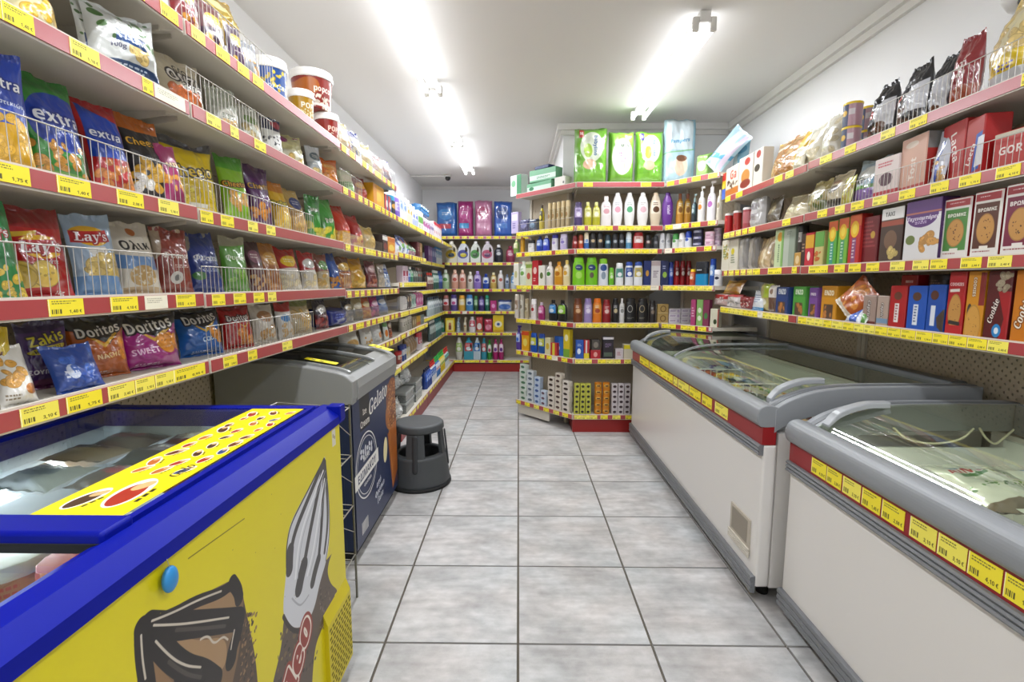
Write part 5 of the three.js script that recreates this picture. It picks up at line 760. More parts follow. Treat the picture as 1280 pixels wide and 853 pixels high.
// ---------- the household bays ----------
const hh = (n) => 'on the ' + n + ' household shelf';
shelfRow(FL, 1.891, hh('top'), [
  ['box', 474, 483, 0.14, ['#3a5a8a', ['r', '#c83a32', 0, 0, 0.5, 1], ['o', '#e8e4da', 0.5, 0.5, 0.3, 0.2]], 'red and blue cloth carton'],
  ['can', 483, 490, 0.17, ['#2b2e36', ['r', '#2a86b0', 0, 0.02, 1, 0.24], ['o', '#d8a040', 0.5, 0.5, 0.3, 0.12]], 'black aerosol with a turquoise cap', { cap: '#2a90b8' }],
  ['can', 489, 496, 0.18, bot('#7a5ac0', '#d8cff0', '#a890e0', '#4a2a90'), 'violet aerosol', { cap: '#8a6ad0' }],
  ['oval', 494, 504, 0.26, bot('#eceaf0', '#cfd8ea', '#8aa8d8', '#5a6a9a'), 'tall white softener bottle', { cap: '#f2f2f4' }],
  ['oval', 504, 511, 0.24, bot('#efe7cc', '#f4efdc', '#d8b85a', '#9a7a2a'), 'cream softener bottle', { cap: '#f4efdc' }],
  ['oval', 511, 518, 0.22, bot('#b9c4ea', '#e8ecf8', '#6a7ad0', '#3a4aa0'), 'lavender softener bottle', { cap: '#e2e6f4' }],
  ['box', 518, 524, 0.2, ['#e2e8d8', ['r', '#6fae4a', 0, 0.3, 1, 0.3], ['l', '#4a7a3a', 0.2, 0.7, 0.6, 0.2, 3]], 'green and white bin bag carton'],
  ['pack', 524, 533, 0.18, ['#e6d3e6', ['o', '#c870a8', 0.5, 0.5, 0.3, 0.16], ['r', '#f4f0f6', 0, 0.8, 1, 0.2]], 'pink and white napkin pack', { d: 0.12 }],
  ['pack', 521, 532, 0.1, ['#2a7ab8', ['l', '#bfe0f4', 0.2, 0.3, 0.6, 0.4, 2]], 'turquoise blue pack stacked on the napkins', { y: 0.185, d: 0.12 }],
  ['box', 533, 538, 0.16, ['#d8cfd8', ['r', '#8a7a9a', 0, 0.3, 1, 0.2]], 'grey lilac tissue carton'],
  ['box', 538, 548, 0.2, ['#ece6e4', ['p', '#c8323c', [[0, 0], [1, 0], [1, 0.3], [0, 0.16]]], ['o', '#c8323c', 0.5, 0.6, 0.16, 0.1]], 'white paper carton with a red top'],
], { d: 0.09, maxw: 0.13 });
const toD = (p) => 489 + (p - 487) * (524 - 489) / (534 - 487);
shelfRow(FL, 1.604, hh('second'), [
  ['bag', 490, 500, 0.13, ['#d7dbe6', ['o', '#2a4aa8', 0.5, 0.3, 0.3, 0.2], ['o', '#6fae5a', 0.6, 0.6, 0.3, 0.16]], 'white cat litter bag with a green spot'],
  ['bag', 499, 513, 0.17, ['#dce6f2', ['r', '#1f3f9a', 0, 0, 1, 0.3], ['o', '#c87a4a', 0.5, 0.3, 0.2, 0.16], ['o', '#7ab05a', 0.55, 0.52, 0.3, 0.14], ['t', '#1f3f9a', 'Ω', 0.4, 0.76, 0.4]], 'white and navy pet food bag'],
  ['bag', 513, 524, 0.13, mix('#3f6a4a', '#5a8a5a', '#c8d8c0', '#a07a8a'), 'dark green compost bag'],
  ['box', 524, 528, 0.16, ['#5a1f24', ['l', '#d8b0a0', 0.2, 0.3, 0.6, 0.3, 3]], 'dark red slim carton'],
  ['box', 528, 532, 0.16, ['#8a6a3a', ['l', '#e8d8b0', 0.2, 0.3, 0.6, 0.3, 3]], 'brown slim carton'],
], { max: 0.235, d: 0.09, map: toD, maxw: 0.16 });
shelfRow(FL, 1.357, hh('third'), [
  ['box', 498, 508, 0.15, ['#d9c6d0', ['r', '#a82a4a', 0.1, 0.3, 0.8, 0.3], ['l', '#6a3a5a', 0.2, 0.7, 0.6, 0.2, 2]], 'pink cleaning wipes carton'],
  ['oval', 508, 513, 0.15, bot('#2f5aa8', '#c8d8f0', '#6a9ad8'), 'mid blue cleaner bottle', { cap: '#2f5aa8' }],
  ['oval', 513, 518, 0.15, bot('#1f7a5a', '#bfe0c8', '#4aae7a'), 'emerald cleaner bottle', { cap: '#e8e8e0' }],
  ['round', 518, 525, 0.15, bot('#3f4a42', '#8a9a8a', '#c8d0c0'), 'smoky grey green bottle', { cap: '#2a2a2a' }],
  ['can', 525, 533, 0.15, bot('#3a3f3a', '#6a7a6a', '#c04a3a'), 'dark polish can', { cap: '#5a3a30' }],
], { d: 0.06, map: toD, maxw: 0.1 });
shelfRow(FL, 1.108, hh('fourth'), [
  ['pack', 499, 506, 0.13, ['#d8d4d0', ['l', '#8a8a9a', 0.2, 0.3, 0.6, 0.3, 3]], 'white sponge pack'],
  ['pack', 506, 514, 0.14, ['#3a2c2a', ['o', '#d8b88a', 0.5, 0.3, 0.3, 0.2]], 'black scourer pack with a tan spot'],
  ['pack', 514, 522, 0.14, ['#bcd0c8', ['o', '#5a9a8a', 0.5, 0.5, 0.3, 0.2]], 'mint cloth pack'],
  ['pack', 522, 534, 0.15, ['#c0468a', ['o', '#e8a8cc', 0.5, 0.5, 0.3, 0.2]], 'bright pink glove pack'],
], { d: 0.06, map: toD, maxw: 0.1 });
shelfRow(FL, 0.921, hh('fifth'), [
  ['jar', 500, 507, 0.12, bot('#b8b4a8', '#d8d4c8', '#8a8678', '#6a665a'), 'pale grey storage jar', { cap: '#c8c4b8' }],
  ['jar', 507, 515, 0.13, bot('#a8a498', '#c4c0b4', '#7a766a', '#5a564a'), 'greyish storage jar beside the paler jar', { cap: '#b8b4a8' }],
  ['box', 515, 522, 0.11, ['#8a7a5a', ['o', '#d8c8a0', 0.5, 0.5, 0.3, 0.24]], 'kraft brown match carton'],
  ['box', 522, 529, 0.1, ['#d8a81c', ['r', '#c05a1c', 0, 0.6, 1, 0.3]], 'yellow firelighter carton'],
  ['box', 529, 535, 0.1, ['#7a8a8a', ['l', '#e0e8e8', 0.2, 0.3, 0.6, 0.4, 3]], 'teal grey carton'],
], { max: 0.135, d: 0.06, map: toD, maxw: 0.1 });
shelfRow(FL, 0.663, hh('sixth'), [
  ['jar', 492, 499, 0.1, bot('#8a3a34', '#d8c8b8', '#c86a4a'), 'small red lidded jar', { cap: '#b02a2a' }],
  ['jar', 499, 506, 0.14, bot('#2f4a8a', '#c8d0e0', '#e8e4d8'), 'small navy jar', { cap: '#2a3a7a' }],
  ['box', 504, 511, 0.1, ['#d0cdb8', ['o', '#c8b04a', 0.5, 0.5, 0.3, 0.2]], 'cream bulb carton'],
  ['bag', 511, 526, 0.19, ['#9a7d58', ['l', '#6a5236', 0.2, 0.3, 0.5, 0.1, 2]], 'brown paper sack leaning at the post', { d: 0.07 }],
  ['can', 527, 533, 0.18, bot('#d8cfd2', '#c04a5a', '#f2eef0'), 'white aerosol with a pink band', { cap: '#b83a44' }],
], { d: 0.06, map: toD, maxw: 0.1 });
shelfRow(FL, 0.171, 'on the lowest household shelf', [
  ['spray', 536, 542, 0.25, bot('#e8e8e8', '#3a6ab8', '#c8d8f0'), 'white and blue trigger cleaner', { cap: '#c83028', trig: '#c82a24' }],
  ['spray', 541, 547, 0.26, bot('#3f7ac0', '#e8eef4', '#e05a3a'), 'sky blue trigger cleaner', { cap: '#2fa04a', trig: '#3aae4a' }],
  ['spray', 546, 553, 0.27, bot('#e6c61c', '#f4e88a', '#4a9a3a'), 'yellow trigger cleaner', { cap: '#38a23c', trig: '#38a23c' }],
  ['spray', 552, 558, 0.26, bot('#dfe6e8', '#5ab0a0', '#c83a3a'), 'pale trigger cleaner with a red head', { cap: '#c83028', trig: '#c83028' }],
  ['round', 529, 536, 0.22, bot('#1d3f8e', '#3a6ad0', '#c8d8f0'), 'cobalt blue cleaner bottle', { cap: '#1a1f3a' }],
], { d: 0.075, maxw: 0.09 });
{ // clear plastic party ware on the floor shelf
  const tubM = M(0xdfe2e0, { roughness: 0.12, transmission: 0.85, thickness: 0 });
  for (const [z, y, w, h] of [[-4.45, 0.171, 0.34, 0.1], [-4.45, 0.273, 0.33, 0.09], [-4.86, 0.171, 0.3, 0.1], [-4.86, 0.273, 0.3, 0.1]]) {
    const t = thing('food_container', (y > 0.2 ? 'upper' : 'lower') + ' clear plastic container with snap lid ' + (z < -4.6 ? 'beside the blue bottle' : 'under the cup bags'), 'container', 'clear containers on the lowest household shelf'); t.position.set(-1.14, y, z); t.rotation.y = Math.PI / 2;
    part(t, 'tray', [bx(-w / 2, w / 2, 0, 0.004, -0.12, 0.12), bx(-w / 2, w / 2, 0, h - 0.02, 0.116, 0.12), bx(-w / 2, w / 2, 0, h - 0.02, -0.12, -0.116), bx(-w / 2, -w / 2 + 0.004, 0, h - 0.02, -0.12, 0.12), bx(w / 2 - 0.004, w / 2, 0, h - 0.02, -0.12, 0.12)], tubM);
    part(t, 'lid', rb(-w / 2 - 0.006, w / 2 + 0.006, h - 0.022, h, -0.126, 0.126, 0.005, 1), M(0xc9cdca, { roughness: 0.2, transmission: 0.5, thickness: 0 }));
  }
  const c = artCell(['#c9ccca', ['z', '#eef0ee', 0.5, 0.5, 1, 1, 60, 0.06], ['z', '#8f9490', 0.5, 0.5, 1, 1, 30, 0.04]], 128, 128);
  for (const [z, y, x, k] of [[-4.1, 0.171, -1.08, 0], [-4.32, 0.38, -1.14, 1], [-4.62, 0.38, -1.12, 2]]) { const m = new THREE.Mesh(bagGeo(0.2, 0.17, 0.13, c, { wr: 3, lean: 0 }), printed(c, 'film')); m.name = numbered('cup_bag'); tag(m, ['crinkled clear bag of plastic cups standing on the floor shelf', 'crinkled clear cup bag on the containers near the snack rack', 'crinkled clear cup bag on the containers near the blue bottle'][k], 'bag', 'bags of plastic cups'); m.position.set(x, y, z); m.rotation.y = 1.5; shade(m); scene.add(m); }
}
// ---------- goods of the corner bay and the far detergent rack ----------
const cn = (n) => 'on the ' + n + ' corner shelf';
shelfRow(FLE, 1.611, cn('top'), [['box', 533, 538, 0.2, ['#7a4a8a', ['o', '#d8c0e0', 0.5, 0.4, 0.3, 0.2]], 'purple washing powder carton'], ['box', 538, 543, 0.2, ['#3a4a9a', ['o', '#d0d8f0', 0.5, 0.4, 0.3, 0.2]], 'indigo washing powder carton'], ['jug', 543.5, 550.5, 0.25, bot('#dbe4ea', '#5a9ad0', '#e8f0f4'), 'white and sky detergent jug', { cap: '#5a9ad0' }]], { d: 0.05, max: 0.225, in: 0.016, mid: 0.025, jit: 0, maxw: 0.09 });
shelfRow(FLE, 1.261, cn('second'), [['round', 533, 540, 0.22, bot('#5a3a34', '#c8c0b0', '#8a2a2a'), 'brown cleaner bottle', { cap: '#c03a2a' }], ['round', 540, 547, 0.26, bot('#1f5a4a', '#bfd8c8', '#3a9a7a'), 'bottle green cleaner', { cap: '#d8e0d8' }], ['round', 546.5, 551.5, 0.26, bot('#1d4a8e', '#3a6ad0', '#c8d8f0'), 'deep blue cleaner bottle', { cap: '#1d3a7a' }]], { d: 0.05, in: 0.016, mid: 0.025, jit: 0, maxw: 0.09 });
shelfRow(FLE, 0.931, cn('third'), [['round', 534, 541, 0.24, bot('#a8b8b8', '#d8e0e0', '#7a9a9a'), 'grey blue softener bottle', { cap: '#5a6a7a' }], ['round', 541, 548, 0.24, bot('#8a9a9a', '#c8d0d0', '#5a6a7a'), 'steel grey softener bottle', { cap: '#2a3a4a' }], ['round', 547.5, 551.5, 0.22, bot('#6a7a78', '#b0bcb8', '#3a4a5a'), 'slate softener bottle', { cap: '#3a3a3a' }]], { d: 0.05, in: 0.016, mid: 0.025, jit: 0, maxw: 0.09 });
shelfRow(FLE, 0.604, cn('fourth'), [['round', 536, 543, 0.26, bot('#4a5a58', '#a8b4ac', '#8a9a90'), 'dark slate floor cleaner', { cap: '#d8d8d0' }], ['round', 543, 550.5, 0.26, bot('#1d6a6e', '#8ac0b8', '#c8e0d8'), 'dark teal floor cleaner', { cap: '#1d6a6e' }]], { d: 0.05, in: 0.016, mid: 0.025, jit: 0, maxw: 0.09 });
const dt = (n) => 'on the ' + n + ' detergent shelf';
const roll = (bg, a, b) => [bg, ['o', a, 0.45, 0.35, 0.34, 0.16], ['r', b, 0.12, 0.62, 0.6, 0.14], ['l', '#f4f2f4', 0.3, 0.3, 0.4, 0.1, 2]];
shelfRow(FBK, 2.036, dt('top'), [
  ['pack', 545, 572, 0.5, roll('#2166b4', '#3f8ad0', '#b8304a'), 'blue paper roll pack with a red label', { d: 0.14 }],
  ['pack', 572, 592, 0.52, roll('#b0207a', '#c84a96', '#3fa0d8'), 'magenta paper roll pack with a blue label', { d: 0.14 }],
  ['pack', 593, 616, 0.53, roll('#d487ae', '#c04a7a', '#e8a8c8'), 'rose pink paper roll pack', { d: 0.14 }],
  ['pack', 617, 641, 0.52, roll('#2a66cc', '#1f4a9a', '#4a8ae0'), 'royal blue paper roll pack', { d: 0.14 }],
]);
const jugA = (bg, c1, c2) => [bg, ['o', c1, 0.46, 0.62, 0.42, 0.2], ['o', c2, 0.5, 0.66, 0.26, 0.1], ['l', '#ffffff', 0.25, 0.6, 0.42, 0.05, 1]];
shelfRow(FBK, 1.651, dt('second'), [
  ['jug', 557, 572, 0.31, jugA('#e6e2cc', '#e0c040', '#3a4a5a'), 'white detergent jug with a yellow label', { cap: '#f0ede0' }],
  ['jug', 572, 587, 0.31, jugA('#dfe2ea', '#4a4f9a', '#d8c82a'), 'white detergent jug with a violet label and yellow shoulder', { cap: '#e0cc1c' }],
  ['jug', 588, 601, 0.31, jugA('#e4e8e0', '#4f9a4a', '#3a5a3a'), 'white detergent jug with a green label', { cap: '#f2f2f0' }],
  ['jug', 602, 617, 0.31, jugA('#ddd3da', '#b84a6a', '#5a2a5a'), 'pale detergent jug with a crimson label', { cap: '#d8ccd8' }],
  ['oval', 618, 629, 0.27, bot('#22242c', '#3a3c48', '#d8d8d8'), 'black detergent bottle', { cap: '#e8e8e8' }],
  ['oval', 632, 644, 0.25, bot('#8a2a48', '#b04a68', '#e8c0cc'), 'wine coloured detergent bottle', { cap: '#8a2a48' }],
], { d: 0.1 });
shelfRow(FBK, 1.258, dt('third'), [
  ['oval', 546, 552, 0.25, bot('#1f3f86', '#3a66c0', '#c8d8f0'), 'blue fabric bottle', { cap: '#1f3f86' }],
  ['oval', 552, 562, 0.29, bot('#a9c49a', '#d8e6cc', '#5a9a4a'), 'sage green fabric softener bottle', { cap: '#e8efe0' }],
  ['oval', 564, 583, 0.29, bot('#dca28a', '#f2d0c0', '#c85a4a'), 'peach fabric softener bottle', { cap: '#e8c0a8', n: 2, nb: 'the sage bottle' }],
  ['oval', 584, 592, 0.26, bot('#d8cfc0', '#f0ece0', '#8a6a5a'), 'ivory fabric softener bottle', { cap: '#efe9da' }],
  ['oval', 592, 602, 0.27, bot('#9478c8', '#c8b4e6', '#5a3a9a'), 'lilac fabric softener bottle', { cap: '#b49ade' }],
  ['oval', 603, 612, 0.23, bot('#2448a4', '#e0e8f6', '#2a5ac8'), 'cobalt fabric softener bottle', { cap: '#1f3f9a' }],
  ['oval', 613, 621, 0.25, bot('#d8b45a', '#f0e0a8', '#c05a3a'), 'honey fabric softener bottle', { cap: '#f0e4b8' }],
  ['oval', 622, 630, 0.28, bot('#e6dfdc', '#f4f0ee', '#c86a5a'), 'white slim fabric softener bottle', { cap: '#f2eeee' }],
  ['oval', 631, 637, 0.22, bot('#8a9ab0', '#c8d0e0', '#4a5a7a'), 'grey blue starch bottle', { cap: '#6a7a9a' }],
  ['oval', 638, 646, 0.25, bot('#d8e2e8', '#5a9ad0', '#f0f4f8'), 'white starch bottle with a sky label', { cap: '#5a9ad0' }],
], { d: 0.09 });
shelfRow(FBK, 0.925, dt('fourth'), [
  ['wide', 553, 562, 0.24, bot('#8a5a52', '#e8d8d8', '#c8323c'), 'red brown oxygen cleaner tub', { cap: '#a86a60' }],
  ['wide', 563, 572, 0.25, bot('#5a4a8a', '#e8dff0', '#c84a8a'), 'violet oxygen cleaner bottle', { cap: '#4a3a7a' }],
  ['wide', 573, 582, 0.24, bot('#d8a83a', '#f0dca0', '#e8e4d8'), 'amber oxygen cleaner bottle', { cap: '#e8a838' }],
  ['wide', 582, 592, 0.25, bot('#4a8ac0', '#c8e0f4', '#1f4a9a'), 'light blue oxygen cleaner bottle', { cap: '#3a7ab8' }],
  ['wide', 592, 598, 0.23, bot('#2f5a3a', '#8ab88a', '#c8e0c0'), 'forest green cleaner bottle', { cap: '#3a8a4a' }],
  ['wide', 598, 606, 0.23, bot('#3a2a6a', '#8a7ac0', '#d8d0f0'), 'dark violet cleaner bottle', { cap: '#2a2050' }],
  ['wide', 606, 612, 0.24, bot('#1f6a5a', '#7ac0a8', '#d0e8dc'), 'jade cleaner bottle', { cap: '#2a9a7a' }],
  ['box', 613, 621, 0.16, ['#b8307a', ['o', '#e8a0cc', 0.5, 0.5, 0.3, 0.2]], 'fuchsia tablet carton'],
  ['pack', 622, 640, 0.17, ['#d8e0ee', ['o', '#3a6ab8', 0.5, 0.6, 0.4, 0.24], ['r', '#1f3a7a', 0, 0, 1, 0.2]], 'white and blue sponge pack', { d: 0.1 }],
], { d: 0.09 });
shelfRow(FBK, 0.599, dt('fifth'), [
  ['round', 550, 556, 0.2, bot('#2f7a5a', '#a8d0b8', '#e8f0e8'), 'green cleaning liquid bottle', { cap: '#3a8a6a' }],
  ['box', 557, 569, 0.22, ['#e2c41c', ['r', '#f4e890', 0.14, 0.14, 0.72, 0.72], ['o', '#c87a5a', 0.5, 0.42, 0.14, 0.12], ['r', '#8a4a3a', 0.36, 0.5, 0.28, 0.3]], 'yellow rubber glove carton'],
  ['spray', 569, 577, 0.23, bot('#b8c8d0', '#6a8a9a', '#d8e0e4'), 'grey trigger spray', { cap: '#8a9aa8' }],
  ['spray', 578, 585, 0.23, bot('#d8c8a0', '#f0e8d0', '#b88a4a'), 'beige trigger spray', { cap: '#d8ccb0' }],
  ['oval', 586, 595, 0.24, bot('#e6e2e2', '#c83a4a', '#f4f0f0'), 'white descaler bottle with a red label', { cap: '#f0eeee' }],
  ['pack', 595, 604, 0.24, ['#c03a3a', ['o', '#e8e0d8', 0.5, 0.6, 0.34, 0.2], ['r', '#d8a83a', 0, 0.84, 1, 0.16]], 'red dish tablet pouch', { d: 0.07 }],
  ['pack', 605, 616, 0.21, ['#b8284a', ['o', '#e08aa0', 0.5, 0.6, 0.34, 0.2]], 'crimson dish tablet pouch', { d: 0.07 }],
  ['box', 616, 630, 0.27, ['#e6c61c', ['o', '#f4f0d0', 0.5, 0.52, 0.34, 0.18], ['o', '#3a5a9a', 0.5, 0.52, 0.14, 0.08], ['r', '#d8a81c', 0, 0.84, 1, 0.16]], 'large yellow soap powder carton'],
], { d: 0.09 });
shelfRow(FBK, 0.179, 'on the lowest detergent shelf', [
  ['drop', 569, 579, 0.34, bot('#d4d2c4', '#a8c86a', '#f0f0e4'), 'pale grey bleach bottle', { cap: '#e8e4d8' }],
  ['jug', 580, 592, 0.33, bot('#3fa0b4', '#c84a4a', '#e8f2f4'), 'turquoise bleach bottle with a red label', { cap: '#2f8aa0' }],
  ['jug', 592, 601, 0.33, bot('#c8dae2', '#3a7ac0', '#f0f4f8'), 'clear white bleach bottle', { cap: '#d8e4ea' }],
  ['oval', 601, 609, 0.33, bot('#3a9aae', '#c05a5a', '#e0eef0'), 'teal bleach bottle beside the clear one', { cap: '#2f8a9e' }],
  ['oval', 609, 615, 0.3, bot('#3f9a3c', '#e8f0e0', '#a8305a'), 'green bleach bottle', { cap: '#2f8a2c' }],
  ['oval', 616, 630, 0.32, bot('#b01f6a', '#f0d8e4', '#6a2a8a'), 'magenta bleach bottle', { cap: '#a01860', n: 2, nb: 'the green bottle' }],
], { d: 0.1 });

// ---------- goods on the toiletries rack ----------
const to = (n) => 'on the ' + n + ' toiletries shelf';
const Y = toil.map((s) => s.y + 0.041);
const pad = (bg, a, b) => [bg, ['o', '#dde6d0', 0.5, 0.36, 0.34, 0.26], ['o', '#a8cc4a', 0.4, 0.42, 0.13, 0.12], ['r', a, 0.12, 0.06, 0.14, 0.14], ['t', '#f6f4f0', b, 0.19, 0.13, 0.12], ['t', '#2a4a8a', 'babylino', 0.62, 0.34, 0.14, 0, 1.57], ['o', '#e2b89a', 0.45, 0.66, 0.2, 0.09], ['c', '#7cbc3a', 0.82, -0.03]];
shelfRow(FCA, Y[0], to('top'), [
  ['box', 642, 656, 0.2, ['#dfeee4', ['r', '#3f8a5c', 0.6, 0, 0.4, 1], ['o', '#7ab88a', 0.3, 0.4, 0.2, 0.16]], 'upright green and white sanitary pad box', { d: 0.09 }],
  ['box', 662, 694, 0.085, ['#6fae86', ['r', '#cfe6d6', 0, 0.4, 1, 0.45], ['o', '#2f7a4c', 0.2, 0.6, 0.1, 0.2]], 'lower flat green sanitary box', { d: 0.1 }],
  ['box', 666, 698, 0.11, ['#7ab890', ['r', '#d8ecdd', 0, 0.45, 1, 0.4], ['l', '#3a7a58', 0.3, 0.6, 0.5, 0.2, 2]], 'tilted flat green sanitary box on top', { d: 0.1, y: 0.087, yaw: 0.1 }],
  ['box', 672, 690, 0.03, ['#2a3a6a'], 'thin navy box on the green boxes', { d: 0.09, y: 0.198 }],
  ['box', 697, 711, 0.09, ['#e8e4da', ['o', '#3a3a3a', 0.85, 0.6, 0.06, 0.12]], 'plain cream carton', { d: 0.09 }],
]);
shelfRow(FCF, Y[0], to('top'), [
  ['pack', 717, 760, 0.47, pad('#6fae2e', '#c0302a', 'M'), 'green nappy pack with a red mark', { d: 0.16, in: 0.03 }],
  ['pack', 760, 793, 0.44, ['#76b236', ['o', '#dfe4d4', 0.5, 0.5, 0.4, 0.34], ['t', '#3a4a3a', 'BC MINI', 0.5, 0.3, 0.16], ['l', '#c0709a', 0.26, 0.42, 0.5, 0.2, 4], ['o', '#e2b8a0', 0.7, 0.66, 0.16, 0.08]], 'green nappy pack with a white oval panel', { d: 0.16 }],
  ['pack', 794, 830, 0.44, pad('#6fae2e', '#3a2a6a', '5'), 'green nappy pack with a violet mark', { d: 0.16 }],
  ['pack', 829, 870, 0.54, ['#b4d2e0', ['r', '#d8e6ec', 0.05, 0.05, 0.8, 0.44], ['r', '#9fd0e6', 0.86, 0, 0.14, 1], ['t', '#3a8ac0', 'Pampers', 0.44, 0.36, 0.14, 0, -0.1, 'ri'], ['o', '#e8c8b0', 0.5, 0.74, 0.2, 0.15], ['o', '#7a5238', 0.52, 0.62, 0.17, 0.05], ['p', '#8abf8a', [[0, 0.53], [0.9, 0.48], [0.9, 0.5], [0, 0.55]]]], 'tall pale blue nappy pack with a baby face', { d: 0.15, in: 0.02 }],
]);
shelfRow(FCD, Y[0], to('top'), [
  ['pack', 872, 890, 0.2, ['#9ac868', ['o', '#e8f2d8', 0.5, 0.5, 0.3, 0.2]], 'green wipes pack behind the blue sacks', { d: 0.1, in: 0.1 }],
  ['bag', 876, 905, 0.34, ['#b9dcea', ['r', '#e8f0f4', 0.3, 0, 0.3, 1], ['p', '#5aaad0', [[0, 0.7], [1, 0.5], [1, 0.6], [0, 0.84]]], ['r', '#e8d8ea', 0.7, 0, 0.2, 1]], 'pale blue underpad sack leaning over the corner', { d: 0.09, in: 0.03, roll: -0.8, lean: 0.1, y: 0.055 }],
  ['bag', 914, 934, 0.26, ['#8ac4dc', ['r', '#e0eef4', 0.2, 0, 0.3, 1], ['o', '#4a9ac0', 0.6, 0.3, 0.3, 0.14]], 'sky blue underpad sack in the corner', { d: 0.12, in: 0.12 }],
]);
shelfRow(FCA, Y[1], to('second'), [
  ['box', 643, 652, 0.21, ['#c4b8de', ['r', '#e8e2f2', 0.1, 0.1, 0.8, 0.3], ['l', '#6a5a9a', 0.2, 0.5, 0.6, 0.3, 3]], 'lilac hair product box'],
  ['pack', 653, 664, 0.13, ['#4a4a7a', ['o', '#8a8ac0', 0.5, 0.5, 0.3, 0.2]], 'slate blue refill pack', { d: 0.06 }],
  ['pack', 664, 675, 0.12, ['#3a4a66', ['o', '#7a9ab8', 0.5, 0.5, 0.3, 0.2]], 'dark blue refill pack', { d: 0.06 }],
  ['round', 676, 683, 0.24, bot('#c8b41c', '#3a3414', '#e8d84a'), 'tall yellow and black bottle', { cap: '#2a2610' }],
  ['can', 687, 715, 0.24, bot('#c9b284', '#d8c8a0', '#a8824a', '#8a6a3a'), 'beige hairspray can', { cap: '#d0bc90', n: 5, nb: 'the black bottle' }],
], { d: 0.05 });
shelfRow(FCF, Y[1], to('second'), [
  ['wide', 717, 728, 0.21, bot('#4a3a6a', '#b8a8d0', '#e8e0f0', '#3a2a5a'), 'dark purple bath gel bottle', { cap: '#3a2c54' }],
  ['oval', 729, 750, 0.21, bot('#b8b428', '#e0dc8a', '#f2f0d8', '#6a6a1a'), 'yellow green soap bottle', { cap: '#d8d68a', n: 2, nb: 'the purple bottle' }],
  ['oval', 750, 764, 0.26, bot('#ece6e4', '#f4f0ee', '#e0a8b0', '#c08a90'), 'white body milk bottle with a pink drop', { cap: '#e8ddd8' }],
  ['drop', 764, 778, 0.29, bot('#f0eeec', '#f6f4f2', '#e8a8b8', '#9a9aa8'), 'white tapered bath bottle with a rose drop', { cap: '#f2f0ee' }],
  ['drop', 779, 793, 0.29, bot('#f0efec', '#f6f4f2', '#5aae7a', '#7a9a8a'), 'white tapered bath bottle with a green drop', { cap: '#f2f0ee' }],
  ['drop', 795, 810, 0.29, bot('#f0eeea', '#f6f4f2', '#e0b8c0', '#a89a9a'), 'white tapered bath bottle with a blush drop', { cap: '#f2f0ee' }],
  ['drop', 811, 826, 0.29, bot('#dccbb0', '#efe4d0', '#5a3a24', '#4a3020'), 'cream tapered bath bottle with brown lettering', { cap: '#d8c4a4' }],
  ['drop', 826, 841, 0.29, ['#6a3492', ['t', '#f2eef6', 'Vidal', 0.52, 0.5, 0.3, 0, 1.5, 'ri'], ['o', '#8a5ab0', 0.5, 0.2, 0.3, 0.1]], 'violet tapered bath bottle with white script', { cap: '#5a2a84' }],
  ['oval', 844, 863, 0.28, bot('#c0862a', '#e0b45a', '#8a5a1a'), 'amber bath oil bottle', { cap: '#8a4a2a', n: 2, nb: 'the violet bottle' }],
], { d: 0.055 });
shelfRow(FCD, Y[1], to('second'), [
  ['pump', 866, 873, 0.24, bot('#27353a', '#5a7a80', '#c8d8d8'), 'dark slate pump soap bottle', { cap: '#8aa0a0' }],
  ['pump', 873, 884, 0.29, bot('#eceae6', '#f4f2ee', '#e08a2a', '#c87a2a'), 'white pump soap bottle with an orange label', { cap: '#eeeeec' }],
  ['pump', 884, 898, 0.32, bot('#efecf0', '#f6f4f6', '#b868b8', '#a04aa0'), 'white pump soap bottle with a mauve label', { cap: '#f2f0f2' }],
  ['oval', 898, 904, 0.24, bot('#e4dcc8', '#f0ead8', '#b8a888'), 'cream lotion bottle behind the biscuit rack', { cap: '#e0d8c4' }],
], { d: 0.06 });
shelfRow(FCA, Y[2], to('third'), [
  ['round', 643, 652, 0.14, bot('#7a9a4a', '#d8d8a0', '#e8e4c8'), 'olive lotion bottle', { cap: '#c8c48a' }],
  ['stick', 653, 658, 0.16, ['#d8a028', ['l', '#5a3a10', 0.2, 0.3, 0.6, 0.3, 3]], 'amber toothbrush tube', { cap: '#b8801c' }],
  ['jar', 661, 672, 0.12, bot('#eceae6', '#f4f2f0', '#c8c8c8', '#8a8a8a'), 'white cream jar with a black lid', { cap: '#2a2a2c' }],
  ['oval', 673, 681, 0.15, bot('#2a48a8', '#6a8ad8', '#d8e0f4'), 'deep blue mouthwash bottle', { cap: '#1f3a8a', n: 1 }],
  ['oval', 681, 689, 0.15, bot('#3a4ac0', '#8aa0e8', '#e0e4f8'), 'bright blue mouthwash bottle', { cap: '#e8e8f0' }],
  ['can', 691, 701, 0.17, bot('#e8e6ee', '#f4f2f8', '#b0a0d8', '#7a6ab0'), 'white hair mousse can', { cap: '#3a3aa0' }],
  ['can', 701, 713, 0.17, bot('#c8bce4', '#e4def2', '#8a7ac8', '#5a4aa0'), 'lilac hair mousse can', { cap: '#d8d0ec' }],
], { max: 0.15, d: 0.05 });
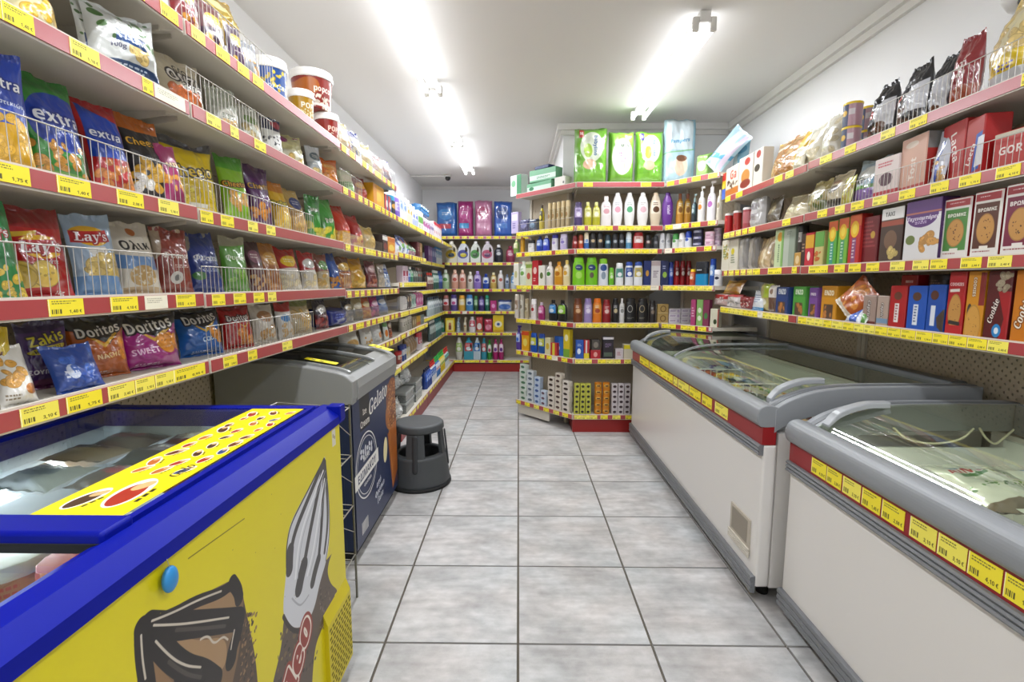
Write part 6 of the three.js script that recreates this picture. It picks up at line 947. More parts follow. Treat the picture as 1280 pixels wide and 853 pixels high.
shelfRow(FCF, Y[2], to('third'), [
  ['roll', 715, 722, 0.12, bot('#8a1f24', '#b04a4a', '#e8c8c8'), 'wine red deodorant', { cap: '#6a1418' }],
  ['roll', 722, 729, 0.13, bot('#b8482a', '#d88a6a', '#f0d8c8'), 'terracotta deodorant', { cap: '#8a3a20' }],
  ['roll', 729, 736, 0.15, bot('#3a6ab0', '#e8ecf4', '#8ab0e0', '#2a4a8a'), 'white and blue deodorant', { cap: '#e8dcc0' }],
  ['roll', 736, 754, 0.15, bot('#26262a', '#4a4a50', '#c8b088'), 'black deodorant with a gold dot', { cap: '#1c1c20', n: 2, nb: 'the blue one' }],
  ['roll', 755, 763, 0.13, bot('#2a4a5a', '#5a8a9a', '#c8d8e0'), 'petrol blue deodorant', { cap: '#20343e' }],
  ['roll', 764, 780, 0.14, bot('#2c2e34', '#50545c', '#a8b0b8'), 'charcoal deodorant with a silver dot', { cap: '#24262c', n: 2, nb: 'the petrol one' }],
  ['roll', 781, 789, 0.15, bot('#5a94b8', '#b8d4e6', '#eaf2f8'), 'sky blue deodorant', { cap: '#d8e4ec' }],
  ['wide', 790, 804, 0.16, bot('#c0282a', '#e8c8c0', '#f4eeee', '#a01c20'), 'scarlet hair gel tub', { cap: '#b02024' }],
  ['roll', 805, 813, 0.13, bot('#2a2c30', '#6a3a3a', '#c8c0b8'), 'black deodorant with a red label', { cap: '#1c1c20' }],
  ['roll', 815, 822, 0.12, bot('#3a3c40', '#5a5c60', '#8a8c90'), 'graphite deodorant', { cap: '#2a2c30' }],
  ['roll', 823, 838, 0.14, bot('#d6d6d8', '#ececee', '#a8aab0', '#7a7c84'), 'silver white deodorant', { cap: '#c8c8cc', n: 2, nb: 'the graphite one' }],
], { max: 0.15, d: 0.045 });
shelfRow(FCD, Y[2], to('third'), [
  ['roll', 842, 850, 0.13, bot('#e6eae2', '#f2f4f0', '#5a9a4a', '#6a8a5a'), 'white roll deodorant with a green cap', { cap: '#4a9a4a' }],
  ['roll', 850, 858, 0.13, bot('#eceae6', '#f6f4f0', '#c8c0b8', '#8a8680'), 'white roll deodorant with a white cap', { cap: '#f0eeea' }],
  ['roll', 858, 866, 0.14, bot('#e8eaf0', '#f4f6fa', '#3a5ab8', '#3a5aa8'), 'white roll deodorant with a blue cap', { cap: '#2a4ab0' }],
  ['jar', 867, 881, 0.15, bot('#2c2c44', '#8a8ab0', '#c8c8d8'), 'navy cream jar', { cap: '#26263c', st: 3 }],
  ['jar', 882, 895, 0.12, bot('#e2b8cc', '#f2dce6', '#c88aa8', '#a86a88'), 'pink cream jar', { cap: '#e8c4d4', st: 2 }],
  ['jar', 893, 903, 0.2, bot('#d8c0d4', '#eadce8', '#b08ab0', '#8a6a8a'), 'mauve cream jar', { cap: '#d8c0d4', st: 3, in: 0.09 }],
], { max: 0.15, d: 0.06 });
shelfRow(FCA, Y[3], to('fourth'), [
  ['box', 646, 652, 0.22, ['#eceadc', ['o', '#c8c48a', 0.5, 0.5, 0.3, 0.16]], 'ivory tube box'],
  ['oval', 652, 661, 0.24, bot('#dfe8d4', '#f0f4e8', '#7ab05a', '#5a8a4a'), 'pale green shampoo bottle', { cap: '#e8efe0' }],
  ['box', 661, 669, 0.23, ['#d8d8b0', ['r', '#8aa84a', 0, 0.1, 1, 0.16], ['o', '#c05a4a', 0.5, 0.6, 0.3, 0.14]], 'cream and green hair dye box'],
  ['box', 669, 677, 0.24, ['#c02a34', ['o', '#e8c8c0', 0.5, 0.4, 0.3, 0.14], ['l', '#f4e8e4', 0.2, 0.7, 0.6, 0.16, 2]], 'red hair dye box'],
  ['box', 677, 685, 0.19, ['#e8e6da', ['o', '#5a6a3a', 0.5, 0.5, 0.26, 0.16]], 'white hair dye box with an olive spot'],
  ['oval', 685, 694, 0.22, bot('#e4ded8', '#f0ece6', '#4a8a3a', '#6a6a5a'), 'white conditioner bottle with a green drop', { cap: '#e0dad2' }],
  ['oval', 695, 706, 0.22, bot('#d89628', '#e8b858', '#b8701c'), 'amber shampoo bottle', { cap: '#c8861e' }],
  ['oval', 706, 715, 0.23, bot('#ead8a4', '#f4ead0', '#e0a83a', '#a87a2a'), 'vanilla shampoo bottle', { cap: '#e8c870' }],
], { d: 0.055 });
shelfRow(FCF, Y[3], to('fourth'), [
  ['wide', 715, 731, 0.25, ['#7cc41e', ['o', '#223a6a', 0.5, 0.36, 0.3, 0.1, 0.2], ['o', '#a8dc5a', 0.5, 0.62, 0.26, 0.12], ['l', '#ffffff', 0.3, 0.34, 0.4, 0.05, 1]], 'lime green bath bottle with a navy badge', { cap: '#7ac61c' }],
  ['wide', 731, 747, 0.25, ['#74be1e', ['o', '#223a6a', 0.5, 0.36, 0.3, 0.1, 0.2], ['o', '#5a5040', 0.5, 0.62, 0.16, 0.1], ['l', '#ffffff', 0.3, 0.34, 0.4, 0.05, 1]], 'lime green bath bottle with a brown picture', { cap: '#72bc1c' }],
  ['wide', 747, 760, 0.24, ['#dfe2ea', ['o', '#2a4a8a', 0.5, 0.34, 0.32, 0.12, 0.2], ['r', '#86c832', 0, 0, 1, 0.2], ['o', '#8a9aaa', 0.5, 0.62, 0.22, 0.14]], 'white bath bottle with a lime cap', { cap: '#82c42a' }],
  ['wide', 760, 767, 0.16, bot('#6cba2a', '#8ad04a', '#e0f0c8'), 'small lime shampoo bottle', { cap: '#64b024' }],
  ['wide', 768, 779, 0.2, bot('#e8eaea', '#5a9a8a', '#f2f4f4', '#3a5a6a'), 'white shampoo bottle with a teal label', { cap: '#eceeee' }],
  ['wide', 780, 791, 0.21, bot('#e8eaf0', '#2a4a9a', '#f2f4fa', '#d8e0f4'), 'white shampoo bottle with a navy label', { cap: '#2a4aa0' }],
  ['wide', 791, 803, 0.21, bot('#eaecee', '#c8b45a', '#f2f2ee', '#4a5a9a'), 'white shampoo bottle with a gold label', { cap: '#34519e' }],
  ['box', 803, 812, 0.22, ['#21306a', ['o', '#c8923a', 0.5, 0.5, 0.24, 0.12]], 'navy hair care box with a gold spot'],
  ['box', 812, 824, 0.22, ['#d8d4d4', ['r', '#b8a8a8', 0, 0, 1, 0.2], ['l', '#6a5a6a', 0.2, 0.4, 0.6, 0.3, 4]], 'pale grey hair care box'],
  ['box', 824, 834, 0.22, ['#28315c', ['o', '#9ac04a', 0.5, 0.56, 0.28, 0.12], ['l', '#d8dcf0', 0.2, 0.2, 0.6, 0.16, 2]], 'navy hair care box with a lime ring'],
  ['wide', 834, 841, 0.21, bot('#2a3f9a', '#5a70c8', '#c8d0f0'), 'royal blue shower gel bottle', { cap: '#22348a' }],
  ['wide', 841, 863, 0.22, bot('#a81c24', '#7a141a', '#e8e0d8'), 'crimson shower gel bottle', { cap: '#8e161c', n: 3, nb: 'the royal blue one' }],
], { d: 0.05 });
shelfRow(FCD, Y[3], to('fourth'), [
  ['wide', 864, 871, 0.14, bot('#c8482a', '#e08a5a', '#f2e4d8'), 'orange styling gel bottle', { cap: '#e8c41c' }],
  ['jar', 870, 888, 0.2, ['#1f90c4', ['r', '#22242a', 0, 0.2, 1, 0.3], ['r', '#e8cc1c', 0, 0.1, 1, 0.12], ['l', '#f0f4f8', 0.2, 0.32, 0.6, 0.1, 1]], 'large turquoise hair gel tub with a yellow and black band', { cap: '#2c2e34' }],
  ['can', 889, 896, 0.22, bot('#2a58b0', '#8ab0e8', '#e8f0fa'), 'blue shaving foam can', { cap: '#2448a0' }],
  ['jar', 894, 905, 0.13, bot('#e8e8ea', '#f4f4f6', '#2a2e44', '#5a5e74'), 'white wax jar at the corner end', { cap: '#eeeef0' }],
], { d: 0.06 });
shelfRow(FCA, Y[4], to('fifth'), [
  ['can', 645, 652, 0.24, bot('#d8d0c8', '#a8907a', '#e8e0d8', '#6a5a4a'), 'taupe patterned hair spray', { cap: '#c8beb0' }],
  ['can', 652, 658, 0.24, bot('#cfc9ba', '#e4dfd2', '#7a7262', '#5a5242'), 'stone grey hair spray', { cap: '#b8b09e' }],
  ['can', 658, 664, 0.2, bot('#b8a888', '#d8ccb0', '#7a6a4a', '#5a4a2a'), 'tan hair spray', { cap: '#a89878' }],
  ['can', 665, 674, 0.2, bot('#e8e2e0', '#f2eeec', '#b82a34', '#a82a34'), 'white hair spray with a red base', { cap: '#eeeaea' }],
  ['oval', 675, 683, 0.17, bot('#a02a6a', '#d87aac', '#f2d8e6'), 'magenta lotion bottle', { cap: '#c8b8c8' }],
  ['oval', 688, 699, 0.2, bot('#202226', '#3a8ad0', '#dfe8f2'), 'black shampoo bottle with a blue label', { cap: '#18181c' }],
  ['oval', 699, 711, 0.2, bot('#222422', '#8ac03a', '#eef4dc'), 'black shampoo bottle with a lime label', { cap: '#18181c' }],
], { d: 0.05 });
shelfRow(FCF, Y[4], to('fifth'), [
  ['wide', 716, 728, 0.22, bot('#6e3a1c', '#8a522a', '#d8b088'), 'brown shampoo bottle', { cap: '#5a2e16' }],
  ['wide', 729, 740, 0.22, bot('#9a88bc', '#b8a8d4', '#e8e0f2'), 'lavender shampoo bottle', { cap: '#8a78ac' }],
  ['wide', 740, 752, 0.22, bot('#e07a1c', '#e8983e', '#a8442a'), 'orange shampoo bottle', { cap: '#d86e14' }],
  ['wide', 752, 763, 0.21, bot('#8e1a22', '#a83a3e', '#e8c8c0'), 'ruby red shampoo bottle', { cap: '#7e141c' }],
  ['wide', 764, 773, 0.22, bot('#1e1e20', '#3a3a3e', '#c8b890'), 'jet black shampoo bottle', { cap: '#161618' }],
  ['oval', 773, 780, 0.22, bot('#dcdad8', '#ecebe8', '#8a8a88', '#6a6a6a'), 'white serum bottle', { cap: '#e4e2e0' }],
  ['wide', 780, 795, 0.22, ['#1c1c1e', ['g', '#c8c4bc', 0.4, 0.42, 0.2, 0.13, 0.05], ['l', '#a8a49c', 0.2, 0.76, 0.6, 0.08, 2]], 'black hair mask bottle with a silver ring', { cap: '#18181a' }],
  ['wide', 795, 810, 0.22, ['#1d1c1e', ['g', '#c8b48c', 0.4, 0.42, 0.2, 0.13, 0.05], ['l', '#a8a08c', 0.2, 0.76, 0.6, 0.08, 2]], 'black hair mask bottle with a golden ring', { cap: '#18181a' }],
  ['wide', 810, 819, 0.2, bot('#2a2626', '#3e3836', '#8a7a6a'), 'dark brown serum bottle', { cap: '#221e1e' }],
  ['box', 820, 834, 0.17, ['#b09256', ['g', '#6a4f22', 0.5, 0.5, 0.24, 0.3, 0.08], ['r', '#d8c08a', 0, 0.9, 1, 0.1]], 'gold soap box', { st: 2 }],
  ['box', 834, 864, 0.13, ['#e2dce4', ['l', '#6a4a8a', 0.1, 0.3, 0.5, 0.4, 2], ['r', '#b8a8c8', 0.7, 0.2, 0.2, 0.6]], 'violet toothpaste box', { st: 3, n: 2, nb: 'gold boxes' }],
], { d: 0.05 });
shelfRow(FCD, Y[4], to('fifth'), [
  ['box', 867, 873, 0.22, ['#b8487a', ['l', '#f4e0ea', 0.2, 0.3, 0.6, 0.4, 4]], 'rose toothpaste box'],
  ['box', 874, 882, 0.22, ['#8ab868', ['o', '#e8f0d8', 0.5, 0.4, 0.3, 0.1], ['o', '#e8f0d8', 0.5, 0.7, 0.3, 0.1]], 'leaf green toothpaste box'],
  ['box', 882, 890, 0.22, ['#8a3a5a', ['o', '#4a8a4a', 0.5, 0.6, 0.3, 0.12]], 'plum toothpaste box'],
  ['box', 891, 902, 0.15, ['#e4e0c8', ['o', '#3a4a2a', 0.6, 0.7, 0.2, 0.14], ['r', '#b8524a', 0.88, 0, 0.12, 1]], 'cream herbal soap box'],
], { d: 0.05 });
shelfRow(FCA, Y[5], to('sixth'), [
  ['spray', 646, 655, 0.25, bot('#5a3f9a', '#b8c8f0', '#3a6ad0'), 'violet foot spray', { cap: '#3a2a7a' }],
  ['box', 656, 665, 0.2, ['#e8a81c', ['r', '#d8502a', 0, 0, 1, 0.2], ['o', '#f4e06a', 0.5, 0.56, 0.3, 0.2]], 'orange and yellow plaster box'],
  ['wide', 665, 674, 0.19, bot('#1f56b4', '#d8d83a', '#e8f0fa'), 'blue talc bottle with a yellow label', { cap: '#1f56b4' }],
  ['wide', 675, 684, 0.19, bot('#2a5aa4', '#c8cc4a', '#e8f0f0'), 'steel blue talc bottle with a lime label', { cap: '#2a4a9a' }],
  ['box', 685, 692, 0.16, ['#e2dcb0', ['o', '#d8b83a', 0.5, 0.5, 0.3, 0.2]], 'cream cotton bud box'],
  ['box', 692, 700, 0.12, ['#c83a3a', ['r', '#e8d84a', 0.3, 0, 0.4, 1]], 'small red and yellow box'],
  ['box', 697, 708, 0.18, ['#2458b0', ['r', '#3a78d0', 0.5, 0, 0.5, 1], ['o', '#e8f0fa', 0.4, 0.6, 0.24, 0.14]], 'blue razor box', { in: 0.07 }],
  ['box', 708, 716, 0.26, ['#e2c82a', ['o', '#f4f0c0', 0.5, 0.3, 0.3, 0.12], ['r', '#7aa83a', 0, 0.7, 1, 0.3]], 'tall yellow baby soap box'],
], { d: 0.05 });
shelfRow(FCF, Y[5], to('sixth'), [
  ['box', 719, 729, 0.17, ['#1f55b2', ['o', '#e8f0fa', 0.4, 0.6, 0.24, 0.16], ['l', '#d8e4f4', 0.2, 0.2, 0.6, 0.16, 2]], 'mid blue dental box'],
  ['box', 729, 736, 0.17, ['#c0303a', ['r', '#e8e4da', 0.3, 0, 0.3, 1], ['r', '#e8d02a', 0, 0.7, 1, 0.3]], 'red white and yellow dental box'],
  ['box', 737, 750, 0.08, ['#b81f2c', ['o', '#e8a8a0', 0.5, 0.5, 0.2, 0.3]], 'low red tea box', { d: 0.09 }],
  ['box', 738, 749, 0.09, ['#4a4440', ['o', '#8a8278', 0.5, 0.5, 0.3, 0.3]], 'dark grey box stacked on the red one', { d: 0.08, y: 0.082 }],
  ['box', 752, 766, 0.2, ['#2a242e', ['r', '#e0dce0', 0, 0, 1, 0.12], ['l', '#a890b8', 0.2, 0.3, 0.6, 0.2, 3], ['r', '#5a6a5a', 0.1, 0.7, 0.8, 0.2]], 'black gift box with a white top'],
  ['box', 768, 778, 0.09, ['#d8cdd0', ['l', '#a84a5a', 0.2, 0.3, 0.6, 0.4, 3]], 'pale pink small box', { d: 0.08 }],
  ['box', 778, 790, 0.13, ['#d8d0b8', ['r', '#e8d82a', 0, 0, 1, 0.3]], 'small carton with a yellow label beside the freezer', { d: 0.08 }],
], { d: 0.06 });
// bars of soap stacked on the lowest shelf: every bar is its own box
const soap = (bg, dot, o) => [bg, ['o', dot, 0.5, 0.52, 0.3, 0.26], ['l', dark(bg, 0.6), 0.14, 0.84, 0.7, 0.1, 1], ...(o || [])];
shelfRow(FCA, Y[6], 'on the soap shelf', [
  ['box', 653, 662, 0.37, soap('#dfe9df', '#4a7a5a'), 'white and green soap box', { st: 7, n: 1 }],
  ['box', 662, 671, 0.32, soap('#dfe6ea', '#5a6a7a'), 'white and slate soap box', { st: 6 }],
  ['box', 671, 679, 0.27, soap('#c8d8ee', '#3a5a9a'), 'pale blue soap box', { st: 5 }],
  ['box', 679, 687, 0.15, soap('#d2e0f0', '#6a4a5a'), 'ice blue soap box', { st: 3 }],
  ['box', 688, 697, 0.3, soap('#e8dfd2', '#3a2a24'), 'cream dark spotted soap box', { st: 6 }],
  ['box', 697, 706, 0.35, soap('#e6dccc', '#4a3028'), 'ivory brown spotted soap box', { st: 7 }],
  ['box', 706, 716, 0.29, soap('#e9e0d6', '#332420'), 'off white black spotted soap box', { st: 6 }],
], { d: 0.05, jit: 0.25, fill: 0.88, jx: 0.007 });
shelfRow(FCF, Y[6], 'on the soap shelf', [
  ['box', 717, 738, 0.28, soap('#c8c84a', '#2a2a20'), 'yellow green soap box', { st: 6, n: 3, nb: 'the cream boxes' }],
  ['jar', 742, 762, 0.29, ['#d88a1c', ['o', '#f0c060', 0.5, 0.45, 0.36, 0.22], ['r', '#5a2c0c', 0.3, 0.4, 0.4, 0.2]], 'orange soap tub', { cap: '#c87a18', n: 2, st: 5, nb: 'the yellow boxes' }],
  ['box', 763, 787, 0.28, soap('#d8cfd0', '#3f2c30'), 'pinkish soap box', { st: 6, n: 3, nb: 'the orange tubs' }],
], { d: 0.055, jit: 0.15, fill: 0.9, jx: 0.004 });
// ---------- goods on the biscuit rack ----------
const bi = (n) => 'on the ' + n + ' biscuit shelf';
const cookie = (x, y, r, c = '#c8924a') => [['o', dark(c, 0.7), x, y, r, r * 0.72], ['o', c, x, y, r * 0.93, r * 0.66], ['z', '#4a2a18', x, y, r * 1.2, r * 0.85, 14, 0.022]];
shelfRow(FR, 1.996, bi('top'), [
  ['box', 909.5, 914, 0.2, ['#d8b81c', ['r', '#c8302a', 0, 0, 1, 0.3], ['r', '#4a6ac8', 0, 0.6, 1, 0.4], ['o', '#e8d84a', 0.5, 0.5, 0.3, 0.1]], 'slim red yellow and blue wafer box', { d: 0.05 }],
  ['box', 914, 931, 0.22, ['#e4ddcc', ['r', '#c8762a', 0, 0.72, 1, 0.28], ['t', '#c8342a', 'Ga', 0.6, 0.3, 0.4], ['z', '#5a3a24', 0.5, 0.58, 0.8, 0.24, 16, 0.05]], 'cream cereal box with brown and orange pictures', { d: 0.07 }],
  ['box', 931, 949, 0.24, ['#e6dfd2', ['o', '#b8302a', 0.6, 0.18, 0.2, 0.1], ['o', '#c8863a', 0.5, 0.58, 0.3, 0.2], ['o', '#8a2a20', 0.5, 0.78, 0.36, 0.12]], 'white cereal box with a red and brown picture', { d: 0.07 }],
  ['box', 950, 962, 0.24, ['#e0d9cc', ['o', '#a82a2a', 0.5, 0.14, 0.26, 0.1], ['o', '#3a2a20', 0.4, 0.5, 0.3, 0.1]], 'white cereal box beside the amber bread bag', { d: 0.07 }],
  ['bag', 962, 1002, 0.24, ['#c8a468', ['f', '#b07a3c', 0.5, 0.5, 0.8, 0.7, 16, 0.12], ['r', '#e0b428', 0.84, 0, 0.16, 1], ['p', '#efe6cc', [[0.1, 0.2], [0.5, 0.14], [0.48, 0.2], [0.1, 0.27]]]], 'amber rusk bag with a yellow edge', { d: 0.09, lean: 0.25 }],
  ['bag', 996, 1012, 0.12, ['#e4dcc0', ['o', '#d8c890', 0.5, 0.5, 0.3, 0.2], ['l', '#8a7a4a', 0.2, 0.3, 0.6, 0.2, 3]], 'small ivory packet tucked before the rusk bag', { in: 0.01, d: 0.04 }],
  ['bag', 1006, 1030, 0.22, ['#e6e0cc', ['o', '#d0b04a', 0.5, 0.4, 0.16, 0.06], ['f', '#d8cba4', 0.5, 0.7, 0.8, 0.4, 9, 0.12]], 'ivory biscuit bag with a small gold dot', { d: 0.08 }],
  ['bag', 1028, 1052, 0.23, ['#dcd6c4', ['f', '#c8ba98', 0.5, 0.5, 0.9, 0.8, 14, 0.1], ['l', '#8a8270', 0.3, 0.3, 0.4, 0.1, 2]], 'clear oat biscuit bag next to the tins', { d: 0.08 }],
  ['tin', 1055, 1077, 0.225, ['#c69aa4', ['r', '#24315c', 0, 0, 0.4, 1], ['o', '#e8b41c', 0.2, 0.45, 0.14, 0.12], ['r', '#e8dfe0', 0.42, 0.3, 0.3, 0.24]], 'navy and pink wafer tin', { st: 2, cap: '#e2c020', yaw: 0.75, in: 0.03, cat: 'tin', nm: 'wafer_tin' }],
  ['tin', 1077, 1096, 0.225, ['#c4a0aa', ['r', '#24315c', 0, 0, 0.4, 1], ['o', '#e8b41c', 0.2, 0.45, 0.14, 0.12], ['r', '#e4dcde', 0.42, 0.3, 0.3, 0.24]], 'navy and mauve wafer tin', { st: 2, cap: '#e2c020', yaw: 0.75, in: 0.15, cat: 'tin', nm: 'wafer_tin' }],
  ['bag', 1084, 1122, 0.25, ['#1b1b20', ['o', '#c84a3a', 0.25, 0.5, 0.18, 0.08], ['p', '#dfe0e4', [[0.4, 0.34], [0.95, 0.3], [0.95, 0.74], [0.5, 0.76]]], ['f', '#6a3f24', 0.35, 0.78, 0.7, 0.3, 12, 0.1]], 'black chocolate pouch with a silver panel by the tins', { in: 0.05, lean: 0.1, neck: 0.5, d: 0.1, wr: 2 }],
  ['bag', 1119, 1164, 0.26, ['#1d1c22', ['o', '#c8503a', 0.2, 0.46, 0.16, 0.08], ['p', '#dcdde2', [[0.45, 0.32], [0.96, 0.28], [0.96, 0.7], [0.5, 0.72]]], ['f', '#6e4326', 0.3, 0.76, 0.6, 0.3, 12, 0.1]], 'black chocolate pouch with a silver panel in the middle', { in: 0.06, lean: 0.1, neck: 0.45, d: 0.1, wr: 2 }],
  ['bag', 1160, 1196, 0.25, ['#202026', ['p', '#d6d8de', [[0.3, 0.36], [0.9, 0.3], [0.9, 0.8], [0.36, 0.84]]], ['f', '#6a4028', 0.4, 0.88, 0.7, 0.2, 8, 0.1]], 'black chocolate pouch with a silver panel by the red bag', { in: 0.08, lean: 0.1, neck: 0.45, d: 0.1, wr: 2 }],
  ['bag', 1190, 1232, 0.25, ['#8e2228', ['t', '#ece4dc', 'XXL', 0.5, 0.36, 0.3, 0, -0.9], ['l', '#e8dcd0', 0.2, 0.4, 0.6, 0.2, 2], ['c', '#a84a2a', 0.72, -0.05]], 'dark red snack bag with white slanted lettering', { in: 0.04, lean: 0.08, neck: 0.3, wr: 2 }],
  ['bag', 1224, 1330, 0.3, ['#e0d4a8', ['f', '#d8bc78', 0.5, 0.35, 1, 0.6, 34, 0.1], ['r', '#ecca1a', 0, 0.62, 1, 0.22], ['r', '#e8eaf0', 0.1, 0.8, 0.9, 0.2], ['l', '#5a4ab0', 0.3, 0.72, 0.4, 0.08, 2]], 'big clear noodle bag with a yellow band', { in: 0.04, d: 0.16, lean: 0.1, neck: 0.4 }],
], { wr: 1.3 });
shelfRow(FR, 1.727, bi('second'), [
  ['tin', 908, 919, 0.155, ['#b0181c', ['o', '#d8423a', 0.5, 0.3, 0.3, 0.1], ['z', '#e0b04a', 0.4, 0.7, 0.6, 0.4, 14, 0.05]], 'bright red canister at the corner end', { cap: '#c8c0bc', cat: 'canister', nm: 'canister' }],
  ['tin', 919, 930, 0.155, ['#a8302a', ['z', '#4a2a1c', 0.4, 0.6, 0.7, 0.5, 20, 0.06]], 'brick red canister', { cap: '#d0c8c4', cat: 'canister', nm: 'canister' }],
  ['tin', 930, 944, 0.155, ['#a84a4e', ['r', '#b86a6e', 0, 0.2, 1, 0.5]], 'dusty rose canister', { cap: '#d8d0cc', cat: 'canister', nm: 'canister' }],
  ['pack', 944, 960, 0.2, ['#b9b6b4', ['o', '#8a8688', 0.5, 0.3, 0.3, 0.12], ['l', '#6a5a6a', 0.2, 0.55, 0.6, 0.2, 4]], 'silver coffee brick', { d: 0.07 }],
  ['bag', 959, 978, 0.18, ['#5a4f3c', ['o', '#8a7a5a', 0.5, 0.4, 0.3, 0.2]], 'dark brown coffee bag', { d: 0.07, in: 0.06 }],
  ['bag', 980, 1012, 0.15, ['#c8bc9a', ['f', '#b8a880', 0.5, 0.5, 0.9, 0.8, 12, 0.1]], 'straw coloured bag slumped behind the joint', { d: 0.07, in: 0.05, lean: 0.4 }],
  ['bag', 1010, 1036, 0.18, ['#a8985c', ['f', '#5a6a1c', 0.5, 0.75, 0.9, 0.5, 16, 0.1], ['o', '#d8d0b0', 0.5, 0.3, 0.34, 0.14]], 'olive green filled bag behind the fence'],
  ['bag', 1032, 1062, 0.185, ['#d0c2a0', ['o', '#4a342a', 0.5, 0.42, 0.24, 0.1], ['r', '#2c2420', 0, 0.7, 1, 0.3], ['l', '#a83a34', 0.3, 0.2, 0.4, 0.08, 2]], 'cream bag with a dark brown base behind the fence'],
  ['bag', 1056, 1072, 0.14, ['#c8c440', ['f', '#b8a030', 0.5, 0.6, 0.8, 0.6, 8, 0.14]], 'yellow green sweets bag behind the fence', { in: 0.02, d: 0.04 }],
  ['bag', 1066, 1104, 0.2, ['#a9bcc6', ['o', '#e2e2da', 0.5, 0.3, 0.34, 0.14], ['o', '#2c2e36', 0.4, 0.46, 0.16, 0.08], ['r', '#5aa0c8', 0.8, 0.2, 0.2, 0.5], ['r', '#5f9a3a', 0, 0.58, 1, 0.08], ['c', '#9a78c0', 0.66, 0]], 'silver cake bag with a lilac base behind the fence'],
  ['box', 1104, 1137, 0.17, ['#e2d2cc', ['l', '#b8303a', 0.15, 0.12, 0.7, 0.14, 2], ['o', '#5a3440', 0.5, 0.56, 0.28, 0.16], ['r', '#b8242c', 0, 0.84, 1, 0.16]], 'white biscuit box with a dark cookie', { d: 0.07 }],
  ['box', 1136, 1177, 0.215, ['#d9aa94', ['t', '#efe0d4', 'Tost', 0.5, 0.6, 0.3, 0, -1.5], ['o', '#e8d4c4', 0.42, 0.14, 0.26, 0.06], ['r', '#b83a34', 0, 0.9, 1, 0.1]], 'tall peach coloured box', { d: 0.08, yaw: -0.12, side: ['#b02a22', ['r', '#8a8a86', 0, 0, 1, 0.3], ['t', '#f0e4dc', 'TOST', 0.5, 0.6, 0.5, 0, -1.5]] }],
  ['bag', 1172, 1194, 0.2, ['#c8ccd6', ['r', '#2a4aa8', 0.4, 0.2, 0.2, 0.8], ['f', '#c89a4a', 0.7, 0.75, 0.5, 0.4, 8, 0.14]], 'slim silver and blue wafer bag', { d: 0.03, in: 0.02 }],
  ['box', 1188, 1228, 0.215, ['#b4201f', ['t', '#f6efe8', 'Lacta', 0.58, 0.42, 0.36, 0, 1.35], ['c', '#c0403a', 0.86, 0]], 'red chocolate box with white lettering running down', { d: 0.08, in: 0.05, yaw: -0.2 }],
  ['box', 1220, 1252, 0.2, ['#b41e1e', ['p', '#2a56b8', [[0.6, 0.3], [0.95, 0.26], [0.9, 0.9], [0.5, 0.94]]], ['p', '#e8e8ec', [[0.72, 0.36], [1, 0.34], [1, 0.84], [0.62, 0.86]]], ['t', '#f6efe8', 'Lacta', 0.36, 0.62, 0.34, 0, -1.2]], 'red chocolate box with a blue and white panel', { d: 0.08, in: 0.03, yaw: -0.2 }],
  ['box', 1256, 1330, 0.12, ['#b8281f', ['t', '#f4ece4', 'GOR', 0.34, 0.5, 0.22], ['r', '#c8bfa8', 0, 0, 1, 0.14]], 'low red display box with bold white letters', { d: 0.1 }],
  ['pack', 1250, 1330, 0.17, ['#a8946e', ['r', '#8a7a58', 0, 0, 1, 0.3]], 'brown paper wrapped pack behind the display box', { d: 0.07, in: 0.14 }],
], { max: 0.225, wr: 1.2 });
const sun = (bg, low) => [bg, ['r', '#d8602a', 0, 0, 1, 0.24], ['o', '#f0bc1c', 0.5, 0.3, 0.38, 0.17], ['o', '#f8dc4a', 0.5, 0.3, 0.22, 0.1], ['r', low, 0.3, 0.48, 0.4, 0.5], ['l', '#f4f4e8', 0.36, 0.52, 0.26, 0.4, 6]];
const oat = (c, rim) => ['#ece8e0', ['r', rim, 0.04, 0.03, 0.92, 0.11], ['l', '#f2dcd8', 0.2, 0.07, 0.6, 0.03, 1], ['r', c, 0.07, 0.18, 0.86, 0.7], ['t', '#f8f4e8', 'ΒΡΩΜΗΣ', 0.5, 0.28, 0.17, dark(c, 0.5)], ...cookie(0.5, 0.58, 0.33), ['r', '#f2ede2', 0.34, 0.84, 0.32, 0.06], ['l', '#8a2a2a', 0.1, 0.92, 0.8, 0.03, 1]];
const redSide = ['#9c1a20', ['t', '#f2e0dc', 'ΒΡΩΜΗΣ', 0.5, 0.5, 0.5, 0, -1.57]];
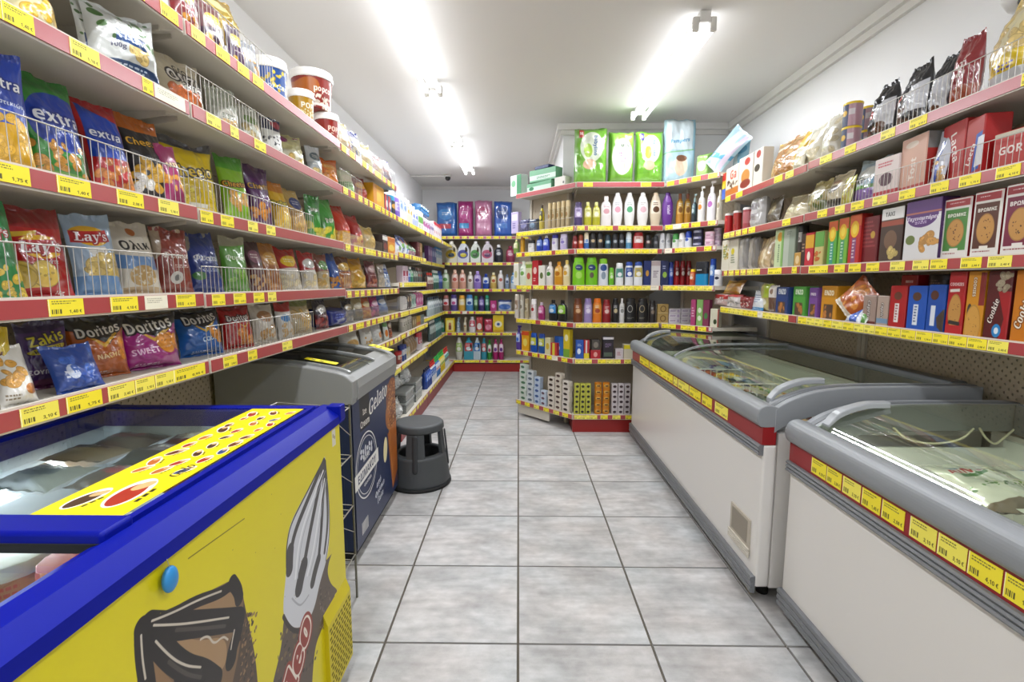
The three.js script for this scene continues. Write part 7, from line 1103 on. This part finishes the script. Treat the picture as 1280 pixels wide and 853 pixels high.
shelfRow(FR, 1.448, bi('third'), [
  ['box', 909, 919, 0.24, ['#e2dcc8', ['z', '#c8a42a', 0.5, 0.4, 0.8, 0.5, 20, 0.08], ['l', '#6a8a4a', 0.2, 0.2, 0.6, 0.4, 5]], 'ivory bread box with green and gold print'],
  ['box', 919, 930, 0.24, ['#dcd6c4', ['o', '#d8c42a', 0.4, 0.4, 0.2, 0.1], ['l', '#5a6a4a', 0.2, 0.5, 0.6, 0.3, 4]], 'grey ivory bread box with a yellow dot'],
  ['pack', 930, 941, 0.24, ['#b8b4ae', ['r', '#8e8a86', 0.6, 0, 0.4, 1]], 'silver wafer pack', { d: 0.06 }],
  ['pack', 942, 953, 0.22, ['#a8a29a', ['r', '#7e7872', 0.6, 0, 0.4, 1]], 'pewter wafer pack', { d: 0.06 }],
  ['bag', 950, 968, 0.2, ['#c0a67c', ['p', '#8a6a3a', [[0.2, 1], [0.3, 0], [0.4, 0], [0.34, 1]]], ['p', '#e4d4b0', [[0.5, 1], [0.6, 0], [0.7, 0], [0.64, 1]]]], 'clear bag of breadsticks', { d: 0.05 }],
  ['bag', 966, 979, 0.18, ['#8a7a60', ['f', '#c8b890', 0.5, 0.5, 0.8, 0.8, 9, 0.12]], 'dark clear bag of crackers', { d: 0.05, in: 0.05 }],
  ['box', 977, 988, 0.26, ['#c9d8a8', ['o', '#e2a02a', 0.6, 0.2, 0.3, 0.12], ['t', '#2a4a3a', 'ΦΡΥΓΑΝΙΕΣ', 0.5, 0.62, 0.22, 0, 1.57], ['r', '#8ab868', 0.78, 0, 0.22, 1]], 'tall pale green rusk box with an orange dot'],
  ['box', 988, 1003, 0.26, ['#9aa694', ['r', '#b8c0b0', 0, 0, 0.5, 1], ['l', '#6a7a6a', 0.3, 0.1, 0.4, 0.1, 2]], 'tall grey green rusk box'],
  ['jar', 1003, 1010, 0.15, bot('#5a524a', '#d8d4cc', '#8a8078', '#3a342e'), 'small smoky glass jar', { cap: '#2a2622', y: 0.082 }],
  ['box', 1002, 1011, 0.08, ['#c89a4a', ['o', '#e8d0a0', 0.5, 0.5, 0.3, 0.3]], 'small tan carton under the smoky jar'],
  ['box', 1011, 1017, 0.18, ['#3a2622', ['l', '#c8a888', 0.2, 0.3, 0.6, 0.3, 3]], 'dark chocolate bar box'],
  ['box', 1016, 1027, 0.18, ['#c8263a', ['r', '#e0a82a', 0, 0.06, 1, 0.4], ['o', '#f4e8d8', 0.5, 0.7, 0.2, 0.14]], 'cherry and gold biscuit box'],
  ['box', 1028, 1040, 0.18, ['#cfc07a', ['r', '#6aa84a', 0, 0, 1, 0.45], ['f', '#c8642a', 0.5, 0.74, 0.7, 0.3, 7, 0.16]], 'green and tan biscuit box'],
  ['box', 1045, 1057, 0.22, sun('#5fae3c', '#3a9a8a'), 'green biscuit roll box with a yellow sun', { n: 1 }],
  ['box', 1058, 1071, 0.225, sun('#7ab83a', '#4a9a6a'), 'lime biscuit roll box with a yellow sun'],
  ['box', 1072, 1087, 0.23, sun('#c02a26', '#8a4a7a'), 'red biscuit roll box with a yellow sun'],
  ['box', 1088, 1110, 0.21, ['#7a1a22', ['l', '#a84a4a', 0.1, 0.1, 0.8, 0.6, 7], ['o', '#c8a03a', 0.7, 0.4, 0.14, 0.08]], 'maroon multipack box', { in: 0.05 }],
  ['box', 1112, 1142, 0.225, ['#4a362c', ['r', '#e4e2de', 0, 0, 1, 0.22], ['t', '#3a3a3a', 'ΤΑΧΙ', 0.4, 0.12, 0.2], ['r', '#a04a34', 0, 0.24, 1, 0.1], ['o', '#7a5a44', 0.5, 0.6, 0.3, 0.18], ['f', '#c8b068', 0.55, 0.82, 0.6, 0.2, 6, 0.12]], 'dark brown biscuit box with a white top leaning back', { d: 0.06, in: 0.02 }],
  ['box', 1143, 1190, 0.25, ['#e4e2e2', ['r', '#5b3274', 0, 0, 1, 0.24], ['o', '#5b3274', 0.5, 0.26, 0.46, 0.2], ['t', '#f6f2f4', 'Ταχινομπάρες', 0.5, 0.3, 0.13, 0, 0, 'ri'], ['l', '#e8d8f0', 0.3, 0.36, 0.4, 0.05, 2], ['f', '#c8924a', 0.66, 0.72, 0.4, 0.22, 7, 0.13], ['o', '#6a7a3a', 0.2, 0.66, 0.14, 0.08], ['r', '#b06a5a', 0, 0.2, 1, 0.03]], 'purple topped white biscuit pouch', { d: 0.07, in: 0.02, side: ['#4a2860', ['l', '#d8c8e0', 0.2, 0.4, 0.6, 0.2, 3]] }],
  ['box', 1192, 1228, 0.215, oat('#4f8a3c', '#b03a3e'), 'white oat biscuit box with a green panel', { d: 0.05, side: redSide }],
  ['box', 1230, 1268, 0.22, oat('#5a2e1c', '#a82a30'), 'white oat biscuit box with a brown panel', { d: 0.05, side: redSide }],
  ['box', 1269, 1318, 0.225, oat('#7a1c3a', '#a02a34'), 'white oat biscuit box with a wine panel', { d: 0.05, side: redSide }],
], { max: 0.232, d: 0.055, jit: 0.03 });
const house = (bg, t) => [bg, ['r', dark(bg, 0.75), 0, 0, 1, 0.34], ['t', '#f6f4ea', t, 0.5, 0.2, 0.24], ['r', '#5a4030', 0.2, 0.55, 0.6, 0.45], ['f', '#b8763a', 0.5, 0.76, 0.5, 0.3, 6, 0.1]];
shelfRow(FR, 1.1715, bi('lowest'), [
  ['pack', 897, 914, 0.1, ['#c8aaa4', ['r', '#b02a2a', 0, 0.1, 1, 0.3], ['z', '#e8e2dc', 0.5, 0.6, 0.9, 0.6, 16, 0.06]], 'red and silver wafer multipack at the corner end', { d: 0.08, st: 1 }],
  ['pack', 914, 930, 0.1, ['#d8d0cc', ['z', '#8a8a8a', 0.5, 0.5, 0.9, 0.7, 20, 0.05], ['r', '#b83a3a', 0, 0, 1, 0.2]], 'silver wafer multipack', { d: 0.08 }],
  ['bag', 905, 928, 0.1, ['#b8801c', ['f', '#d8a83a', 0.5, 0.5, 0.9, 0.8, 8, 0.14]], 'golden sweets bag on the wafer packs', { y: 0.102, d: 0.06, lean: 0.4 }],
  ['pack', 931, 945, 0.09, ['#8a2a30', ['z', '#d8c8c0', 0.5, 0.5, 0.9, 0.7, 14, 0.06]], 'burgundy wafer multipack', { d: 0.08 }],
  ['bag', 944, 960, 0.13, ['#dfe4e8', ['l', '#5a6a8a', 0.2, 0.2, 0.6, 0.4, 4], ['r', '#2a8ac8', 0, 0.8, 1, 0.2]], 'white sweets bag with a blue base', { d: 0.04 }],
  ['pack', 957, 970, 0.18, ['#c0b478', ['r', '#b8cc3a', 0.4, 0, 0.5, 0.5], ['o', '#e8e4d0', 0.4, 0.66, 0.3, 0.14]], 'lime and straw rice cake pack', { d: 0.06, in: 0.06 }],
  ['pack', 968, 978, 0.17, ['#6a4a3c', ['r', '#dcd6d0', 0, 0, 1, 0.45], ['o', '#8a6a5a', 0.5, 0.24, 0.2, 0.1]], 'brown and white cocoa pack', { d: 0.05 }],
  ['box', 977, 997, 0.16, house('#27417e', 'ΕΝΖΟ'), 'navy gable topped biscuit box', { d: 0.07, yaw: -0.1 }],
  ['box', 999, 1019, 0.165, house('#4fa03c', 'ΕΝΖΟ'), 'green gable topped biscuit box', { d: 0.07, yaw: -0.1 }],
  ['box', 1020, 1034, 0.16, house('#7a4a9a', 'ΕΝΖΟ'), 'violet gable topped biscuit box', { d: 0.07, yaw: -0.1 }],
  ['box', 1035, 1060, 0.17, house('#d8941c', 'ΕΝΖΟ'), 'orange gable topped biscuit box', { d: 0.08, yaw: -0.1 }],
  ['bag', 1046, 1076, 0.16, ['#b85a24', ['f', '#d88a3a', 0.5, 0.5, 0.9, 0.7, 12, 0.1], ['r', '#e8dcc8', 0, 0.8, 1, 0.2]], 'copper wrapped wafer bag lying on its side', { d: 0.04, in: 0.0, roll: -0.7, lean: 0.3, y: 0.05 }],
  ['bag', 1062, 1084, 0.09, ['#dfe4ee', ['r', '#2a5ac0', 0.4, 0, 0.4, 1]], 'white and blue wafer wrapper at the rail', { d: 0.035, in: 0.0, lean: 0.5 }],
  ['bag', 1076, 1092, 0.09, ['#d8e0d4', ['r', '#5a9a3a', 0.6, 0, 0.3, 1]], 'white and green wafer wrapper at the rail', { d: 0.03, in: 0.01, lean: 0.5 }],
  ['box', 1090, 1107, 0.13, ['#a89084', ['t', '#f2eee8', 'Caprice', 0.5, 0.5, 0.3, '#3a2a24', 1.57, 'ri'], ['r', '#6a2a24', 0, 0.9, 1, 0.1]], 'grey wafer roll box with white script', { d: 0.06 }],
  ['box', 1108, 1123, 0.13, ['#b8a294', ['t', '#f2eee8', 'Caprice', 0.5, 0.5, 0.3, '#3a2a24', 1.57, 'ri'], ['r', '#7a9ab8', 0, 0.76, 1, 0.16]], 'beige wafer roll box with white script', { d: 0.06 }],
  ['box', 1124, 1146, 0.175, ['#b41a1e', ['o', '#6a3a28', 0.5, 0.24, 0.24, 0.1], ['r', '#ece8e4', 0.34, 0.42, 0.28, 0.46], ['l', '#8a1a1e', 0.4, 0.46, 0.16, 0.4, 6]], 'red wafer carton with a chocolate square', { d: 0.06 }],
  ['box', 1136, 1158, 0.22, ['#b01a1e', ['l', '#f0dcd8', 0.3, 0.1, 0.5, 0.1, 1]], 'plain red carton standing behind the wafer cartons', { d: 0.06, in: 0.12 }],
  ['box', 1147, 1172, 0.175, ['#1c56b8', ['o', '#5a3826', 0.5, 0.24, 0.24, 0.1], ['r', '#e8ecf2', 0.34, 0.42, 0.28, 0.48], ['l', '#2a3a6a', 0.4, 0.46, 0.16, 0.4, 6]], 'blue wafer carton with a chocolate square', { d: 0.06 }],
  ['box', 1172, 1196, 0.18, ['#1a4ea8', ['o', '#5a3020', 0.4, 0.22, 0.24, 0.1], ['r', '#e4e8f0', 0.24, 0.44, 0.28, 0.44], ['p', '#4a3a30', [[0.6, 0.7], [1, 0.5], [1, 1], [0.7, 0.9]]]], 'blue wafer carton next to the cookie cartons', { d: 0.06 }],
  ['tin', 1160, 1196, 0.22, ['#3a2a26', ['l', '#8a6a5a', 0.2, 0.1, 0.6, 0.1, 2]], 'dark brown tin behind the blue cartons', { d: 0.1, in: 0.13, cap: '#2a2020' }],
  ['box', 1198, 1221, 0.23, ['#b3161c', ['t', '#f6f0e8', 'COOKIES', 0.5, 0.2, 0.2], ['r', '#efe9e0', 0.1, 0.28, 0.6, 0.05, -0.06], ...cookie(0.5, 0.64, 0.4), ['r', '#3a3430', 0.2, 0.78, 0.7, 0.06, 0.1], ['r', '#c0242a', 0, 0.86, 1, 0.14]], 'red cookie carton with a round cookie', { d: 0.05 }],
  ['box', 1222, 1246, 0.24, ['#d8901c', ['t', '#f6f0e0', 'COOKIES', 0.42, 0.24, 0.24, '#8a4a10', 1.57], ['r', '#8a2420', 0.74, 0.02, 0.26, 0.5], ['o', '#3a3430', 0.24, 0.62, 0.14, 0.12], ...cookie(0.5, 0.84, 0.46, '#d8a04a')], 'orange cookie carton with lettering running down', { d: 0.05 }],
  ['box', 1247, 1280, 0.25, ['#5c1416', ['p', '#a81c20', [[0.5, 0.3], [1, 0.3], [1, 1], [0.7, 1], [0.85, 0.7]]], ['f', '#a89a80', 0.6, 0.16, 0.6, 0.24, 9, 0.15], ['t', '#f6f0e4', 'Cookie', 0.34, 0.6, 0.3, '#2a0a0a', -1.3, 'ri'], ['o', '#2a86c8', 0.58, 0.88, 0.2, 0.1], ['o', '#e8f2fa', 0.58, 0.88, 0.1, 0.05]], 'dark red cookie carton with white script and a blue badge', { d: 0.05 }],
  ['box', 1282, 1330, 0.26, ['#cf7a16', ['t', '#f6f0e4', 'Cookie', 0.3, 0.6, 0.3, '#8a4a10', -1.3, 'ri'], ...cookie(0.6, 0.3, 0.3)], 'orange cookie carton with white script at the edge', { d: 0.05 }],
], { max: 0.228, jit: 0.03 });

// ---------- frozen goods inside the freezers ----------
function lay(x, y, z, w, h, d, art, label, cat, nm, turn, tilt = 0, group) {
  const c = artCell(art, 160, 160 * h / w), m = new THREE.Mesh(bagGeo(w, h, d, c, { lean: 0, wr: 1.6 }), printed(c, 'film')); m.geometry.translate(0, -h / 2, 0);
  m.name = numbered(nm); tag(m, label, cat, group); m.rotation.order = 'YXZ'; m.rotation.set(-Math.PI / 2 + tilt, turn, 0); m.position.set(x, y, z); shade(m); scene.add(m);
}
const veg = [['#d8d0b8', '#5f9a3a', '#7ab04a'], ['#c8b890', '#c8862a', '#d8a04a'], ['#b8382c', '#e2d8c8', '#c86a4a'], ['#cfd4da', '#3a4a8a', '#8a7ab0'], ['#d8c86a', '#b87a2a', '#e2b84a'], ['#8a9aa0', '#4a5a6a', '#b8c0c8']];
const vn = ['green vegetable', 'golden potato', 'red and white seafood', 'silver and navy dough', 'yellow pastry', 'grey blue fish'];
for (let r = 0; r < 3; r++) for (let k = 0; k < 8; k++) {
  const q = (k * 5 + r * 2) % 6, [a, b, c] = veg[q], z = -2.02 - Math.floor(k / 2) * 0.5225 - (k % 2 ? 0.387 : 0.136), x = 1.235 + r * 0.2;
  lay(x, 0.63 + 0.02 * ((k + r) % 2), z, 0.19, 0.185, 0.06, [a, ['r', b, 0, 0, 1, 0.26], ['f', c, 0.5, 0.64, 0.8, 0.5, 10, 0.11], ['o', '#f2eee2', 0.5, 0.2, 0.3, 0.1]], 'frozen ' + vn[q] + ' bag in the long curved glass freezer', 'bag', 'frozen_bag', Math.floor(rnd() * 4) * 1.571 + 0.12 * (rnd() - 0.5), 0.25 * (rnd() - 0.5), 'frozen ' + vn[q] + ' bags in the long freezer');
}
const ainos = ['#e6e6dc', ['p', '#7ab0d8', [[0.16, 0.12], [0.44, 0.08], [0.48, 0.3], [0.2, 0.34]]], ['p', '#5a8a5a', [[0.16, 0.28], [0.46, 0.22], [0.48, 0.34], [0.18, 0.38]]], ['t', '#b8202a', 'ΑΙΝΟΣ', 0.33, 0.24, 0.15, '#f2f2ee', -0.06], ['l', '#7a8a6a', 0.5, 0.2, 0.34, 0.16, 3], ['z', '#5f8a4a', 0.5, 0.6, 0.9, 0.14, 40, 0.02], ['c', '#7a6a5a', 0.86, -0.04]];
[[1.44, -1.41, -0.1], [1.68, -1.41, 0.03], [1.44, -1.1, -0.05], [1.68, -1.1, 0.04]].forEach(([x, z, t], k) => lay(x, 0.742, z, 0.235, 0.26, 0.08, ainos, 'white frozen pastry bag with a red wordmark in the tagged freezer', 'bag', 'frozen_bag', t, 0.12, 'white frozen pastry bags'));
for (let k = 0; k < 2; k++) lay(1.36 + k * 0.27, 0.42, -1.7, 0.24, 0.2, 0.07, ['#dcd8c4', ['f', '#c8bc98', 0.5, 0.5, 0.9, 0.8, 12, 0.1], ['l', '#8a8a6a', 0.2, 0.2, 0.5, 0.1, 2]], 'pale frozen fillet bag lying low in the tagged freezer', 'bag', 'frozen_bag', 0.1, 0, 'pale frozen fillet bags');
// ice creams under the blue frame
const ice = [['#5a3226', '#b8283a', 'brown'], ['#7a1f34', '#d8c8b8', 'wine red'], ['#c8a27c', '#6a3a24', 'tan'], ['#3a2a34', '#8a7a8a', 'dark'], ['#cfd2d6', '#8a98b0', 'silver']];
for (let r = 0; r < 3; r++) for (let k = 0; k < 3; k++) { const [a, b, n] = ice[(k * 2 + r) % 5]; lay(-1.205 + r * 0.2, 0.868 + 0.01 * (k % 2), -1.44 + k * 0.14, 0.185, 0.125, 0.055, [a, ['o', b, 0.5, 0.5, 0.3, 0.2], ['l', '#f0ece8', 0.3, 0.4, 0.4, 0.16, 2]], n + ' wrapped ice cream in the blue framed chest', 'ice cream', 'ice_cream', rnd() * 0.3 - 0.15, 0.2 * (rnd() - 0.5), n + ' wrapped ice creams'); }
{
  const tubs = [[-0.95, -0.98, '#e8e6ea', '#b0483a', '#5a70b8', 'white ice cream tub with a red lid in the blue framed chest'], [-1.12, -0.98, '#d89a5a', '#f0e8d8', '#d8502a', 'orange ice cream tub with a cream lid in the blue framed chest'], [-0.78, -0.97, '#b83a34', '#8a2a24', '#f0e0d8', 'red ice cream tub in the blue framed chest'], [-1.26, -0.8, '#dfe0e4', '#8a9ab8', '#c8a04a', 'grey lidded ice cream tub in the blue framed chest']];
  for (const [x, z, a, lid, dot, lab] of tubs) {
    const t = goods('bucket', 0.15, 0.15, 0.15, [a, ['l', dot, 0.2, 0.3, 0.6, 0.3, 3], ['o', dot, 0.75, 0.5, 0.12, 0.1]], 60, { cap: lid }); t.name = numbered('ice_cream_tub'); tag(t, lab, 'tub'); t.position.set(x, 0.62, z); t.rotation.y = 0.8; scene.add(t);
  }
  for (let k = 0; k < 3; k++) lay(-0.78 - 0.16 * k, 0.66, -0.82, 0.15, 0.13, 0.05, [['#a8c83a', '#d8dce2', '#8a5a4a'][k], ['o', '#f0f0e4', 0.5, 0.5, 0.3, 0.2], ['l', '#5a5a5a', 0.3, 0.4, 0.4, 0.2, 3]], ['lime', 'silver', 'brown'][k] + ' ice lolly pack beside the tubs in the blue framed chest', 'ice cream', 'ice_cream', 0.1 * k, 0);
}
renderer.render(scene, camera);
